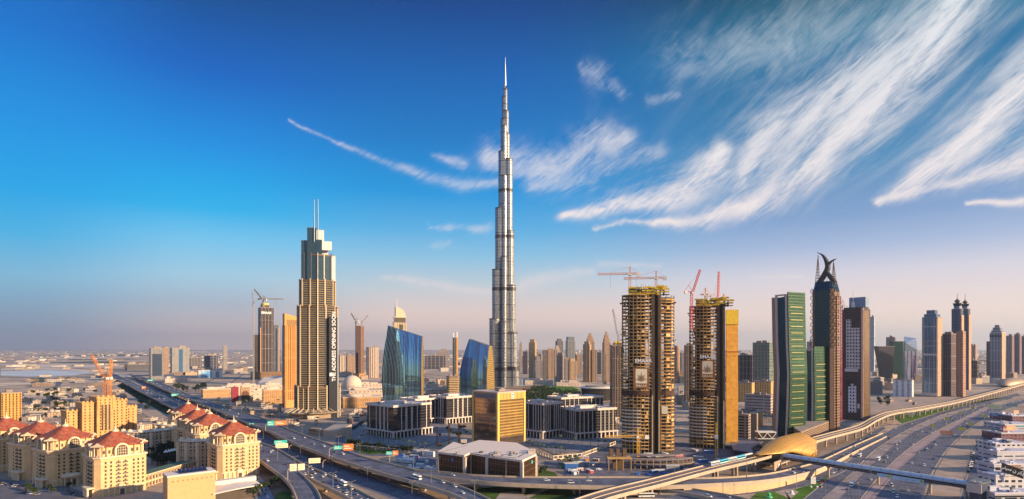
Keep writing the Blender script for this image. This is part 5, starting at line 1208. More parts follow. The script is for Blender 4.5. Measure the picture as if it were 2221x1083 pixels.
# ================================================================= towers right of the station
glg = glassmat('green_curtain_wall', (.05, .135, .075), .07, .5, (.03, .05, .03), 3.7, 3.0, .06, wav=.02, hl=.16)
tealg = glassmat('teal_curtain_wall', (.012, .05, .08), .06, .6, (.015, .03, .04), 3.7, 1.7, .08, wav=.01, hl=.1)
blueg = glassmat('blue_office_glass', (.06, .15, .28), .09, .6, (.10, .12, .16), 3.7, 2.2, .10, wav=.01, hl=.16)
tan = mat('tan_stone', lin('#a58468'), .75, var=.06); framew = mat('pale_frame', lin('#c4b4ae'), .55, var=.04)
def kinked(label, px, base, W_, D, H, rz, kz, kx, parts_w):
    """slab tower whose pale frame leans to a kink and back; green glass on the right flank"""
    loc, rz_, s = place(px, base, rz=rz); T = thing('tower', label, 'tower', loc, rz_, 'green glass towers by the station')
    lv = [(0, .2), (kz*.5, kx*.6), (kz, kx), (kz+(H-kz)*.4, kx*.35), (H, 0)]
    def slab(x0, x1, y0, y1, top, m_, nm, dz=0):
        q = MB(); V_ = []
        for z, o in lv:
            z = min(z, top) if z < H else top
            V_ += [(x0+o, y0, z), (x1+o, y0, z), (x1+o, y1, z), (x0+o, y1, z)]
        Fs = [(4*k+i, 4*k+(i+1) % 4, 4*k+4+(i+1) % 4, 4*k+4+i) for k in range(len(lv)-1) for i in range(4)]+[(0, 3, 2, 1), tuple(4*(len(lv)-1)+i for i in range(4))]
        q.add(V_, Fs); return q.build(nm, m_, T)
    w = W_
    slab(-w/2, -w/2+parts_w[0], -D/2+1.2, D/2, H-5, tan, 'stone_flank')
    slab(-w/2+parts_w[0], w/2-.3, -D/2+.8, D/2-.3, H-5.5, tealg, 'glass_body')
    for x in (-w/2+parts_w[0], w/2-2.6): slab(x, x+2.4, -D/2-.2, -D/2+.79, H-4, framew, 'frame_post')
    slab(-w/2+parts_w[0]+2.4, -w/2+parts_w[0]+3.2, -D/2-.4, -D/2+.78, H-4, framew, 'frame_post')
    MB().box(-w/2+parts_w[0], w/2, -D/2-.3, -D/2+.78, H-4, H-2).build('frame_lintel', framew, T)
    slab(w/2-.29, w/2+1.2, -D/2+.9, D/2+2, H+.6, glg, 'green_glass_screen')
    q = MB(); rr = random.Random(3)
    for k in range(int(H/8)-2):
        z = 8+k*8; o = 0
        for i in range(len(lv)-1):
            if lv[i][0] <= z < lv[i+1][0]: o = lv[i][1]+(lv[i+1][1]-lv[i][1])*(z-lv[i][0])/(lv[i+1][0]-lv[i][0])
        MB().box(w/2+1.2+o, w/2+1.9+o, -D/2+4, D/2-4, z, z+.7).build('sunshade', mat('gold_sunshade', lin('#9a8f58'), .4, metal=.3), T)
    plant(T, w, D, H-5.5, 3, seed=int(px)); return T
kinked('tall green glass slab tower with kinked pale frame and tan flank beside the station', 1707, 946, 23, 30, 178, -38, 78, 3.2, (6,))
kinked('shorter green glass slab tower standing right behind the tall kinked one', 1768, 934, 14, 26, 111, -38, 50, .6, (1.5,))
# banded podium between them
def banded_podium():
    T = thing('podium_building', 'low wedge podium with bright horizontal bands at the foot of the green glass towers', 'podium', (0, 0, 0))
    pp = [(1722, 946), (1737, 957), (1797, 931), (1790, 918), (1735, 925)]; pl = [(p.x, p.y) for p in (G(x, y+6, 0) for x, y in pp)]
    MB().prism(pl, 0, 13).build('wall', mat('dark_cladding', (0,0,0)), T)
    cx = sum(p[0] for p in pl)/5; cy = sum(p[1] for p in pl)/5
    for k in range(6): MB().prism([(x+(x-cx)*.02, y+(y-cy)*.02) for x, y in pl], 1.5+k*2.1, 2.3+k*2.1).build('bright_band', mat('bronze_band_bright', lin('#c7a07c'), .4, metal=.3), T)
    MB().prism(pl, 13.01, 13.8).build('roof', roofm, T)
banded_podium()
# tower with two curved horns
def horned():
    loc, rz, s = place(1791, 932, rz=-22); T = thing('skyscraper', 'dark teal glass tower crowned by two curved horns beside the green towers', 'skyscraper', loc, rz)
    zz = lambda py: CH+(HY-py)*s
    W_, D = 26, 23; H = zz(612); bz = mat('bronze_truss', lin('#6d5448'), .55, metal=.2); dk = mat('dark_horn', (.06, .05, .055), .5, metal=.3)
    P = [(-W_/2, -D/2+3), (-W_/2+3, -D/2), (W_/2-3, -D/2), (W_/2, -D/2+3), (W_/2, D/2), (-W_/2, D/2)]
    MB().prism(P, 0, H-12).build('glass_shaft', tealg, T); MB().prism(P, H-12, H, [(x*.82, y*.82) for x, y in P]).build('shoulder', tealg, T)
    gold2 = facade('gold_ribbed_edge', lin('#8f6c52'), (.04, .035, .04, 1), 3.6, 2, .75, .6, metal=.2)
    for (x0, y0), (x1, y1) in ((P[0], P[1]), (P[2], P[3])): MB().cbox((x0+x1)/2, (y0+y1)/2, 0, 5.2, 1.4, H-10, math.atan2(y1-y0, x1-x0)).build('corner_rib', bz, T)
    MB().box(W_/2-.6, W_/2+.8, -D/2+4, D/2-1, 0, H-14).build('gold_flank', gold2, T)
    MB().box(W_/2+.81, W_/2+2.4, -3, 3, 0, H-20).build('gold_flank', gold2, T)
    for k in range(9):                                              # bracket loops climbing the upper corners
        z = H-16-k*9
        for sx in (-1, 1):
            for y in (-D/2+2, 2):
                q = MB(); pr = [Vector((sx*(W_/2), y, z)), Vector((sx*(W_/2+2.6), y, z+2)), Vector((sx*(W_/2+2.6), y, z+5)), Vector((sx*W_/2, y, z+7.5))]
                for a, b in zip(pr, pr[1:]): q.bar(a, b, .5)
                q.build('bracket', bz, T)
    def horn(pts):
        A = spline([Vector(((x-1791)*s*1.0, 0, zz(y))) for x, y, _ in pts], 5); q = MB(); n = len(A)-1
        def wd(i): f = i/5; k = min(int(f), len(pts)-2); return (pts[k][2]+(pts[k+1][2]-pts[k][2])*(f-k))*s*.5
        T_ = []
        for i in range(n+1):
            d = (A[min(i+1, n)]-A[max(i-1, 0)]).normalized(); nn = Vector((d.z, 0, -d.x)); h = wd(i); dp = 1.2+h*1.3
            T_.append([tuple(A[i]-nn*h+Vector((0, -dp, 0))), tuple(A[i]+nn*h+Vector((0, -dp, 0))), tuple(A[i]+nn*h+Vector((0, dp, 0))), tuple(A[i]-nn*h+Vector((0, dp, 0)))])
        for k in range(n): q.add(T_[k]+T_[k+1], [(0, 1, 5, 4), (1, 2, 6, 5), (2, 3, 7, 6), (3, 0, 4, 7)])
        q.add(T_[0], [(0, 1, 2, 3)]); q.build('horn', dk, T)
    horn([(1773, 546, .6), (1784.5, 553, 3), (1793, 568, 6), (1795, 582, 7), (1788, 597, 7.5), (1777, 614, 7)])
    horn([(1812, 564, .6), (1802, 569, 2.5), (1796, 578, 4), (1794, 590, 5.5), (1801, 602, 7), (1809, 614, 7)])
    for sx, top in ((-1, 552), (1, 568)):
        q = MB(); b0_, t0 = Vector((sx*W_*.41, 0, H-6)), Vector((sx*W_*.38, 0, zz(top)))
        for y in (-3, 3):
            q.bar(b0_+Vector((-2.5, y, 0)), t0, .35); q.bar(b0_+Vector((2.5, y, 0)), t0, .35)
        for k in range(1, 11):
            p = b0_.lerp(t0, k/11); w_ = 2.5*(1-k/11); q.box(p.x-w_, p.x+w_, -3*(1-k/11)-.2, 3*(1-k/11)+.2, p.z, p.z+.6)
        q.build('lattice_fin', bz, T)
    q = MB()
    for a in range(7): q.bar((-W_*.4+a*W_*.13, -D/2+3, H-2), (-W_*.33+a*W_*.11, 0, H+7-abs(a-3)*1.2), .3)
    q.build('crown_frame', bz, T)
horned()
# tower being clad, with white window panels and a roof mast
def clad():
    base = 910; loc, rz, s = place(1857, base, rz=-22); T = thing('tower', 'dark half-clad tower with white window panels and roof mast right of the horned one', 'tower', loc, rz)
    zz = lambda py: CH+(HY-py)*s; W_, D = 30, 26; H = zz(672)
    dkf = facade('brown_unclad_floors', lin('#4d3b36'), (.03, .03, .035, 1), 3.6, 2.4, .7, .55, vary=.3)
    MB().prism(rect(W_, D), 0, H).build('wall', dkf, T)
    wf_ = facade('white_punched_panel', lin('#d4cdca'), (.02, .02, .03, 1), 5.0, 4.2, .55, .5, vary=.1); 
    MB().box(-W_*.30, W_*.36, -D/2-.6, -D/2-.02, zz(800), zz(712)).build('window_panel', wf_, T)
    MB().box(-W_*.30, -W_*.06, -D/2-.62, -D/2-.03, zz(712)+.01, zz(693)).build('window_panel', wf_, T)
    MB().box(-W_*.36, W_*.26, -D/2-.9, -D/2-.03, zz(806), zz(800)-.01).build('white_band', white, T)
    wf2 = facade('white_grid_panel', lin('#e2e2e8'), (.02, .02, .04, 1), 5.0, 4.2, .5, .55, vary=.1)
    for k, (x0, x1, t) in enumerate(((-.20, -.08, 838), (-.08, .05, 832), (.05, .19, 836))): MB().box(W_*x0, W_*x1, -D/2-.7, -D/2-.03, zz(894), zz(t)).build('window_panel', wf2, T)
    MB().box(W_*.24, W_*.34, -D/2-.5, -D/2-.03, zz(884), zz(874)).build('white_panel', white, T)
    cg = glassmat('copper_flank', (.42, .26, .14), .15, .7, (.1, .06, .04), 3.6, 2.2, .15, wav=.02)
    MB().box(W_/2-.01, W_/2+1.2, -D/2+.5, D/2-8, 6, H-2).build('copper_flank', cg, T)
    MB().box(W_/2-2.6, W_/2+.4, -D/2-.8, -D/2+.48, 4, H+1).build('corner_strip', mat('pink_edge_strip', lin('#d8b5a2'), .5), T)
    MB().prism(rect(W_*.9, D*.9), H, H+3).build('roof_level', dkf, T)
    MB().cbox(4, 0, H+3.01, 26*.9, 12, zz(646)-H-3).build('blue_roof_screen', mat('blue_grey_screen', lin('#7f92ac'), .4), T)
    MB().lathe([(2.8, H+3), (2.6, H+11), (.8, H+12), (.5, H+22), (.15, zz(623))], 10, -1, -8).build('mast', white, T)
    for k in range(6): MB().bar((-W_/2+1+k*2.2, -D/2+1, H+3), (-W_/2+1+k*2.2, -D/2+1, H+5.5), .2).build('edge_post', steel, T)
    # hoist mast on the left
clad()
crane('pink hoist crane standing between the horned tower and the half-clad one', 1825, 900, 0, ZH(665, 900), 'luff', 170, 14, 'red', 82, w=2.2)
# station shell
def station():
    T = thing('metro_station', 'golden shell-roofed metro station straddling the viaduct', 'station', (0, 0, 0))
    gs = bpy.data.materials.new('golden_shell_tiles'); gs.use_nodes = True; t = NT(gs.node_tree); co = t.n('ShaderNodeTexCoord').outputs['Object']; x, y, z = t.xyz(co)
    g1 = t.m('MAXIMUM', t.m('LESS_THAN', t.m('FRACT', t.m('DIVIDE', t.m('ADD', x, y), 4.2)), .07), t.m('LESS_THAN', t.m('FRACT', t.m('DIVIDE', t.m('SUBTRACT', x, y), 4.2)), .07))
    b = t.n('ShaderNodeBsdfPrincipled'); t.put(b.inputs['Base Color'], t.mix(g1, t.mix(t.noise(co, .2, 4), lin('#d9a552'), lin('#c08c48')), lin('#8a6230')))
    b.inputs['Metallic'].default_value = .3; b.inputs['Roughness'].default_value = .42; t.t.links.new(b.outputs[0], t.n('ShaderNodeOutputMaterial').inputs[0])
    # axis along the viaduct, arched across; both ends droop, the east end wider
    p0, p1 = G(1645, 992, 12), G(1748, 958, 12); ax = (p1-p0); L = ax.length; ax.normalize(); side = Vector((ax.y, -ax.x, 0))   # side points toward the highway
    n, k_ = 28, 18; rows = []
    def it(u, T_):
        for (a_, x_), (b_, y_) in zip(T_, T_[1:]):
            if a_ <= u <= b_: f = (u-a_)/(b_-a_); f = f*f*(3-2*f); return x_+(y_-x_)*f
        return T_[-1][1]
    for i in range(n+1):
        u = i/n; c = p0+ax*(u*(L+14)-8); c.z = 0
        wn, zn = it(u, [(0, 4), (.3, 14), (.68, 21), (1, 9)]), it(u, [(0, 15), (.3, 13.5), (.68, 4), (1, 10)])
        wf, zf = it(u, [(0, 3), (.4, 13), (.8, 15), (1, 8)]), it(u, [(0, 13), (.4, 7), (.8, 6), (1, 9)]); zc = it(u, [(0, 15.5), (.5, 24), (.8, 23.5), (1, 17)])
        row = []
        for j in range(k_+1):
            v = j/k_*2-1; o_ = wn*math.sin(v*math.pi/2) if v > 0 else wf*math.sin(v*math.pi/2); e_ = zn if v > 0 else zf
            row.append(tuple(c+side*o_+Vector((0, 0, e_+(zc-e_)*math.cos(v*math.pi/2)))))
        rows.append(row)
    m = MB(); V_ = [p for r_ in rows for p in r_]; m.add(V_, [(i*(k_+1)+j, i*(k_+1)+j+1, (i+1)*(k_+1)+j+1, (i+1)*(k_+1)+j) for i in range(n) for j in range(k_)])
    o = m.build('shell_roof', gs, T, True); sm = o.modifiers.new('thickness', 'SOLIDIFY'); sm.thickness = .6
    m = MB()
    for i in (0, n):
        for j in range(k_): m.bar(rows[i][j], rows[i][j+1], .6, 6)
    m.build('rim', mat('shell_rim', lin('#b58e58'), .4, metal=.4), T)
    a = math.atan2(ax.y, ax.x); c = p0+ax*L*.55
    MB().cbox(c.x, c.y, 5, L*.8, 20, 8, a).build('hall', mat('station_glass', (.04, .05, .07), .12, metal=.3), T)
    MB().cbox(c.x, c.y, 4, L*.86, 24, 1, a).build('platform', conc, T)
    for i in range(5):
        for s_ in (-1, 1): q = c+ax*((i-2)*L*.19)+side*s_*8; MB().lathe([(1.0, 0), (1.0, 4)], 10, q.x, q.y).build('column', conc, T)
    q = p0+ax*4+side*15; MB().cbox(q.x, q.y, 1.5, 16, .8, 8.5, a).build('sloping_wall', mat('station_panel', lin('#b99a80'), .6), T)
    q = q+side*.8+ax*2; MB().cbox(q.x, q.y, 4, 4.4, .3, 3.2, a).build('notice_board', white, T)
    # covered walk behind the station (dark folded roof)
    W2 = thing('covered_walkway', 'dark angular covered walkway behind the golden station shell', 'walkway', (0, 0, 0))
    P = [G(1585, 962, 8), G(1600, 950, 8), G(1655, 958, 8), G(1628, 972, 8), G(1634, 982, 8), G(1590, 976, 8)]
    MB().prism([(p.x, p.y) for p in P], 7.2, 8.2).build('roof', mat('slate_roof', lin('#5b6276'), .5), W2)
    MB().prism([((p.x-P[3].x)*.92+P[3].x, (p.y-P[3].y)*.92+P[3].y) for p in P], 0, 7.19).build('glazed_wall', mat('station_glass', (0,0,0)), W2)
station()
def train():
    T = thing('metro_train', 'white and light blue metro train approaching the golden station', 'train', (0, 0, 0)); V_ = ROADS['V']
    wt, bl, cy = white, mat('train_blue', (.03, .15, .42), .3), mat('train_cyan', (.05, .48, .68), .3)
    ds = [d for d in range(int(V_.L)) if 1538 < CX+V_.at(d, .3)[0].x*F/V_.at(d, .3)[0].y < 1630]; d0, d1 = ds[0], ds[-1]; n = 5; L = (d1-d0)/n
    for k in range(n):
        p, h = V_.at(d0+(k+.5)*L, .31); C_ = thing('carriage', None, None, (p.x, p.y, p.z+.3)); C_.parent = T; C_.rotation_euler[2] = h; l = L/2-.25
        P = [(-1.35, .4), (1.35, .4), (1.42, 1.2), (1.42, 2.7), (1.1, 3.4), (-1.1, 3.4), (-1.42, 2.7), (-1.42, 1.2)]
        m = MB(); m.add([(-l, y, z) for y, z in P]+[(l, y, z) for y, z in P], [(i, (i+1) % 8, 8+(i+1) % 8, 8+i) for i in range(8)]+[tuple(range(7, -1, -1)), tuple(range(8, 16))]); m.build('body', cy if k in (1, 3) else wt, C_)
        for y in (-1.5, 1.5): MB().box(-l+.3, l-.3, min(y, y*.96), max(y, y*.96), 1.7, 2.6).build('window_band', carglass, C_); MB().box(-l, l, min(y, y*.965), max(y, y*.965), .7, 1.3).build('stripe', bl if k % 2 == 0 else wt, C_)
        if k in (0, n-1): e = -l if k == 0 else l; MB().box(min(e, e*1.04), max(e, e*1.04), -1.2, 1.2, .8, 3).build('cab_front', bl, C_)
train()
def footbridge():
    T = thing('footbridge', 'long grey tubular footbridge crossing the highway from the station', 'footbridge', (0, 0, 0))
    a, b = G(1700, 992, 10.5), G(2112, 1056, 10.5); d = (b-a); L = d.length; d.normalize(); n_ = Vector((-d.y, d.x, 0)); q = MB(); K = 14
    gr = mat('bridge_cladding', lin('#b4bccb'), .5, metal=.0, var=.06, scale=.3); N = 40
    V_ = []
    for i in range(N+1):
        c = a+d*L*i/N
        for j in range(K): t = 2*math.pi*j/K; V_.append(tuple(c+n_*2.9*math.cos(t)+Vector((0, 0, 1.2+2.5*math.sin(t)))))
    q.add(V_, [(i*K+j, i*K+(j+1) % K, (i+1)*K+(j+1) % K, (i+1)*K+j) for i in range(N) for j in range(K)]+[tuple(range(K-1, -1, -1))]); q.build('tube', gr, T, True)
    rz = math.atan2(d.y, d.x); c = a+d*L/2
    for s_ in (-1,): MB().cbox(c.x-n_.x*2.75, c.y-n_.y*2.75, 10.2, L*.98, .5, 1.1, rz).build('window_band', mat('bridge_glass', (.02, .035, .06), .1, metal=.3), T)
    MB().cbox(c.x, c.y, 8.6, L, 3.6, .8, rz).build('deck_beam', mat('bridge_beam', lin('#4a5268'), .6), T)
    for i in range(1, N, 2):
        cc = a+d*L*i/N; m = MB()
        for j in range(8):
            t, t2 = math.pi*j/8, math.pi*(j+1)/8; m.bar(cc+n_*2.98*math.cos(t)+Vector((0, 0, 1.2+2.58*math.sin(t))), cc+n_*2.98*math.cos(t2)+Vector((0, 0, 1.2+2.58*math.sin(t2))), .12)
        m.build('rib', steel, T)
    for px in (1797, 1905, 2018, 2095):
        t = (XY(px, 480)-XY(1700, 480))/(XY(2112, 480)-XY(1700, 480)); lo, hi = 0, 1
        for _ in range(30):
            md = (lo+hi)/2; p = a+d*L*md
            if CX+p.x*F/p.y < px: lo = md
            else: hi = md
        p = a+d*L*lo; MB().lathe([(1.0, 0), (1.0, 7), (2.0, 8.6)], 10, p.x, p.y).build('pier', conc, T)
    def along(px):
        lo, hi = 0, 1
        for _ in range(30):
            md = (lo+hi)/2; p = a+d*L*md
            if CX+p.x*F/p.y < px: lo = md
            else: hi = md
        return a+d*L*lo
    p, q2 = along(1907), along(2008); c = (p+q2)/2; Ls = (q2-p).length; off = -n_*3.6
    S_ = thing('advert_panel', None, None, tuple(c+off-Vector((0, 0, 3.1)))); S_.parent = T; S_.rotation_euler[2] = rz
    MB().box(-Ls/2, Ls/2, -.2, .2, 0, 2.9).build('board', mat('sign_pale', lin('#cfdcea'), .5), S_)
    for x0, x1, m_ in ((-.48, -.30, mat('sign_sky', (.35, .6, .8), .5)), (-.29, -.18, mat('sign_yellow', (.7, .62, .05), .5)), (.42, .485, mat('sign_olive', (.35, .4, .08), .5))): MB().box(Ls*x0, Ls*x1, -.3, -.21, .8, 2.5).build('printed_block', m_, S_)
    MB().box(-Ls*.17, Ls*.41, -.26, -.21, 1.2, 1.7).build('printed_stripe', mat('sign_sky', (.35, .6, .8)), S_)
    e = b+d*3.5; E_ = thing('stair_tower', None, None, (e.x, e.y, 0)); E_.parent = T; E_.rotation_euler[2] = rz
    MB().prism(ell(9.5, 22, 16, 3), 0, 15).build('wall', mat('stair_cladding', lin('#39455c'), .4, metal=.3), E_); MB().prism(ell(10.2, 22.6, 16, 3), 15, 15.5).build('roof', steel, E_)
    MB().box(-4.4, 4.4, -11.6, -11.05, 8.5, 15).build('pale_panel', framew, E_)
    for x in (-1.8, 1.8): MB().box(x-1, x+1, -7, -6, 15.51, 15.9).build('roof_light', white, E_)
footbridge()
# low buildings by the station
parkf = facade('car_park_slots', lin('#a39082'), (.04, .035, .035, 1), 3.3, 9, .82, .5, vary=.2)
t_, w_, d_, h_, s_ = simple_tower('parking_structure', 'tan multi-storey car park with dark slots right of the netted tower', 'car park', 1597, 1632, 956, 901, parkf, -12, plantn=1)
simple_tower('building', 'plain tan stair block joined right of the slotted car park', 'building', 1628, 1646, 950, 899, mat('tan_render', lin('#94806f'), .8), -12, plantn=0)
def truss_bridge():
    a, b = G(1645, 948, 13), G(1684, 948, 13); T = thing('truss_bridge', 'white zigzag truss link between the tan stair block and the kinked tower', 'bridge', (a.x, a.y, 0), 0)
    L = b.x-a.x; MB().box(0, L, 1.2, 10, 0, 9).build('dark_wall', mat('dark_cladding', (0,0,0)), T)
    MB().box(0, L, 0, 10, 17.5, 18.5).build('beam', white, T); MB().box(0, L, 0, 10, 10.5, 11.4).build('beam', white, T); MB().box(0, L, 1, 9, 11.4, 17.5).build('glazing', winm, T)
    n = 4
    for k in range(n): MB().bar((k*L/n, .3, 11.4 if k % 2 else 17.5), ((k+1)*L/n, .3, 17.5 if k % 2 else 11.4), .45).build('diagonal', white, T)
truss_bridge()
cl1 = facade('cream_lowrise_windows', lin('#d3a96a'), (.06, .04, .03, 1), 3.5, 5, .4, .55)
for (a, b, base, top, lab, rz, m_) in ((1597, 1640, 872, 831, 'sunlit cream low block with arcades right of the netted tower', -15, cl1), (1636, 1682, 866, 828, 'sunlit cream low block behind the tall kinked tower, left side', -15, cl1),
        (1620, 1684, 896, 858, 'long pale warehouse with strip windows left of the kinked tower', -12, facade('pale_strip_windows', lin('#b6a39c'), (.08, .07, .08, 1), 5, 30, .94, .3)), (1597, 1660, 925, 895, 'pale terrace building with roof garden right of the netted tower', -12, cl1)):
    simple_tower('building', lab, 'low building', a, b, base, top, m_, rz, ratio=.6, plantn=4)
dk1 = facade('brown_dark_glass', lin('#3b2c30'), (.03, .025, .03, 1), 3.7, 2.4, .8, .6); dk2 = facade('grey_green_strips', lin('#7f8a80'), (.05, .09, .08, 1), 4.0, 26, .97, .6, gmetal=.3)
simple_tower('office_block', 'dark brown glass block behind the netted tower, to its right', 'office block', 1597, 1640, 838, 771, dk1, -8, plantn=2)
simple_tower('office_block', 'grey green striped glass block left of the tall kinked tower', 'office block', 1637, 1684, 842, 744, dk2, -20, plantn=2)
# towers along the highway to the right
simple_tower('tower', 'thin striped white tower just right of the half-clad one', 'tower', 1886, 1900, 806, 688, facade('white_blue_strips', lin('#cdd0d4'), (.08, .2, .3, 1), 4, 30, .95, .5), -12, plantn=1)
def leaning(label, x0t, x1t, x0b, x1b, base, top, m_, grp):
    Y = CH*F/(base-HY); T = thing('office_tower', label, 'office tower', (0, Y, 0), 0, grp); H = ZH(top, Y); D = 25
    P0 = [(XY(x0b, Y), 0), (XY(x1b, Y), 0), (XY(x1b, Y), D), (XY(x0b, Y), D)]; P1 = [(XY(x0t, Y), 0), (XY(x1t, Y), 0), (XY(x1t, Y), D), (XY(x0t, Y), D)]
    MB().prism(P0, 0, H, P1).build('wall', m_, T); MB().prism([(x, y) for x, y in P1], H+.01, H+1.4).build('roof_edge', steel, T); return T
lt_ = leaning('black tower widening upward, leaning over the sunlit low blocks', 1905, 1941, 1919, 1934, 826, 752, mat('black_cladding', (.045, .035, .05), .35, var=.1), None)
leaning('dark green glass tower behind the black widening one', 1938, 1960, 1938, 1961, 822, 741, glassmat('dark_green_glass', (.04, .11, .10), .1, .5, (.02, .03, .03), 3.8, 2.2, .1), None)
simple_tower('tower', 'grey brown tower peeking behind the black widening one', 'tower', 1925, 1947, 800, 732, facade('grey_brown_strips', lin('#7b6a72'), (.06, .06, .08, 1), 3.8, 2.6, .6, .6), -10, plantn=2)
def pyramid_tower():
    Y = CH*F/(824-HY); H1, H2 = ZH(762, Y), ZH(730, Y); T = thing('tower', 'white faceted tower with glass pyramid top and a red slit', 'tower', (XY(1975, Y), Y, 0), -.3); W_ = 40
    P = [(-20, -14), (16, -14), (20, 12), (-16, 14)]; MB().prism(P, 0, H1).build('wall', facade('white_sharp_panels', lin('#d3c9cf'), (.06, .07, .12, 1), 3.8, 12, .35, .9), T)
    MB().prism(P, H1, [H2-22, H1+4, H2-6, H2]).build('pyramid_glass', glassmat('pale_blue_glass', (.3, .4, .5), .1, .6, (.5, .5, .55), 5, 5, .1), T)
    q = MB(); q.prism([(2, -14.6), (6, -14.6), (6, -14.1), (2, -14.1)], 10, H1-16, [(9, -14.6), (13, -14.6), (13, -14.1), (9, -14.1)]); q.build('red_slit', mat('red_glass', (.3, .03, .08), .2), T)
    MB().bar((-20, -14.5, H1), (-12, -14.5, 0), 1.2).build('white_edge', white, T)
pyramid_tower()
simple_tower('office_block', 'small white block with three columns of slots before the highway sand lot', 'office block', 1944, 1990, 861, 825, facade('white_slotted', lin('#d6d8de'), (.06, .06, .09, 1), 3.0, 11, .42, .5, vary=.1), -8, plantn=3)
simple_tower('building', 'grey brown box building right of the half-clad tower', 'building', 1888, 1919, 856, 829, mat('grey_brown_render', lin('#84767a'), .8), -8, plantn=2)
def blue_tower():
    T, W_, D, H, s = simple_tower('tower', 'blue glass tower with white grid and stepped grey crown by the sand lot', 'tower', 2006, 2050, 861, 689, blueg, -22, plantn=0, setb=((.8, 6), (.55, 8)), pm=mat('slate_crown', lin('#7a84a0'), .5))
    for x in (-W_/2+1, -W_*.36, W_*.30, W_/2-1): MB().box(x-.5, x+.5, -D/2-.6, -D/2-.02, 0, H-2).build('white_line', framew, T)
    MB().box(-.4, .4, -D/2-.6, -D/2-.02, 8, H*.5).build('white_line', framew, T)
    for z, hh in ((H*.52, 4.5), (H*.88, 1.6), (H*.35, 1), (H*.17, 1), (H*.7, .8), (H*.64, .8), (2, 7)): MB().box(-W_/2-.4, W_/2+.4, -D/2-.8, -D/2-.62, z, z+hh).build('white_band', framew, T)
    MB().box(W_/2, W_/2+.7, -D/2+.5, D/2-.5, 2, H-1).build('sun_tinted_flank', facade('peach_sun_tint', lin('#cf9f80'), (.09, .07, .08, 1), 3.7, 3, .4, .55), T)  # right flank coloured peach to paint low sun on it
blue_tower()
peach = facade('peach_windows', lin('#b98a72'), (.05, .04, .05, 1), 3.6, 2.2, .55, .5)
simple_tower('tower', 'brown tower with rough stepped top squeezed right of the blue gridded one', 'tower', 2049, 2079, 860, 725, facade('brown_violet_strips', lin('#5f4650'), (.04, .035, .05, 1), 3.6, 2.2, .6, .6), -30, plantn=5, ratio=1)
def twin():
    for px0, px1, lab, sp, base in ((2066, 2096, 'grey blue tower with flared dark crown and thin spire, left of its twin', 2083, 858), (2084, 2111, 'grey blue tower with flared dark crown and thin spire, right of its twin', 2096, 846)):
        T, W_, D, H, s = simple_tower('tower', lab, 'tower', px0, px1, base, 671, facade('slate_glass_ribs', lin('#555a70'), (.04, .07, .13, 1), 3.7, 2.4, .62, .7, gmetal=.4), -20, plantn=0, round_=3, group='twin towers with flared crowns')
        P = ell(W_, D, 20, 3); z = H+1.3; MB().prism([(x*.6, y*.6) for x, y in P], z, z+6).build('neck', mat('slate_crown', (0,0,0)), T)
        MB().prism([(x*.62, y*.62) for x, y in P], z+6, z+13, [(x*.8, y*.8) for x, y in P]).build('flared_crown', tealg, T)
        MB().lathe([(1, z+13), (5, z+15), (6, z+18), (2, z+22), (.7, z+24), (.3, ZH(636, T.location.y))], 10).build('spire', mat('bronze_truss', (0,0,0)), T)
        MB().box(W_/2-1.6, W_/2+.5, -D/2+2, D/2-2, 0, H*.93).build('sun_tinted_rib', facade('peach_sun_tint', (0,0,0), (0,0,0,1)), T)  # peach rib holds painted sunlight along the right side
twin()
simple_tower('tower', 'sunlit pink brown tower slab leaning against the twin towers at their left foot', 'tower', 2078, 2098, 862, 720, peach, -30, plantn=2)
simple_tower('tower', 'brown tower behind the twin towers at their right', 'tower', 2106, 2122, 800, 750, peach, -20, plantn=3)
simple_tower('office_block', 'dark brown block low right of the twin towers', 'office block', 2104, 2127, 832, 783, dk1, -15, plantn=1)
def far_tower():
    T, W_, D, H, s = simple_tower('tower', 'slate blue tower with lantern top near the right edge', 'tower', 2152, 2186, 831, 722, glassmat('slate_blue_glass', (.12, .17, .27), .15, .4, (.2, .2, .27), 3.8, 2.2, .12), -20, plantn=0, setb=((.8, 6), (.6, 8), (.35, 7)), pm=framew)
    MB().cbox(-W_*.62, 3, 0, W_*.45, D*.8, H*.83).build('side_wing', facade('brown_violet_strips', (0,0,0), (0,0,0,1)), T)
    MB().box(-W_/2-.3, W_/2+.3, -D/2-.5, -D/2-.02, H-14, H-7).build('dark_band', tealg, T); MB().box(-W_/2+2, W_/2-2, -D/2-.6, -D/2-.02, 0, 16).build('white_portal', white, T)
    MB().box(W_/2, W_/2+.6, -D/2, D/2, 0, H).build('sun_tinted_flank', facade('peach_sun_tint', (0,0,0), (0,0,0,1)), T)  # peach slab paints warm sunlight onto the right flank
far_tower()
for i, (a, b, tp) in enumerate(((2185, 2203, 729), (2202, 2219, 726), (2218, 2236, 730))):
    simple_tower('tower', f'{["leftmost","middle","rightmost"][i]} of three joined mauve ribbed towers at the right edge', 'tower', a, b, 812, tp, facade('mauve_ribs', lin('#8d7684'), (.08, .07, .11, 1), 4, 3, .5, .85), -25, plantn=3, group='mauve ribbed towers at the right edge')
def shell2():
    p = G(2195, 838, 0); T = thing('metro_station', 'distant pale shell-roofed station where the viaduct leaves the frame', 'station', (p.x, p.y, 0), R(30)); q = MB()
    q.lathe([(70, 4), (66, 14), (45, 20), (20, 23), (0, 24)], 24, sy=.35); q.build('shell_roof', mat('pale_shell', lin('#b59a80'), .5, metal=.3), T, True); MB().lathe([(60, 0), (62, 5)], 24, sy=.33).build('wall', winm, T)
shell2()
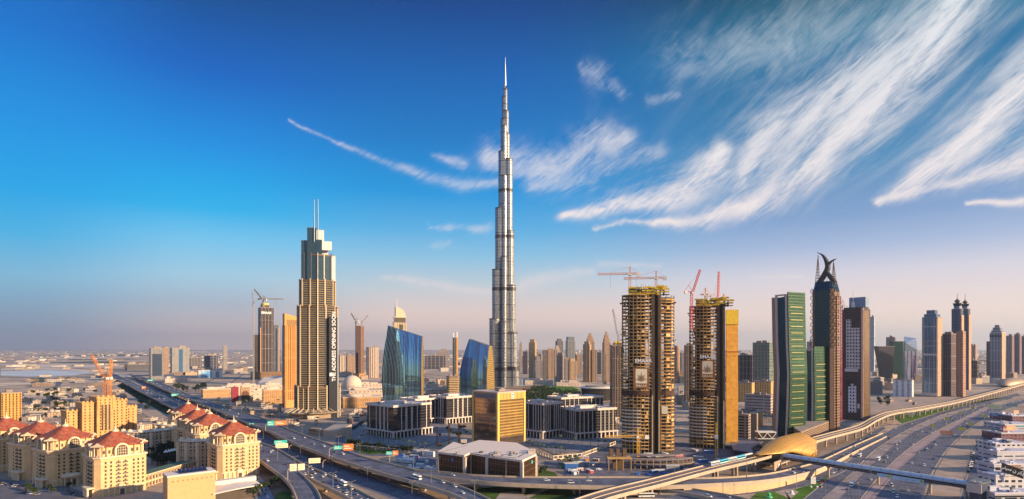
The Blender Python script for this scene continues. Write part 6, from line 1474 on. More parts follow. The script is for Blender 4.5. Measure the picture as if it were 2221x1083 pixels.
# white low shops and showrooms at the right edge
whf = facade('white_shop_windows', lin('#d3cfd6'), (.05, .07, .12, 1), 4.2, 5.5, .6, .45, vary=.4); whp = mat('white_shop_wall', lin('#cdcbd6'), .6, var=.06)
def shops():
    pb = mat('peach_board', lin('#e3b48c'), .6); stripf = facade('white_shop_strips', lin('#c9c6d0'), (.04, .06, .10, 1), 3.8, 11, .8, .32, vary=.5)
    # (x0, x1, foot row of the front, width along view, height, label)
    L = [(2158, 2290, 1100, 15, 8.5, 'lowest white showroom at the right edge with curved dark window bands', 1), (2160, 2290, 1062, 17, 10, 'white showroom carrying the black sign at the right edge', 2), (2156, 2280, 1030, 19, 8, 'white showroom with a dark strip window behind the black sign', 3),
         (2163, 2280, 1003, 22, 9, 'white stepped showroom with roof railings midway up the right edge', 4), (2160, 2250, 979, 26, 7, 'white flat-roofed shop beside the parked cars at the right edge', 5), (2172, 2260, 956, 28, 8, 'shop with maroon and peach hoarding at the right edge', 6), (2180, 2260, 934, 34, 7, 'teal-fronted shop farther up the right edge', 7), (2196, 2260, 915, 40, 8, 'farthest shop with maroon front at the right edge', 8)]
    for x0, x1, by, dp, H, lab, k in L:
        Y = CH*F/(by-HY); T = thing('shop', lab, 'shop', (XY(x0, Y), Y, 0), R(3), 'white shops at the right edge'); w_ = (x1-x0)*Y/F
        MB().box(0, w_, 0, dp, 0, H).build('wall', (whf if k in (2, 5) else stripf) if k not in (6, 8) else facade('maroon_shop', lin('#7d4a55'), (.05, .06, .1, 1), 4, 5, .6, .45), T)
        MB().box(-.3, w_+.3, -.3, dp+.3, H, H+.5).build('roof', mat('white_flat_roof', lin('#c4c0cc'), .8, var=.12, scale=.3), T)
        for a in ((-.3, w_, -.3, 0), (-.3, 0, .01, dp+.3)): MB().box(a[0], a[1], a[2], a[3], H+.5, H+1.5).build('parapet', whp, T)
        rr = random.Random(k)
        for i in range(2): MB().cbox(rr.uniform(5, 24), rr.uniform(dp*.4, dp*.7), H+.5, rr.uniform(4, 9), rr.uniform(3, 6), rr.uniform(2.6, 4)).build('roof_house', stripf if i else whp, T)
        for i in range(12): MB().cbox(rr.uniform(2, min(w_-3, 24)), rr.uniform(2.5, dp-2.5), H+.5, rr.uniform(1.5, 4), rr.uniform(1.5, 3), rr.uniform(.6, 1.8)).build('roof_plant', rr.choice([steel, whp, whp, mat('slate_crown', (0,0,0))]), T)
        if k == 1:
            for z in (3.2, 6.4, 9.6): MB().box(-.5, w_*.5, -.5, -.02, z*.7, z*.7+1.1).build('window_band', carglass, T)
        if k == 3: MB().box(2, 9, -.4, -.02, 4, 6.5).build('strip_window', carglass, T); MB().box(12, 15, -.4, -.02, 4.2, 6).build('strip_window', carglass, T)
        if k == 7: MB().box(-.4, w_, -.5, -.02, 4.6, 6.4).build('fascia', mat('teal_fascia', lin('#3f93a6'), .5), T)
        if k == 6:
            MB().box(1, 5.5, -.9, -.1, 10, 17).build('maroon_board', mat('maroon_board', lin('#8f2238'), .6), T); MB().box(5.6, 17, -.9, -.1, 12, 18).build('peach_board', mat('peach_board', lin('#f0cfae'), .6), T)
            for i in range(4): MB().box(1.6+i*1, 2.1+i*1, -1, -.91, 12, 15).build('printed_mark', white, T)
        if k == 8: MB().box(1, 9, -.9, -.1, 12, 17).build('peach_board', mat('peach_board', (0,0,0)), T)
        if k == 2:                                                  # black sign in Arabic lettering on a raked frame
            S_ = thing('sign', None, None, (3.4, -1.6, H+.4)); S_.parent = T; S_.rotation_euler = (0, 0, R(-16))
            sgW, sgH = 14.5, 8.2; q = MB(); q.add([(0, 0, 3.8), (sgW, 0, -1.4), (sgW, 0, sgH-2.6), (0, 0, sgH+2.6), (0, .5, 3.8), (sgW, .5, -1.4), (sgW, .5, sgH-2.6), (0, .5, sgH+2.6)], [(0, 1, 2, 3), (7, 6, 5, 4), (0, 4, 5, 1), (3, 2, 6, 7), (1, 5, 6, 2), (0, 3, 7, 4)]); q.build('board', mat('sign_black', (.01, .015, .02), .4, var=0), S_)
            body = '\uFEF2\uFE98\uFEF4\uFEB3 \uFEE5 \uFEAE\uFEDC\uFBFE\uFE8D'     # joined letter forms, laid left to right
            text('lettering', body, 3.5, mat('lettering_white', (0,0,0)), S_, (sgW/2, -.06, 5.2), (R(90), R(19.7), 0), .04, bold=.06)
            q = MB(); q.add([(.2, .6, 8), (13, .6, 4.5), (13, .6, 9.5), (9, .6, 9.2), (0, .6, 8.4)], [(0, 1, 2, 3, 4)]); q.add([(.2, 1.0, 8), (13, 1.0, 4.5), (13, 1.0, 9.5), (9, 1.0, 9.2), (0, 1.0, 8.4)], [(4, 3, 2, 1, 0)]); q.build('peach_backboard', mat('peach_board', (0,0,0)), S_)
shops()
# ================================================================= left-centre towers
emf = facade('dark_unfinished_grid', lin('#4b3f3d'), (.02, .02, .03, 1), 3.8, 3.6, .75, .66, vary=.5)
def dev_tower():
    T, W_, D, H, s = simple_tower('construction_tower', 'dark unfinished tower with white lettering near its top, left of the golden slab', 'tower under construction', 556, 590, 822, 668, emf, 12, plantn=0, group='unfinished concrete towers')
    MB().cbox(-W_*.08, 0, H+1.3, W_*.55, D*.6, 9).build('core_top', coreg, T); MB().cbox(-W_*.08, 0, H+10.4, W_*.5, D*.66, 6).build('formwork_panel', yel, T)
    for k in range(6): MB().cbox(-W_*.3+k*W_*.09, -D*.3, H+11+k % 3*2, 3, .6, 3).build('formwork_panel', yel, T)
    MB().cbox(-W_*.05, -D/2-.5, H-26, W_*.8, .6, 15).build('sign_panel', dark, T)
    text('lettering', 'EMAAR', 10.5, mat('lettering_white', (0,0,0)), T, (-W_*.05, -D/2-1, H-18), (R(90), 0, 0), .3, bold=.25)
    wx = W_*.62
    MB().cbox(-wx-2, 2, 0, W_*.42, D*.8, H*.62).build('side_wing', emf, T); MB().cbox(wx+2, 4, 0, W_*.5, D*.8, H*.76).build('side_wing', facade('grey_blue_unfinished', lin('#656a78'), (.04, .05, .08, 1), 3.8, 2.6, .7, .6), T)
    MB().cbox(0, -8, 0, W_*2.2, D*1.1, 26).build('podium', facade('podium_floors', lin('#9a7452'), (.06, .04, .03, 1), 4.5, 5, .85, .55), T)
    for x in (-wx+6, wx+12): MB().cbox(x, -D*.56, 0, 2.5, 1.6, H*.72).build('hoist_mast', mat('hoist_orange', (.6, .3, .12), .6), T)
dev_tower()
crane('grey luffing crane raised left of the unfinished tower top', 571, 1560, ZH(665, 1560), ZH(652, 1560), 'luff', 150, 46, 'grey', 40, w=3)
crane('grey hammerhead crane with jib pointing right over the unfinished tower', 572, 1570, ZH(668, 1570), ZH(650, 1570), 'hammer', 8, 50, 'grey', w=3)
crane('thin grey crane standing left of the dark unfinished tower', 550, 1590, 0, ZH(662, 1590), 'luff', 120, 46, 'grey', 55, w=3)
def golden_slab():
    gf = facade('golden_slab_windows', lin('#cc8c46'), (.06, .04, .03, 1), 3.6, 3.2, .42, .62, vary=.25)
    T, W_, D, H, s = simple_tower('tower', 'tall golden slab tower with curved crown left of the ribbed hotel tower', 'tower', 609, 652, 884, 706, gf, 10, plantn=0, ratio=.7, pm=gold)
    P = [(-W_/2, -D/2), (W_/2, -D/2), (W_/2, D/2), (-W_/2, D/2)]
    MB().prism(P, H+1.31, [H+22, H+13, H+13, H+22]).build('crown', gold, T); MB().box(-W_*.38, W_*.45, -D/2-.4, -D/2-.01, H-2, H+10).build('crown_screen', mat('brown_screen', lin('#9d7440'), .6), T)
    MB().box(-W_/2-.7, -W_/2-.01, -D/2, D/2, 0, H).build('dark_flank', facade('dark_brown_strips', lin('#5c4326'), (.03, .025, .02, 1), 3.6, 3, .7, .6), T)
    MB().box(-W_*.42, W_*.45, -D/2-.6, -D/2-.02, 0, 14).build('base_wall', gold, T); MB().box(W_*.05, W_*.42, -D/2-.9, -D/2-.61, 2, 12).build('dark_gate', winm, T)
golden_slab()
def cored_tower():
    T, W_, D, H, s = simple_tower('construction_tower', 'slim unfinished tower with dark core and bright right edge, two cranes on top', 'tower under construction', 769, 788, 818, 708, facade('tan_unfinished', lin('#a5713e'), (.05, .035, .03, 1), 3.8, 4, .5, .5), 6, plantn=0, group='unfinished concrete towers')
    MB().box(-W_*.5, W_*.12, -D/2-.8, -D/2-.02, 12, H+2).build('dark_core', mat('dark_core', (.09, .05, .05), .8), T); MB().cbox(0, 0, 0, W_*1.6, D*1.3, 13).build('podium', gold, T)
cored_tower()
crane('grey luffing crane leaning left on the slim unfinished tower', 772, 1750, ZH(706, 1750), ZH(697, 1750), 'luff', 165, 27, 'grey', 55, w=3)
crane('grey luffing crane leaning right on the slim unfinished tower', 785, 1750, ZH(706, 1750), ZH(700, 1750), 'luff', 15, 27, 'grey', 48, w=3)
wst = facade('white_vertical_bays', lin('#cdb7a6'), (.09, .06, .06, 1), 3.6, 6.5, .45, .92, vary=.2)
simple_tower('tower', 'white ribbed apartment tower left of the larger blue sail block', 'tower', 791, 821, 820, 754, wst, 8, plantn=1, round_=3)
def dome_hotel():
    T, W_, D, H, s = simple_tower('tower', 'cream tower with quarter-dome crown and mast behind the larger blue sail block', 'tower', 850, 880, 832, 700, facade('cream_hotel_windows', lin('#dac4a0'), (.07, .06, .05, 1), 3.8, 3.6, .4, .5), 6, plantn=0)
    P = rect(W_, D); MB().cbox(0, 0, H+1.31, W_*.86, D*.9, 14).build('lantern_glass', glassmat('bronze_lantern_glass', (.25, .2, .14), .15, .5, (.08, .06, .04), 5, 2.5, .12), T); MB().cbox(0, 0, H+15.4, W_, D, 2.2).build('lantern_cap', creamp, T)
    q = MB(); n = 12; A = [(-W_*.32+W_*.78*math.sin(math.pi/2*i/n), H+17.6+30*math.cos(math.pi/2*i/n)) for i in range(n+1)]
    q.strip([(x, -D*.4, z) for x, z in A], [(x, D*.4, z) for x, z in A])
    for y in (-D*.4, D*.4): q.add([(x, y, z) for x, z in A]+[(-W_*.32, y, H+17.6)], [tuple(range(n+2))])
    q.add([(-W_*.32, -D*.4, H+17.6), (-W_*.32, D*.4, H+17.6), (-W_*.32, D*.4, H+47.6), (-W_*.32, -D*.4, H+47.6)], [(0, 1, 2, 3)]); q.build('quarter_dome', creamp, T)
    MB().bar((-W_*.2, 0, H+40), (-W_*.2, 0, H+72), .9).build('mast', white, T); MB().bar((-W_*.4, 0, H+17), (-W_*.4, 0, H+60), .5).build('mast', steel, T)
    m = MB(); m.lathe([(6, H-15), (6, H-14.5), (0, H-14.5)], 14); 
    MB().cbox(W_*.08, -D/2-.3, H-22, W_*.3, .5, 16).build('arched_opening', winm, T)
dome_hotel()
def notched():
    T, W_, D, H, s = simple_tower('tower', 'slender slate tower with notched round top between the two sail blocks', 'tower', 981, 993, 832, 733, glassmat('slate_round_glass', (.16, .18, .19), .15, .5, (.25, .2, .12), 4, 6, .2), 4, plantn=0, round_=3)
    MB().cbox(-W_*.36, 0, H+1.31, W_*.22, D*.8, 14).build('prong', white, T); MB().cbox(W_*.34, 0, H+1.31, W_*.28, D*.8, 17).build('prong', white, T); MB().cbox(0, 0, H+10, W_*.7, D*.4, 2).build('bridge_beam', white, T)
    MB().box(W_*.2, W_*.5, -D/2-.4, -D/2+2, 0, H).build('sun_tinted_strip', gold, T)  # gold strip paints sunlight along the right edge
notched()
simple_tower('office_building', 'cream banded round-cornered office between the two sail blocks', 'office', 966, 996, 862, 817, facade('cream_bands', lin('#c9ab80'), (.05, .035, .03, 1), 3.9, 40, .98, .55), 12, plantn=3, round_=5)
simple_tower('office_block', 'dark blue grey block on the horizon left of the slender notched tower', 'office block', 921, 965, 801, 772, facade('dark_blue_grey', lin('#3c4152'), (.03, .035, .05, 1), 4, 3, .7, .6), 0, plantn=2, ratio=.5)
simple_tower('building', 'red and grey unfinished block on the horizon above the dark blue one', 'building', 948, 972, 797, 762, facade('unfinished_pale', lin('#a89a9c'), (.06, .05, .06, 1), 5, 4, .6, .6), 0, plantn=3)
# far left
fl = [(319, 350, 823, 756, 'grey tower pair member with dark front panel at far left', facade('grey_far', lin('#8c8d94'), (.07, .08, .10, 1), 4, 3, .6, .6)), (350, 364, 812, 754, 'tan slim tower right of the dark-fronted grey one', facade('tan_far', lin('#a9876a'), (.06, .05, .05, 1), 4, 3, .5, .6)),
      (363, 405, 808, 755, 'wide grey tower with blue glass stripe at far left', facade('grey_far2', lin('#a29f9c'), (.08, .10, .12, 1), 4, 3, .6, .6)), (406, 434, 799, 777, 'low dark slab right of the blue striped tower', facade('dark_far', lin('#5b5a60'), (.05, .05, .06, 1), 4, 3, .6, .6)),
      (438, 469, 802, 772, 'dark blue cube-like block on the desert plain', facade('navy_far', lin('#2f3a52'), (.03, .04, .07, 1), 4, 3, .7, .6)), (482, 492, 803, 753, 'thin pale striped tower alone on the desert plain', facade('pale_striped_far', lin('#b3a9a4'), (.12, .12, .12, 1), 5, 30, .95, .5)),
      (262, 317, 803, 791, 'long low dark building on the plain left of the grey tower', facade('dark_far', (0,0,0), (0,0,0,1)))]
for a, b, base, top, lab, m_ in fl:
    T, W_, D, H, s = simple_tower('tower' if top < 770 else 'building', lab, 'tower' if top < 770 else 'building', a, b, base, top, m_, 8, plantn=2)
    if a == 319: MB().box(-W_*.38, W_*.38, -D/2-.8, -D/2-.02, 12, H*.82).build('dark_front', mat('navy_front', (.03, .05, .09), .25), T)
    if a == 363: MB().box(-W_*.1, W_*.12, -D/2-.8, -D/2-.02, 0, H-6).build('blue_stripe', mat('blue_stripe_glass', (.05, .13, .26), .2), T)
def billboard_hall():
    T, W_, D, H, s = simple_tower('building', 'white exhibition hall with a large blue picture panel on the desert edge', 'building', 420, 475, 820, 803, white, 4, plantn=3)
    MB().box(-W_*.38, W_*.05, -D/2-.8, -D/2-.02, 3, H-2).build('picture_panel', mat('picture_blue', (.03, .18, .45), .4, col2=(.3, .5, .7), scale=.05), T); MB().box(W_*.22, W_*.36, -D/2-.8, -D/2-.02, 3, H-5).build('grey_panel', mat('slate_crown', (0,0,0)), T)
billboard_hall()
# ================================================================= skyline right of the spire
sky_m = [facade('sky_cream', lin('#cfa877'), (.08, .06, .05, 1), 3.8, 5, .45, .8, vary=.2), facade('sky_tan', lin('#b58e6c'), (.07, .055, .05, 1), 3.8, 4, .5, .7, vary=.2), facade('sky_grey', lin('#8d8487'), (.07, .07, .08, 1), 3.8, 4, .5, .7, vary=.2),
         glassmat('sky_glass', (.15, .22, .28), .15, .5, (.3, .28, .25), 4, 3, .15), facade('sky_dark', lin('#5d5862'), (.05, .05, .07, 1), 3.8, 3, .6, .7), facade('sky_white', lin('#d3bfae'), (.09, .08, .08, 1), 3.8, 6, .5, .85, vary=.2)]
SK = [(1127, 1132, 806, 745, 5, 'thin white tower touching the right foot of the silver spire tower', 0, None), (1134, 1146, 812, 763, 4, 'dark blue block right beside the silver spire tower', 0, None),
      (1147, 1164, 826, 744, 0, 'cream tower with slanted top, first tall one right of the silver spire tower', 0, ((.7, 10),)), (1158, 1176, 830, 782, 2, 'grey tower with pointed top before the cream slanted one', 0, ((.6, 10), (.25, 14))),
      (1177, 1186, 820, 760, 4, 'dark narrow tower at the left of the dense cluster', 0, None), (1186, 1204, 822, 760, 1, 'tan ribbed tower in the dense cluster behind the dark park', 0, ((.7, 5),)), (1202, 1216, 826, 759, 5, 'white ribbed tower with small crown in the dense cluster', 0, ((.7, 6), (.4, 6))),
      (1205, 1222, 800, 740, 4, 'slate slab behind the dense cluster, with stepped flat top', 0, ((.6, 10),)), (1227, 1248, 806, 740, 3, 'glass tower with white box top above the dense cluster', 0, ((.85, 18),)), (1208, 1224, 834, 770, 2, 'front grey ribbed tower of the dense cluster', 0, ((.8, 5),)),
      (1222, 1236, 830, 778, 2, 'short grey tower right of the front ribbed one', 0, None), (1232, 1251, 836, 784, 0, 'cream tower lowest and nearest in the dense cluster', 0, ((.7, 6),)), (1248, 1262, 812, 770, 1, 'brown tower at the right end of the dense cluster', 0, None),
      (1265, 1283, 830, 748, 0, 'cream tower left of the spired pair', 0, ((.7, 8),)), (1271, 1290, 812, 742, 1, 'tower with stepped pointed crown behind the cream one', 0, ((.8, 12), (.55, 12), (.3, 10))), (1283, 1296, 830, 760, 0, 'cream tower with gold front right of the spired one', 0, None),
      (1295, 1307, 812, 765, 3, 'dark glass block between the two cream groups', 0, None), (1307, 1325, 830, 744, 1, 'tower with stepped pointed crown right of the two cream groups', 0, ((.8, 12), (.55, 10), (.25, 10))), (1308, 1316, 834, 768, 0, 'narrow cream tower at the foot of the right pointed one', 0, None),
      (1458, 1477, 832, 754, 1, 'tan tower with round cap just right of the taller unfinished tower', 3, ((.8, 4),)), (1476, 1488, 826, 766, 2, 'grey tower left of the netted unfinished tower', 0, None), (1752, 1766, 820, 742, 5, 'pale tower between the two green glass towers', 0, None),
      (732, 748, 812, 772, 5, 'white tower with dark bays behind the ribbed hotel tower', 0, None), (749, 768, 808, 772, 1, 'tan block between the ribbed hotel tower and the slim unfinished tower', 0, None)]
for a, b, base, top, mi, lab, rd, sb in SK:
    simple_tower('tower', lab, 'tower', a, b, base, top, sky_m[mi], random.Random(a).choice([-14, 12, 18]), plantn=1 if sb is None else 0, setb=sb, round_=rd, group='towers of the far skyline', ratio=.9)
# ================================================================= opera hall, malls, dome
def opera():
    p = G(1300, 872, 0); T = thing('opera_hall', 'dark boat-shaped hall with overhanging white roof beyond the dark offices', 'hall', (p.x, p.y+40, 0), -.12); s = p.y/F; W_ = 74*s
    def boat(k, n=20): return [(-W_/2*k*math.cos(math.pi*i/n), -26*k*math.sin(math.pi*i/n)**.7) for i in range(n+1)]+[(W_/2*k*.9, 24*k), (-W_/2*k*.9, 24*k)]
    MB().prism(boat(.78), 0, 26, boat(.96)).build('hull_wall', glassmat('dark_hull', (.05, .045, .05), .2, .3, (.10, .08, .07), 6, 3, .1), T); MB().prism(boat(1.04), 26, 28.5).build('roof', white, T); MB().prism(boat(.7), 28.51, 31).build('upper_roof', roofm, T)
opera()
tanw = facade('mall_wall', lin('#b98f62'), (.10, .07, .05, 1), 9, 4.0, .18, .5, roof=lin('#c9b4a3'), vary=.2); palew = facade('mall_pale', lin('#c6b3a4'), (.12, .10, .10, 1), 8, 9, .3, .3, roof=lin('#d0beb1'))
MALL = [(430, 500, 862, 845, 0, 'tan mall wing with rooftop garden on the far side of the flyover'), (497, 545, 872, 842, 1, 'mall entrance wing with maroon corner and tall arch'), (565, 612, 876, 846, 0, 'tan mall wing left of the golden slab tower'), (540, 572, 868, 848, 1, 'pale mall wing between the arch and the tan wing'),
        (735, 822, 884, 862, 0, 'long tan mall wall right of the ribbed hotel tower'), (736, 830, 862, 848, 1, 'pale mall roof behind the long tan wall'), (470, 560, 850, 838, 1, 'wide pale mall roof behind the entrance arch'), (560, 612, 852, 836, 1, 'pale mall roof below the dark unfinished tower'),
        (920, 985, 858, 846, 1, 'pale low roof between the sail blocks'), (770, 828, 846, 834, 1, 'far pale mall roof left of the larger sail block'), (350, 402, 830, 822, 1, 'pale warehouse on the desert edge below the blue striped tower'), (1136, 1200, 834, 826, 1, 'low pale waterside terrace below the first skyline towers'), (1205, 1262, 838, 831, 1, 'low cream terrace left of the dark boat-shaped hall')]
for a, b, base, top, k, lab in MALL:
    T, W_, D, H, s = simple_tower('mall_wing', lab, 'building', a, b, base, top, (tanw, palew)[k], 6, plantn=7, ratio=.55, pm=mat('mall_roof_pale', lin('#cbb7a8'), .85, var=.1, scale=.05))
    if a == 497:
        MB().box(-W_/2-.5, -W_*.2, -D/2-1, -D/2-.02, 0, H+3).build('maroon_wall', mat('maroon_board', lin('#8f2238'), .6), T); q = MB(); A = arch_pts(W_*.36, H*.8); q.add([(x+W_*.12, -D/2-1.4, z) for x, z in A], [tuple(range(len(A)))]); q.build('arch_opening', mat('arch_recess', lin('#6b4a32'), .8), T)
        MB().box(-W_*.1, W_*.34, -D/2-1.2, -D/2-.02, 0, H+2).build('arch_wall', tan, T)
p = G(749, 858, 0); T = thing('dome', 'pale domed hall roof behind the ribbed hotel tower', 'dome', (p.x, p.y+60, 0)); q = MB(); q.lathe([(23*math.cos(R(a)), 20+24*math.sin(R(a))) for a in range(0, 91, 10)], 28); q.build('dome_shell', mat('dome_pale', lin('#cdbba8'), .7, var=.06), T, True); MB().lathe([(24, 0), (24, 20)], 28).build('drum', palew, T)
# white angular hall left of the golden slab
p = G(590, 838, 0); T = thing('hall', 'white folded-roof hall left of the golden slab tower', 'hall', (p.x, p.y, 0), .2); MB().prism([(-36, 0), (34, -6), (34, 40), (-30, 40)], 0, [10, 27, 30, 24]).build('folded_roof', mat('white_membrane', lin('#c9c2bc'), .6), T); MB().prism([(-37, -.6), (-10, -3), (-12, -2), (-36, .4)], 0, [9, 14, 14, 9]).build('grey_side', mat('slate_crown', (0,0,0)), T)
# construction annex next to the ribbed hotel tower and white walls
p = G(700, 946, 0); T = thing('annex', 'low pale annex with pitched canopy at the foot of the ribbed hotel tower', 'annex', (p.x, p.y, 0), R(-30))
MB().box(-26, 6, 0, 20, 0, 8).build('wall', mat('podium_stone', (0,0,0)), T); MB().prism([(4, -3), (28, -3), (32, 18), (4, 20)], 0, [8, 9, 15, 15]).build('pitched_canopy', mat('pale_canopy', lin('#b9a695'), .7), T)
for k in range(5): MB().box(-25+k*4.2, -22+k*4.2, -.1, -.01, 4.5, 6.6).build('window', winm, T)
# trailers near the yard
for i, (px, py, L, c_, lab) in enumerate(((880, 1005, 22, 'white_render', 'long white trailer nearest the flyover in the truck yard'), (912, 1016, 8, 'white_render', 'short white trailer in the truck yard'), (935, 1025, 14, 'white_render', 'white trailer at the near corner of the truck yard'), (868, 995, 10, 'site_blue', 'blue banner cabin at the truck yard entrance'), (905, 985, 13, 'white_render', 'white trailer deep in the truck yard'))):
    p = G(px, py, 0); T = thing('trailer', lab, 'trailer', (p.x, p.y, 0), R(-27), 'trailers in the truck yard'); MB().box(-L/2, L/2, -1.5, 1.5, .9, 4.4).build('box_body', MATS[c_], T); MB().box(-L/2+.3, L/2-.3, -1.58, -1.51, 1.8, 3.4).build('side_panel', mat('trailer_print', (.15, .3, .6), .5, col2=(.7, .7, .75), scale=.5), T)
    for x in (-L*.35, L*.3): MB().bar((x, -1.5, .5), (x, 1.5, .5), .5, 10).build('wheel', tyre, T)
# ================================================================= small low buildings: quarters of town
LM = [facade('villa_a', lin('#c5ab90'), (.06, .05, .05, 1), 3.4, 4, .35, .45, roof=lin('#b7a08f')), facade('villa_b', lin('#cdbfb2'), (.07, .06, .06, 1), 3.4, 5, .4, .4, roof=lin('#c9bbb0')), facade('villa_c', lin('#9c8474'), (.06, .05, .05, 1), 3.6, 4, .5, .5, roof=lin('#9b8a7e')), facade('villa_d', lin('#b0a6a4'), (.05, .06, .07, 1), 4, 30, .95, .35, roof=lin('#bdb2ab'))]
WN = ['sandy', 'pale', 'brown', 'grey']; LC = {}
QUART = [((150, 300), (874, 898), 9, 4, 8, 'below the sand track at left', 15), ((60, 240), (905, 935), 8, 4, 7, 'between the palace and the red roofs', 12), ((470, 610), (878, 905), 12, 4, 8, 'on the plaza left of the golden slab', 12), ((1330, 1345), (915, 950), 3, 5, 9, 'left of the taller unfinished tower', 10), ((740, 800), (892, 915), 6, 4, 8, 'right of the ribbed hotel tower', 13), ((1890, 1990), (868, 880), 6, 3, 5, 'in the sand lot', 9), ((58, 150), (842, 905), 26, 5, 9, 'in the walled quarter at left', 16), ((150, 262), (846, 872), 12, 5, 10, 'behind the golden stepped building', 18), ((60, 300), (812, 838), 16, 4, 9, 'at the desert edge far left', 30), ((300, 420), (905, 945), 6, 5, 8, 'by the sand track', 18),
         ((820, 1000), (826, 856), 20, 6, 16, 'round the sail blocks', 26), ((1140, 1260), (855, 862), 4, 5, 9, 'beside the dark park', 20), ((1255, 1350), (880, 890), 6, 6, 12, 'behind the dark offices', 20), ((1455, 1500), (838, 900), 10, 8, 20, 'between the unfinished towers', 22), ((1600, 1690), (840, 850), 6, 12, 20, 'behind the cream arcaded block', 24),
         ((1890, 1945), (815, 850), 14, 8, 26, 'right of the half-clad tower', 24), ((1990, 2010), (820, 850), 4, 8, 20, 'left of the blue gridded tower', 22), ((2100, 2200), (815, 836), 14, 8, 24, 'below the far right towers', 26), ((620, 760), (905, 930), 5, 4, 8, 'round the ribbed tower', 14), ((1320, 1600), (790, 835), 16, 10, 40, 'beyond the unfinished towers', 34), ((1640, 1760), (795, 820), 8, 12, 40, 'beyond the green towers', 34), ((500, 800), (792, 826), 20, 6, 18, 'beyond the malls', 36), ((20, 300), (792, 808), 14, 4, 9, 'on the far desert plain', 44), ((330, 540), (786, 815), 16, 4, 14, 'near the grey far towers', 40), ((820, 1060), (788, 812), 14, 8, 20, 'beyond the sail blocks', 36)]
rr = random.Random(11)
for (x0, x1), (y0, y1), n, h0, h1, where, sz in QUART:
    pts = sorted([(rr.uniform(x0, x1), rr.uniform(y0, y1)) for _ in range(n)], key=lambda q: q[0])
    for px, py in pts:
        p = G(px, py, 0); k = rr.randrange(4); key = (where, k); i = LC.get(key, 0); LC[key] = i+1
        w_, d_, h = sz*rr.uniform(.5, 1.3), sz*rr.uniform(.5, 1.1), rr.uniform(h0, h1)
        T = thing('low_building', f'{ordn(i)} {WN[k]} low building from the left {where}', 'building', (p.x, p.y, 0), R(rr.choice([12, 18, -8, 30])), 'low buildings '+where)
        MB().prism(rect(w_, d_), 0, h).build('wall', LM[k], T); MB().prism(rect(w_+.5, d_+.5), h, h+.7).build('roof_edge', creamp if k % 2 else roofm, T)
        for j in range(rr.randint(1, 3)): MB().cbox(rr.uniform(-.3, .3)*w_, rr.uniform(-.3, .3)*d_, h+.7, w_*rr.uniform(.12, .35), d_*rr.uniform(.12, .35), rr.uniform(1.5, 3.2)).build('roof_house', LM[(k+1) % 4] if j else roofm, T)
# far sprawl: thousands of roofs melting into the haze
m = MB(); rr = random.Random(3)
for i in range(2600):
    Y = 3200*math.exp(rr.random()**.8*2.0); X = rr.uniform(-.95, .95)*Y; w_ = rr.uniform(14, 70); h = rr.uniform(4, 11) if rr.random() < .93 or X < 0 else rr.uniform(20, 70)
    if X < 0 and rr.random() < .35: continue
    m.m = rr.randrange(4); m.cbox(X, Y, 0, w_, rr.uniform(14, 50), h, rr.choice([.2, -.3, .6]))
tag(m.build('distant_city', [mat('far_roof_a', lin('#c9b8a8'), .9), mat('far_roof_b', lin('#a08e80'), .9), mat('far_roof_c', lin('#d6c9bd'), .9), mat('far_roof_d', lin('#857a78'), .9)]), 'far low city roofs spread over the plain below the horizon', kind='stuff')
for i, (x0, y0, x1, y1, w_) in enumerate(((120, 775, 700, 781, 60), (0, 786, 520, 790, 40), (250, 770, 900, 768, 90))):
    pass
# vegetation masses on the plain
for pts in (((60, 822), (90, 819), (112, 826), (100, 838), (74, 838)), ((48, 772), (260, 769), (420, 771), (260, 773)), ((90, 787), (200, 784), (330, 786), (210, 789)), ((140, 779), (280, 778), (300, 780), (160, 781))):
    patch('scrub', pts, mat('dark_scrub', lin('#4a4d40'), .95, var=.25, scale=.02))
for pts in (((0, 792), (120, 790), (300, 794), (260, 798), (40, 797)), ((40, 777), (220, 775), (330, 777), (180, 779)), ((330, 790), (480, 786), (545, 789), (400, 794))):
    patch('pale_salt_flat', pts, mat('pale_road', lin('#c9b8aa')))
for pts in (((120, 838), (126, 818), (134, 818), (140, 826), (118, 852), (106, 852)),):
    patch('road', pts, asphalt2)
# ================================================================= trees
leafm = mat('foliage', (.055, .085, .03), .8, var=.35, scale=.7, spec=.2); leafd = mat('foliage_dark', (.03, .05, .022), .8, var=.35, scale=.7, spec=.2); palmm = mat('palm_frond', (.07, .10, .035), .7, var=.2); trunkm = mat('tree_trunk', lin('#5c4634'), .9)
def crown_mesh(seed, m_, r_=2.6, h=3.4, n=420):
    rr = random.Random(seed); b = MB(); cl_ = [(rr.uniform(-.6, .6)*r_, rr.uniform(-.6, .6)*r_, rr.uniform(.1, .9)*h, rr.uniform(.35, .6)*r_) for _ in range(8)]
    for i in range(n):
        cx, cy, cz, cr = rr.choice(cl_); a, e = rr.uniform(0, 2*math.pi), math.asin(rr.uniform(-1, 1)); q = cr*rr.uniform(.65, 1.05)
        p = Vector((cx+q*math.cos(a)*math.cos(e), cy+q*math.sin(a)*math.cos(e), cz+q*math.sin(e)*.8)); s_ = rr.uniform(.22, .5); u = Vector((rr.uniform(-1, 1), rr.uniform(-1, 1), rr.uniform(-1, 1))).normalized(); v = u.cross(Vector((rr.uniform(-1, 1), .3, rr.uniform(-1, 1)))).normalized()
        b.add([p-u*s_, p+v*s_*.7, p+u*s_, p-v*s_*.7], [(0, 1, 2, 3)])
    return b.mesh('crown', m_)
def trunk_mesh(H=2.6):
    b = MB(); b.lathe([(.28, 0), (.2, H*.6), (.14, H)], 7); rr = random.Random(2)
    for k in range(5): a = k*1.26; b.bar((0, 0, H*.7), (1.1*math.cos(a), 1.1*math.sin(a), H+1.2), .08)
    return b.mesh('trunk', trunkm)
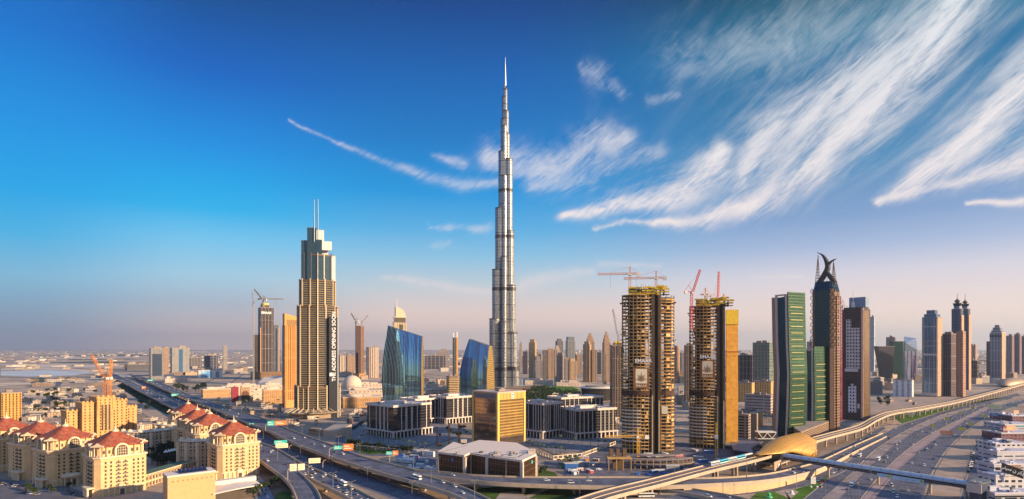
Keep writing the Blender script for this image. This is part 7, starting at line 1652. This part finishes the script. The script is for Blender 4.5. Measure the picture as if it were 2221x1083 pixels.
def palm_meshes():
    t = MB(); t.lathe([(.3, 0), (.2, 3), (.17, 7), (.25, 7.3)], 7); tm = t.mesh('trunk', trunkm); b = MB(); rr = random.Random(4)
    for k in range(16):
        a = k*2*math.pi/16+rr.uniform(-.1, .1); L = rr.uniform(2.3, 3.0); up = rr.uniform(.1, 1.1); P = []
        for i in range(6): t_ = i/5; P.append(Vector((math.cos(a)*L*t_, math.sin(a)*L*t_, 7.3+up*math.sin(t_*2.2)*1.1-t_**2*1.6)))
        n_ = Vector((-math.sin(a), math.cos(a), 0))
        for i in range(5): w1, w2 = .5*math.sin(math.pi*(i/5*.85+.12)), .5*math.sin(math.pi*((i+1)/5*.85+.12)); b.add([P[i]-n_*w1-Vector((0, 0, w1*.5)), P[i], P[i+1], P[i+1]-n_*w2-Vector((0, 0, w2*.5))], [(0, 1, 2, 3)]); b.add([P[i]+n_*w1-Vector((0, 0, w1*.5)), P[i], P[i+1], P[i+1]+n_*w2-Vector((0, 0, w2*.5))], [(0, 1, 2, 3)])
    return tm, b.mesh('crown', palmm)
CRN = [crown_mesh(1, leafm), crown_mesh(2, leafm), crown_mesh(3, leafd), crown_mesh(4, leafd)]; TRK = trunk_mesh(); PT_, PC_ = palm_meshes(); TC = {}
def tree(px, py, kind, where, sc=1.0, anchor='the left'):
    p = G(px, py, 0); k = random.randrange(2)+(2 if kind == 'dark' else 0); key = (where, kind); i = TC.get(key, 0); TC[key] = i+1; word = {'dark': 'dark leafy tree', 'green': 'small leafy tree', 'palm': 'palm tree'}[kind]
    T = thing('palm_tree' if kind == 'palm' else 'leafy_tree', f'{ordn(i)} {word} from {anchor} {where}', 'palm tree' if kind == 'palm' else 'tree', (p.x, p.y, 0), random.uniform(0, 6), ('palms ' if kind == 'palm' else 'trees ')+where)
    s_ = sc*random.uniform(.8, 1.25); T.scale = (s_, s_, s_)
    if kind == 'palm': inst(PT_, 'trunk', T); inst(PC_, 'crown', T)
    else: inst(TRK, 'trunk', T); inst(CRN[k], 'crown', T, (0, 0, 2.2))
def grove(n, xr, yr, kind, where, sc=1.0, seed=1):
    rr = random.Random(seed); pts = sorted((rr.uniform(*xr), rr.uniform(*yr)) for _ in range(n))
    for x, y in pts: tree(x, y, kind, where, sc)
def row(n, a, b, kind, where, sc=1.0):
    for i in range(n): t = (i+random.uniform(-.15, .15))/(n-1); tree(a[0]+(b[0]-a[0])*t, a[1]+(b[1]-a[1])*t, kind, where, sc)
grove(46, (308, 402), (972, 1012), 'dark', 'in the arcade garden', 1.5, 2)
grove(14, (300, 400), (955, 975), 'green', 'at the far side of the dark garden', 1.3, 12)
row(16, (760, 968), (890, 985), 'dark', 'before the nearest dark office', 1.2)
row(12, (800, 955), (920, 978), 'palm', 'in the court of the nearest dark office', 1.0)
row(8, (765, 935), (800, 915), 'green', 'in the car park left of the dark offices', 1.0)
grove(12, (930, 1015), (930, 950), 'green', 'in the court left of the gold office tower', 1.1, 5)
row(9, (1150, 975), (1225, 990), 'palm', 'on the forecourt right of the gold office tower', 1.1)
grove(8, (1212, 1262), (1002, 1020), 'palm', 'on the small lawn by the building yard', 1.1, 6)
grove(7, (1145, 1205), (1022, 1034), 'green', 'beside the flyover right of the podium', .9, 7)
row(9, (1200, 960), (1330, 972), 'palm', 'before the widest dark office', 1.0)
grove(8, (545, 595), (1052, 1080), 'green', 'round the car park beside the curved ramp', 1.3, 8)
grove(6, (60, 160), (1058, 1078), 'green', 'in the forecourt at bottom left', .9, 9)
grove(22, (70, 150), (850, 905), 'dark', 'in the walled quarter at left', 1.8, 10)
row(14, (1605, 908), (1680, 912), 'palm', 'on the roof terrace side of the tan blocks', 1.2)
row(12, (2100, 1030), (2175, 915), 'dark', 'in the hedge along the right service road', .45)
grove(6, (1900, 1935), (868, 884), 'dark', 'on the mound beside the sand lot', 1.6, 13)
grove(18, (470, 610), (862, 905), 'palm', 'on the mall plaza', 1.6, 21)
grove(14, (150, 330), (842, 905), 'dark', 'in the streets below the track', 1.6, 22)
grove(12, (810, 1000), (850, 880), 'dark', 'round the sail blocks', 1.8, 23)
grove(8, (375, 450), (845, 852), 'dark', 'beyond the upper left flyover', 3.0, 14)
grove(10, (600, 700), (905, 925), 'palm', 'round the foot of the ribbed hotel tower', 1.2, 15)
# the park behind the offices: one canopy nobody could count
def canopy(name, label, pts, n, h, m_, seed, sz=2.2):
    P = [G(*p) for p in pts]; xs, ys = [p.x for p in P], [p.y for p in P]; rr = random.Random(seed); b = MB(); k = 0
    def inside(x, y):
        c = False; j = len(P)-1
        for i in range(len(P)):
            if (P[i].y > y) != (P[j].y > y) and x < (P[j].x-P[i].x)*(y-P[i].y)/(P[j].y-P[i].y)+P[i].x: c = not c
            j = i
        return c
    cl_ = []
    while len(cl_) < n//26:
        x, y = rr.uniform(min(xs), max(xs)), rr.uniform(min(ys), max(ys))
        if inside(x, y): cl_.append((x, y, h*rr.uniform(.5, 1.0), rr.uniform(2.5, 5.5)))
    for i in range(n):
        cx, cy, cz, cr = rr.choice(cl_); a, e = rr.uniform(0, 6.283), math.asin(rr.uniform(-.5, 1)); p = Vector((cx+cr*math.cos(a)*math.cos(e), cy+cr*math.sin(a)*math.cos(e), max(.4, cz-cr*.8+cr*math.sin(e))))
        u = Vector((rr.uniform(-1, 1), rr.uniform(-1, 1), rr.uniform(-.6, .6))).normalized()*sz*rr.uniform(.4, 1); v = u.cross(Vector((rr.uniform(-1, 1), rr.uniform(-1, 1), 1))).normalized()*sz*.6
        b.add([p-u, p+v, p+u, p-v], [(0, 1, 2, 3)])
    tag(b.build(name, m_), label, kind='stuff')
canopy('park_canopy', 'dark mass of park trees behind the gold office tower and offices', [(1138, 846), (1175, 843), (1215, 853), (1258, 856), (1262, 872), (1215, 880), (1160, 882), (1130, 872)], 15000, 12, leafm, 5, 2.0)
canopy('hedge', 'dark hedge on the verge before the nearest dark office', [(752, 958), (765, 972), (800, 984), (850, 982), (872, 976), (845, 974), (800, 972), (770, 958)], 4000, 4, leafd, 6, .8)
canopy('hedge', 'dark scrub along the foot of the lower left flyover', [(262, 828), (300, 852), (376, 894), (379, 902), (300, 862), (256, 834)], 4000, 3.5, leafd, 8, 1.2)
# ================================================================= street lamps, sign gantries
lampm = mat('lamp_steel', (.25, .25, .27), .5, metal=.4)
def lamp_proto(H=12, arms=2):
    T = thing('street_lamp', 'x', 'street lamp', (0, 0, 0), 0, 'street lamps along the roads'); MB().lathe([(.22, 0), (.14, H)], 6).build('pole', lampm, T)
    for s_ in ((-1, 1) if arms == 2 else (1,)): MB().bar((0, 0, H-.2), (0, s_*2.0, H+.5), .08).build('arm', lampm, T); MB().box(-.2, .2, min(s_*1.9, s_*2.9), max(s_*1.9, s_*2.9), H+.4, H+.6).build('lamp_head', lampm, T)
    return T
LP = lamp_proto(); used = False
def lamps(key, u, step, where, anchor, H=1.0, d0=0):
    global used
    r = ROADS[key]; d = step/2+d0; i = 0
    while d < r.L:
        p, h = r.at(d, u)
        if -1100 < p.x < 1100 and p.y > 395 and p.y < 1700:
            o = LP if not used else copy_tree(LP); used = True; o.location = (p.x, p.y, p.z+(.2 if r.zs else 0)); o.rotation_euler[2] = h; o.scale = (1, 1, H); o['label'] = f'{ordn(i)} street lamp from {anchor} {where}'; i += 1
        d += step
lamps('E1', 1.12, 62, 'in the highway median', 'the bottom edge', 1.9); lamps('E3', 1.15, 80, 'on the dusty verge', 'the far end', 1.2); lamps('A', .02, 55, 'on the far wall of the upper left flyover', 'the far end'); lamps('C', .5, 60, 'down the lower left flyover', 'the far end'); lamps('FB', .02, 60, 'on the far wall of the office-side flyover', 'its left end'); lamps('NB', .5, 60, 'on the near flyover branch', 'its fork'); lamps('B', .5, 70, 'on the road between the left flyovers', 'the far end', 1.0); lamps('SV', -.06, 45, 'on the right service road', 'the far end', .9); lamps('K', 1.05, 60, 'on the ramp beside the lawn', 'its right end', 1.1); lamps('C2', .98, 50, 'on the queueing branch', 'its fork')
SGN = {'green': (.01, .32, .17), 'orange': (.75, .20, .04), 'cream': (.85, .72, .48), 'yellow': (.72, .68, .05), 'pale yellow': (.75, .75, .42), 'blue': (.03, .18, .55), 'teal': (.06, .25, .3)}
def gantry(px, py, z, boards, label, hd=0, H=8.5, grp='road sign gantries'):
    """curved-arm gantry with boards: (offset, width, height, colour)"""
    p = G(px, py, z); T = thing('sign_gantry', label, 'road sign', tuple(p), -math.atan2(p.x, p.y)+R(hd), grp)
    q = MB(); P = [Vector((0, 0, 0)), Vector((0, 0, H*.75)), Vector((1.0, 0, H*.95)), Vector((2.4, 0, H)), Vector((max(3, max(b[0]+b[1]/2 for b in boards)), 0, H))]
    for a, b in zip(P, P[1:]): q.bar(a, b, .28, 6)
    q.build('post', mat('gantry_pale', lin('#b7a697'), .5), T)
    for off, w_, h_, c_ in boards:
        B_ = MB().box(off-w_/2, off+w_/2, -.55, -.3, H-h_*.5, H+h_*.5).build('board', mat('sign_'+c_.replace(' ', '_'), SGN[c_], .5, var=.02), T)
        m = MB(); lc = mat('sign_legend', (.8, .8, .76) if c_ in ('green', 'orange', 'blue', 'teal') else (.55, .45, .25), .5, var=0) if c_ in ('green', 'orange', 'blue', 'teal') else mat('sign_legend_brown', (.5, .38, .2), .5, var=0)
        for r_ in range(2): m.box(off-w_*.4, off+w_*(.1+.2*r_), -.6, -.56, H+h_*(.12-.34*r_), H+h_*(.22-.34*r_))
        m.build('legend', lc, B_)
GN = [(576, 935, 8.5, [(6, 8, 6, 'green'), (17, 13, 5.5, 'orange')], 'green and orange sign gantry on the upper left flyover near the ribbed tower'), (714, 993, 8.5, [(8, 8, 3.4, 'green'), (17, 9, 6, 'orange')], 'green and orange sign gantry where the grass verge meets the upper flyover'),
      (627, 985, 0, [(-7, 12, 4.5, 'cream')], 'cream sign by the jammed cars on the lower left flyover'), (700, 1020, 0, [(-7, 10, 4.5, 'cream')], 'cream sign over the road between flyovers, nearer one'), (624, 1040, 8, [(4, 5, 5.5, 'cream'), (10, 5, 5, 'cream')], 'double cream sign over the flyover split'),
      (668, 1036, 8, [(-4, 3, 1, 'cream')], 'bare curved sign post right of the double cream sign'), (600, 978, 0, [(4, 13, 4.2, 'green')], 'green sign over the road between the left flyovers'), (845, 1005, 8.4, [(0, 6, 3, 'green'), (5, 5, 4, 'orange')], 'green and orange sign beside the truck yard'),
      (375, 866, 0, [(4, 14, 5, 'green')], 'green sign over the road between the far left flyovers'), (320, 832, 8, [(8, 16, 4, 'green')], 'green sign at the far end of the upper left flyover'), (312, 850, 0, [(0, 9, 9, 'orange')], 'orange and white board beside the far flyover'), (540, 935, 0, [(3, 6, 2.4, 'green')], 'small green sign at the corner of the nearest flyover block'),
      (2082, 972, 0, [(-12, 11, 4, 'orange')], 'orange billboard on a pole in the sand strip'), (2100, 955, 0, [(-6, 7, 3.6, 'yellow')], 'yellow sign at the sand strip above the orange billboard'), (2022, 945, 0, [(0, 4, 3.5, 'yellow')], 'small yellow sign in the highway median, nearest'), (2053, 928, 0, [(0, 4, 3.5, 'yellow')], 'small yellow sign in the highway median, second away'), (2083, 914, 0, [(0, 4, 3.5, 'yellow')], 'small yellow sign in the highway median, third away'), (2110, 902, 0, [(0, 5, 3, 'yellow')], 'small yellow sign in the highway median, fourth away'), (2106, 942, 0, [(0, 4, 3.5, 'yellow')], 'small yellow sign on the right edge of the highway'), (2135, 922, 0, [(0, 4, 3.5, 'yellow')], 'small yellow sign farther along the right edge of the highway'),
      (2182, 905, 0, [(-14, 18, 7, 'pale yellow')], 'pale yellow hoarding on a tall pole at upper right'), (2152, 912, 0, [(3, 10, 4.5, 'blue')], 'blue billboard beside the highway at upper right'), (2195, 890, 0, [(0, 14, 4, 'teal')], 'teal board far up the highway at right'), (1962, 910, 0, [(6, 14, 4, 'cream')], 'cream sign by the viaduct above the bright lawn')]
for px, py, z, bd, lab in GN: gantry(px, py, z, bd, lab, H=16 if 'tall pole' in lab or 'on a pole' in lab else (13 if 'yellow sign' in lab else 9))
# white hoarding with two spotlights on the lawn, and the garden ornament
p = G(1764, 1058, 0); T = thing('billboard', 'white blank billboard on legs with two white globes on the lawn', 'billboard', tuple(p), 0); MB().box(-2, 2, -.2, .2, 3, 8.5).build('board', white, T)
for x in (-1.5, 1.5): MB().bar((x, 0, 0), (x, 0, 3), .15).build('leg', steel, T); MB().lathe([(.05, 0), (.9, .5), (1, 1), (.6, 1.6), (0, 1.8)], 10, x*1.6, -1).build('globe', white, T)
p = G(1717, 1072, 0); T = thing('sculpture', 'small white rounded sculpture on the pale oval of the lawn', 'sculpture', tuple(p)); MB().lathe([(2.4, 0), (2.2, .4), (1.2, .9), (1.4, 1.8), (.6, 2.8), (0, 3.2)], 12).build('body', white, T)
p = G(1668, 1080, 0); T = thing('sculpture', 'green topiary-like figure on the lawn at the bottom edge', 'sculpture', tuple(p)); MB().lathe([(2.6, 0), (2.2, 1), (1, 1.6), (1.6, 2.6), (.5, 3.8), (0, 4)], 10).build('body', mat('green_figure', (.08, .5, .22), .6), T)
# perimeter walls of the office courts
for a, b, lab in (((758, 972), (880, 984), 'pale colonnaded garden wall before the nearest dark office'), ((1160, 985), (1200, 998), 'pale court wall with square openings, left section'), ((1200, 998), (1262, 992), 'pale court wall with square openings, curved middle section'), ((1262, 992), (1335, 965), 'pale court wall with square openings, right section')):
    A, B_ = G(*a), G(*b); d = B_-A; L = d.length; T = thing('garden_wall', lab, 'wall', tuple(A), math.atan2(d.y, d.x), 'pale walls of the office courts'); n = int(L/5)
    MB().box(0, L, 0, .5, 0, 1.1).build('base', creamp, T); MB().box(-.2, L+.2, -.1, .6, 3.6, 4.2).build('coping', creamp, T)
    for i in range(n+1): MB().box(i*L/n-.6, i*L/n+.6, .01, .49, 1.1, 3.6).build('pillar', creamp, T)
# orange piling rigs left of the gold office tower
for px, base, h, lab in ((948, 968, 22, 'brown piling mast left of the gold office tower, leftmost of three'), (974, 968, 26, 'orange piling mast left of the gold office tower, middle of three'), (995, 966, 25, 'orange piling mast left of the gold office tower, rightmost of three')):
    p = G(px, base, 0); T = thing('piling_rig', lab, 'piling rig', (p.x, p.y, 0), .4, 'piling rigs by the gold office tower'); q = MB(); lattice(q, (0, 0, 1), (0, 0, h), 1.1, 8, .14); q.build('mast', mat('rig_orange' if 'orange' in lab else 'rig_brown', (.5, .22, .06) if 'orange' in lab else (.3, .18, .12), .6), T)
    MB().box(.8, 5, -1.4, 1.4, 1, 3.4).build('cab', mat('site_orange', (0,0,0)), T); MB().box(.2, 5.4, -1.8, 1.8, 0, 1).build('crawler', dark, T)
# hoarding along the near sign
p = G(1163, 1030, 0); T = thing('notice_board', 'small cream notice board beside the flyover right of the podium', 'notice board', tuple(p)); MB().box(-2, 2, -.15, .15, 1.2, 3.8).build('board', creamp, T); MB().bar((-1.5, 0, 0), (-1.5, 0, 1.2), .12).build('leg', steel, T); MB().bar((1.5, 0, 0), (1.5, 0, 1.2), .12).build('leg', steel, T)
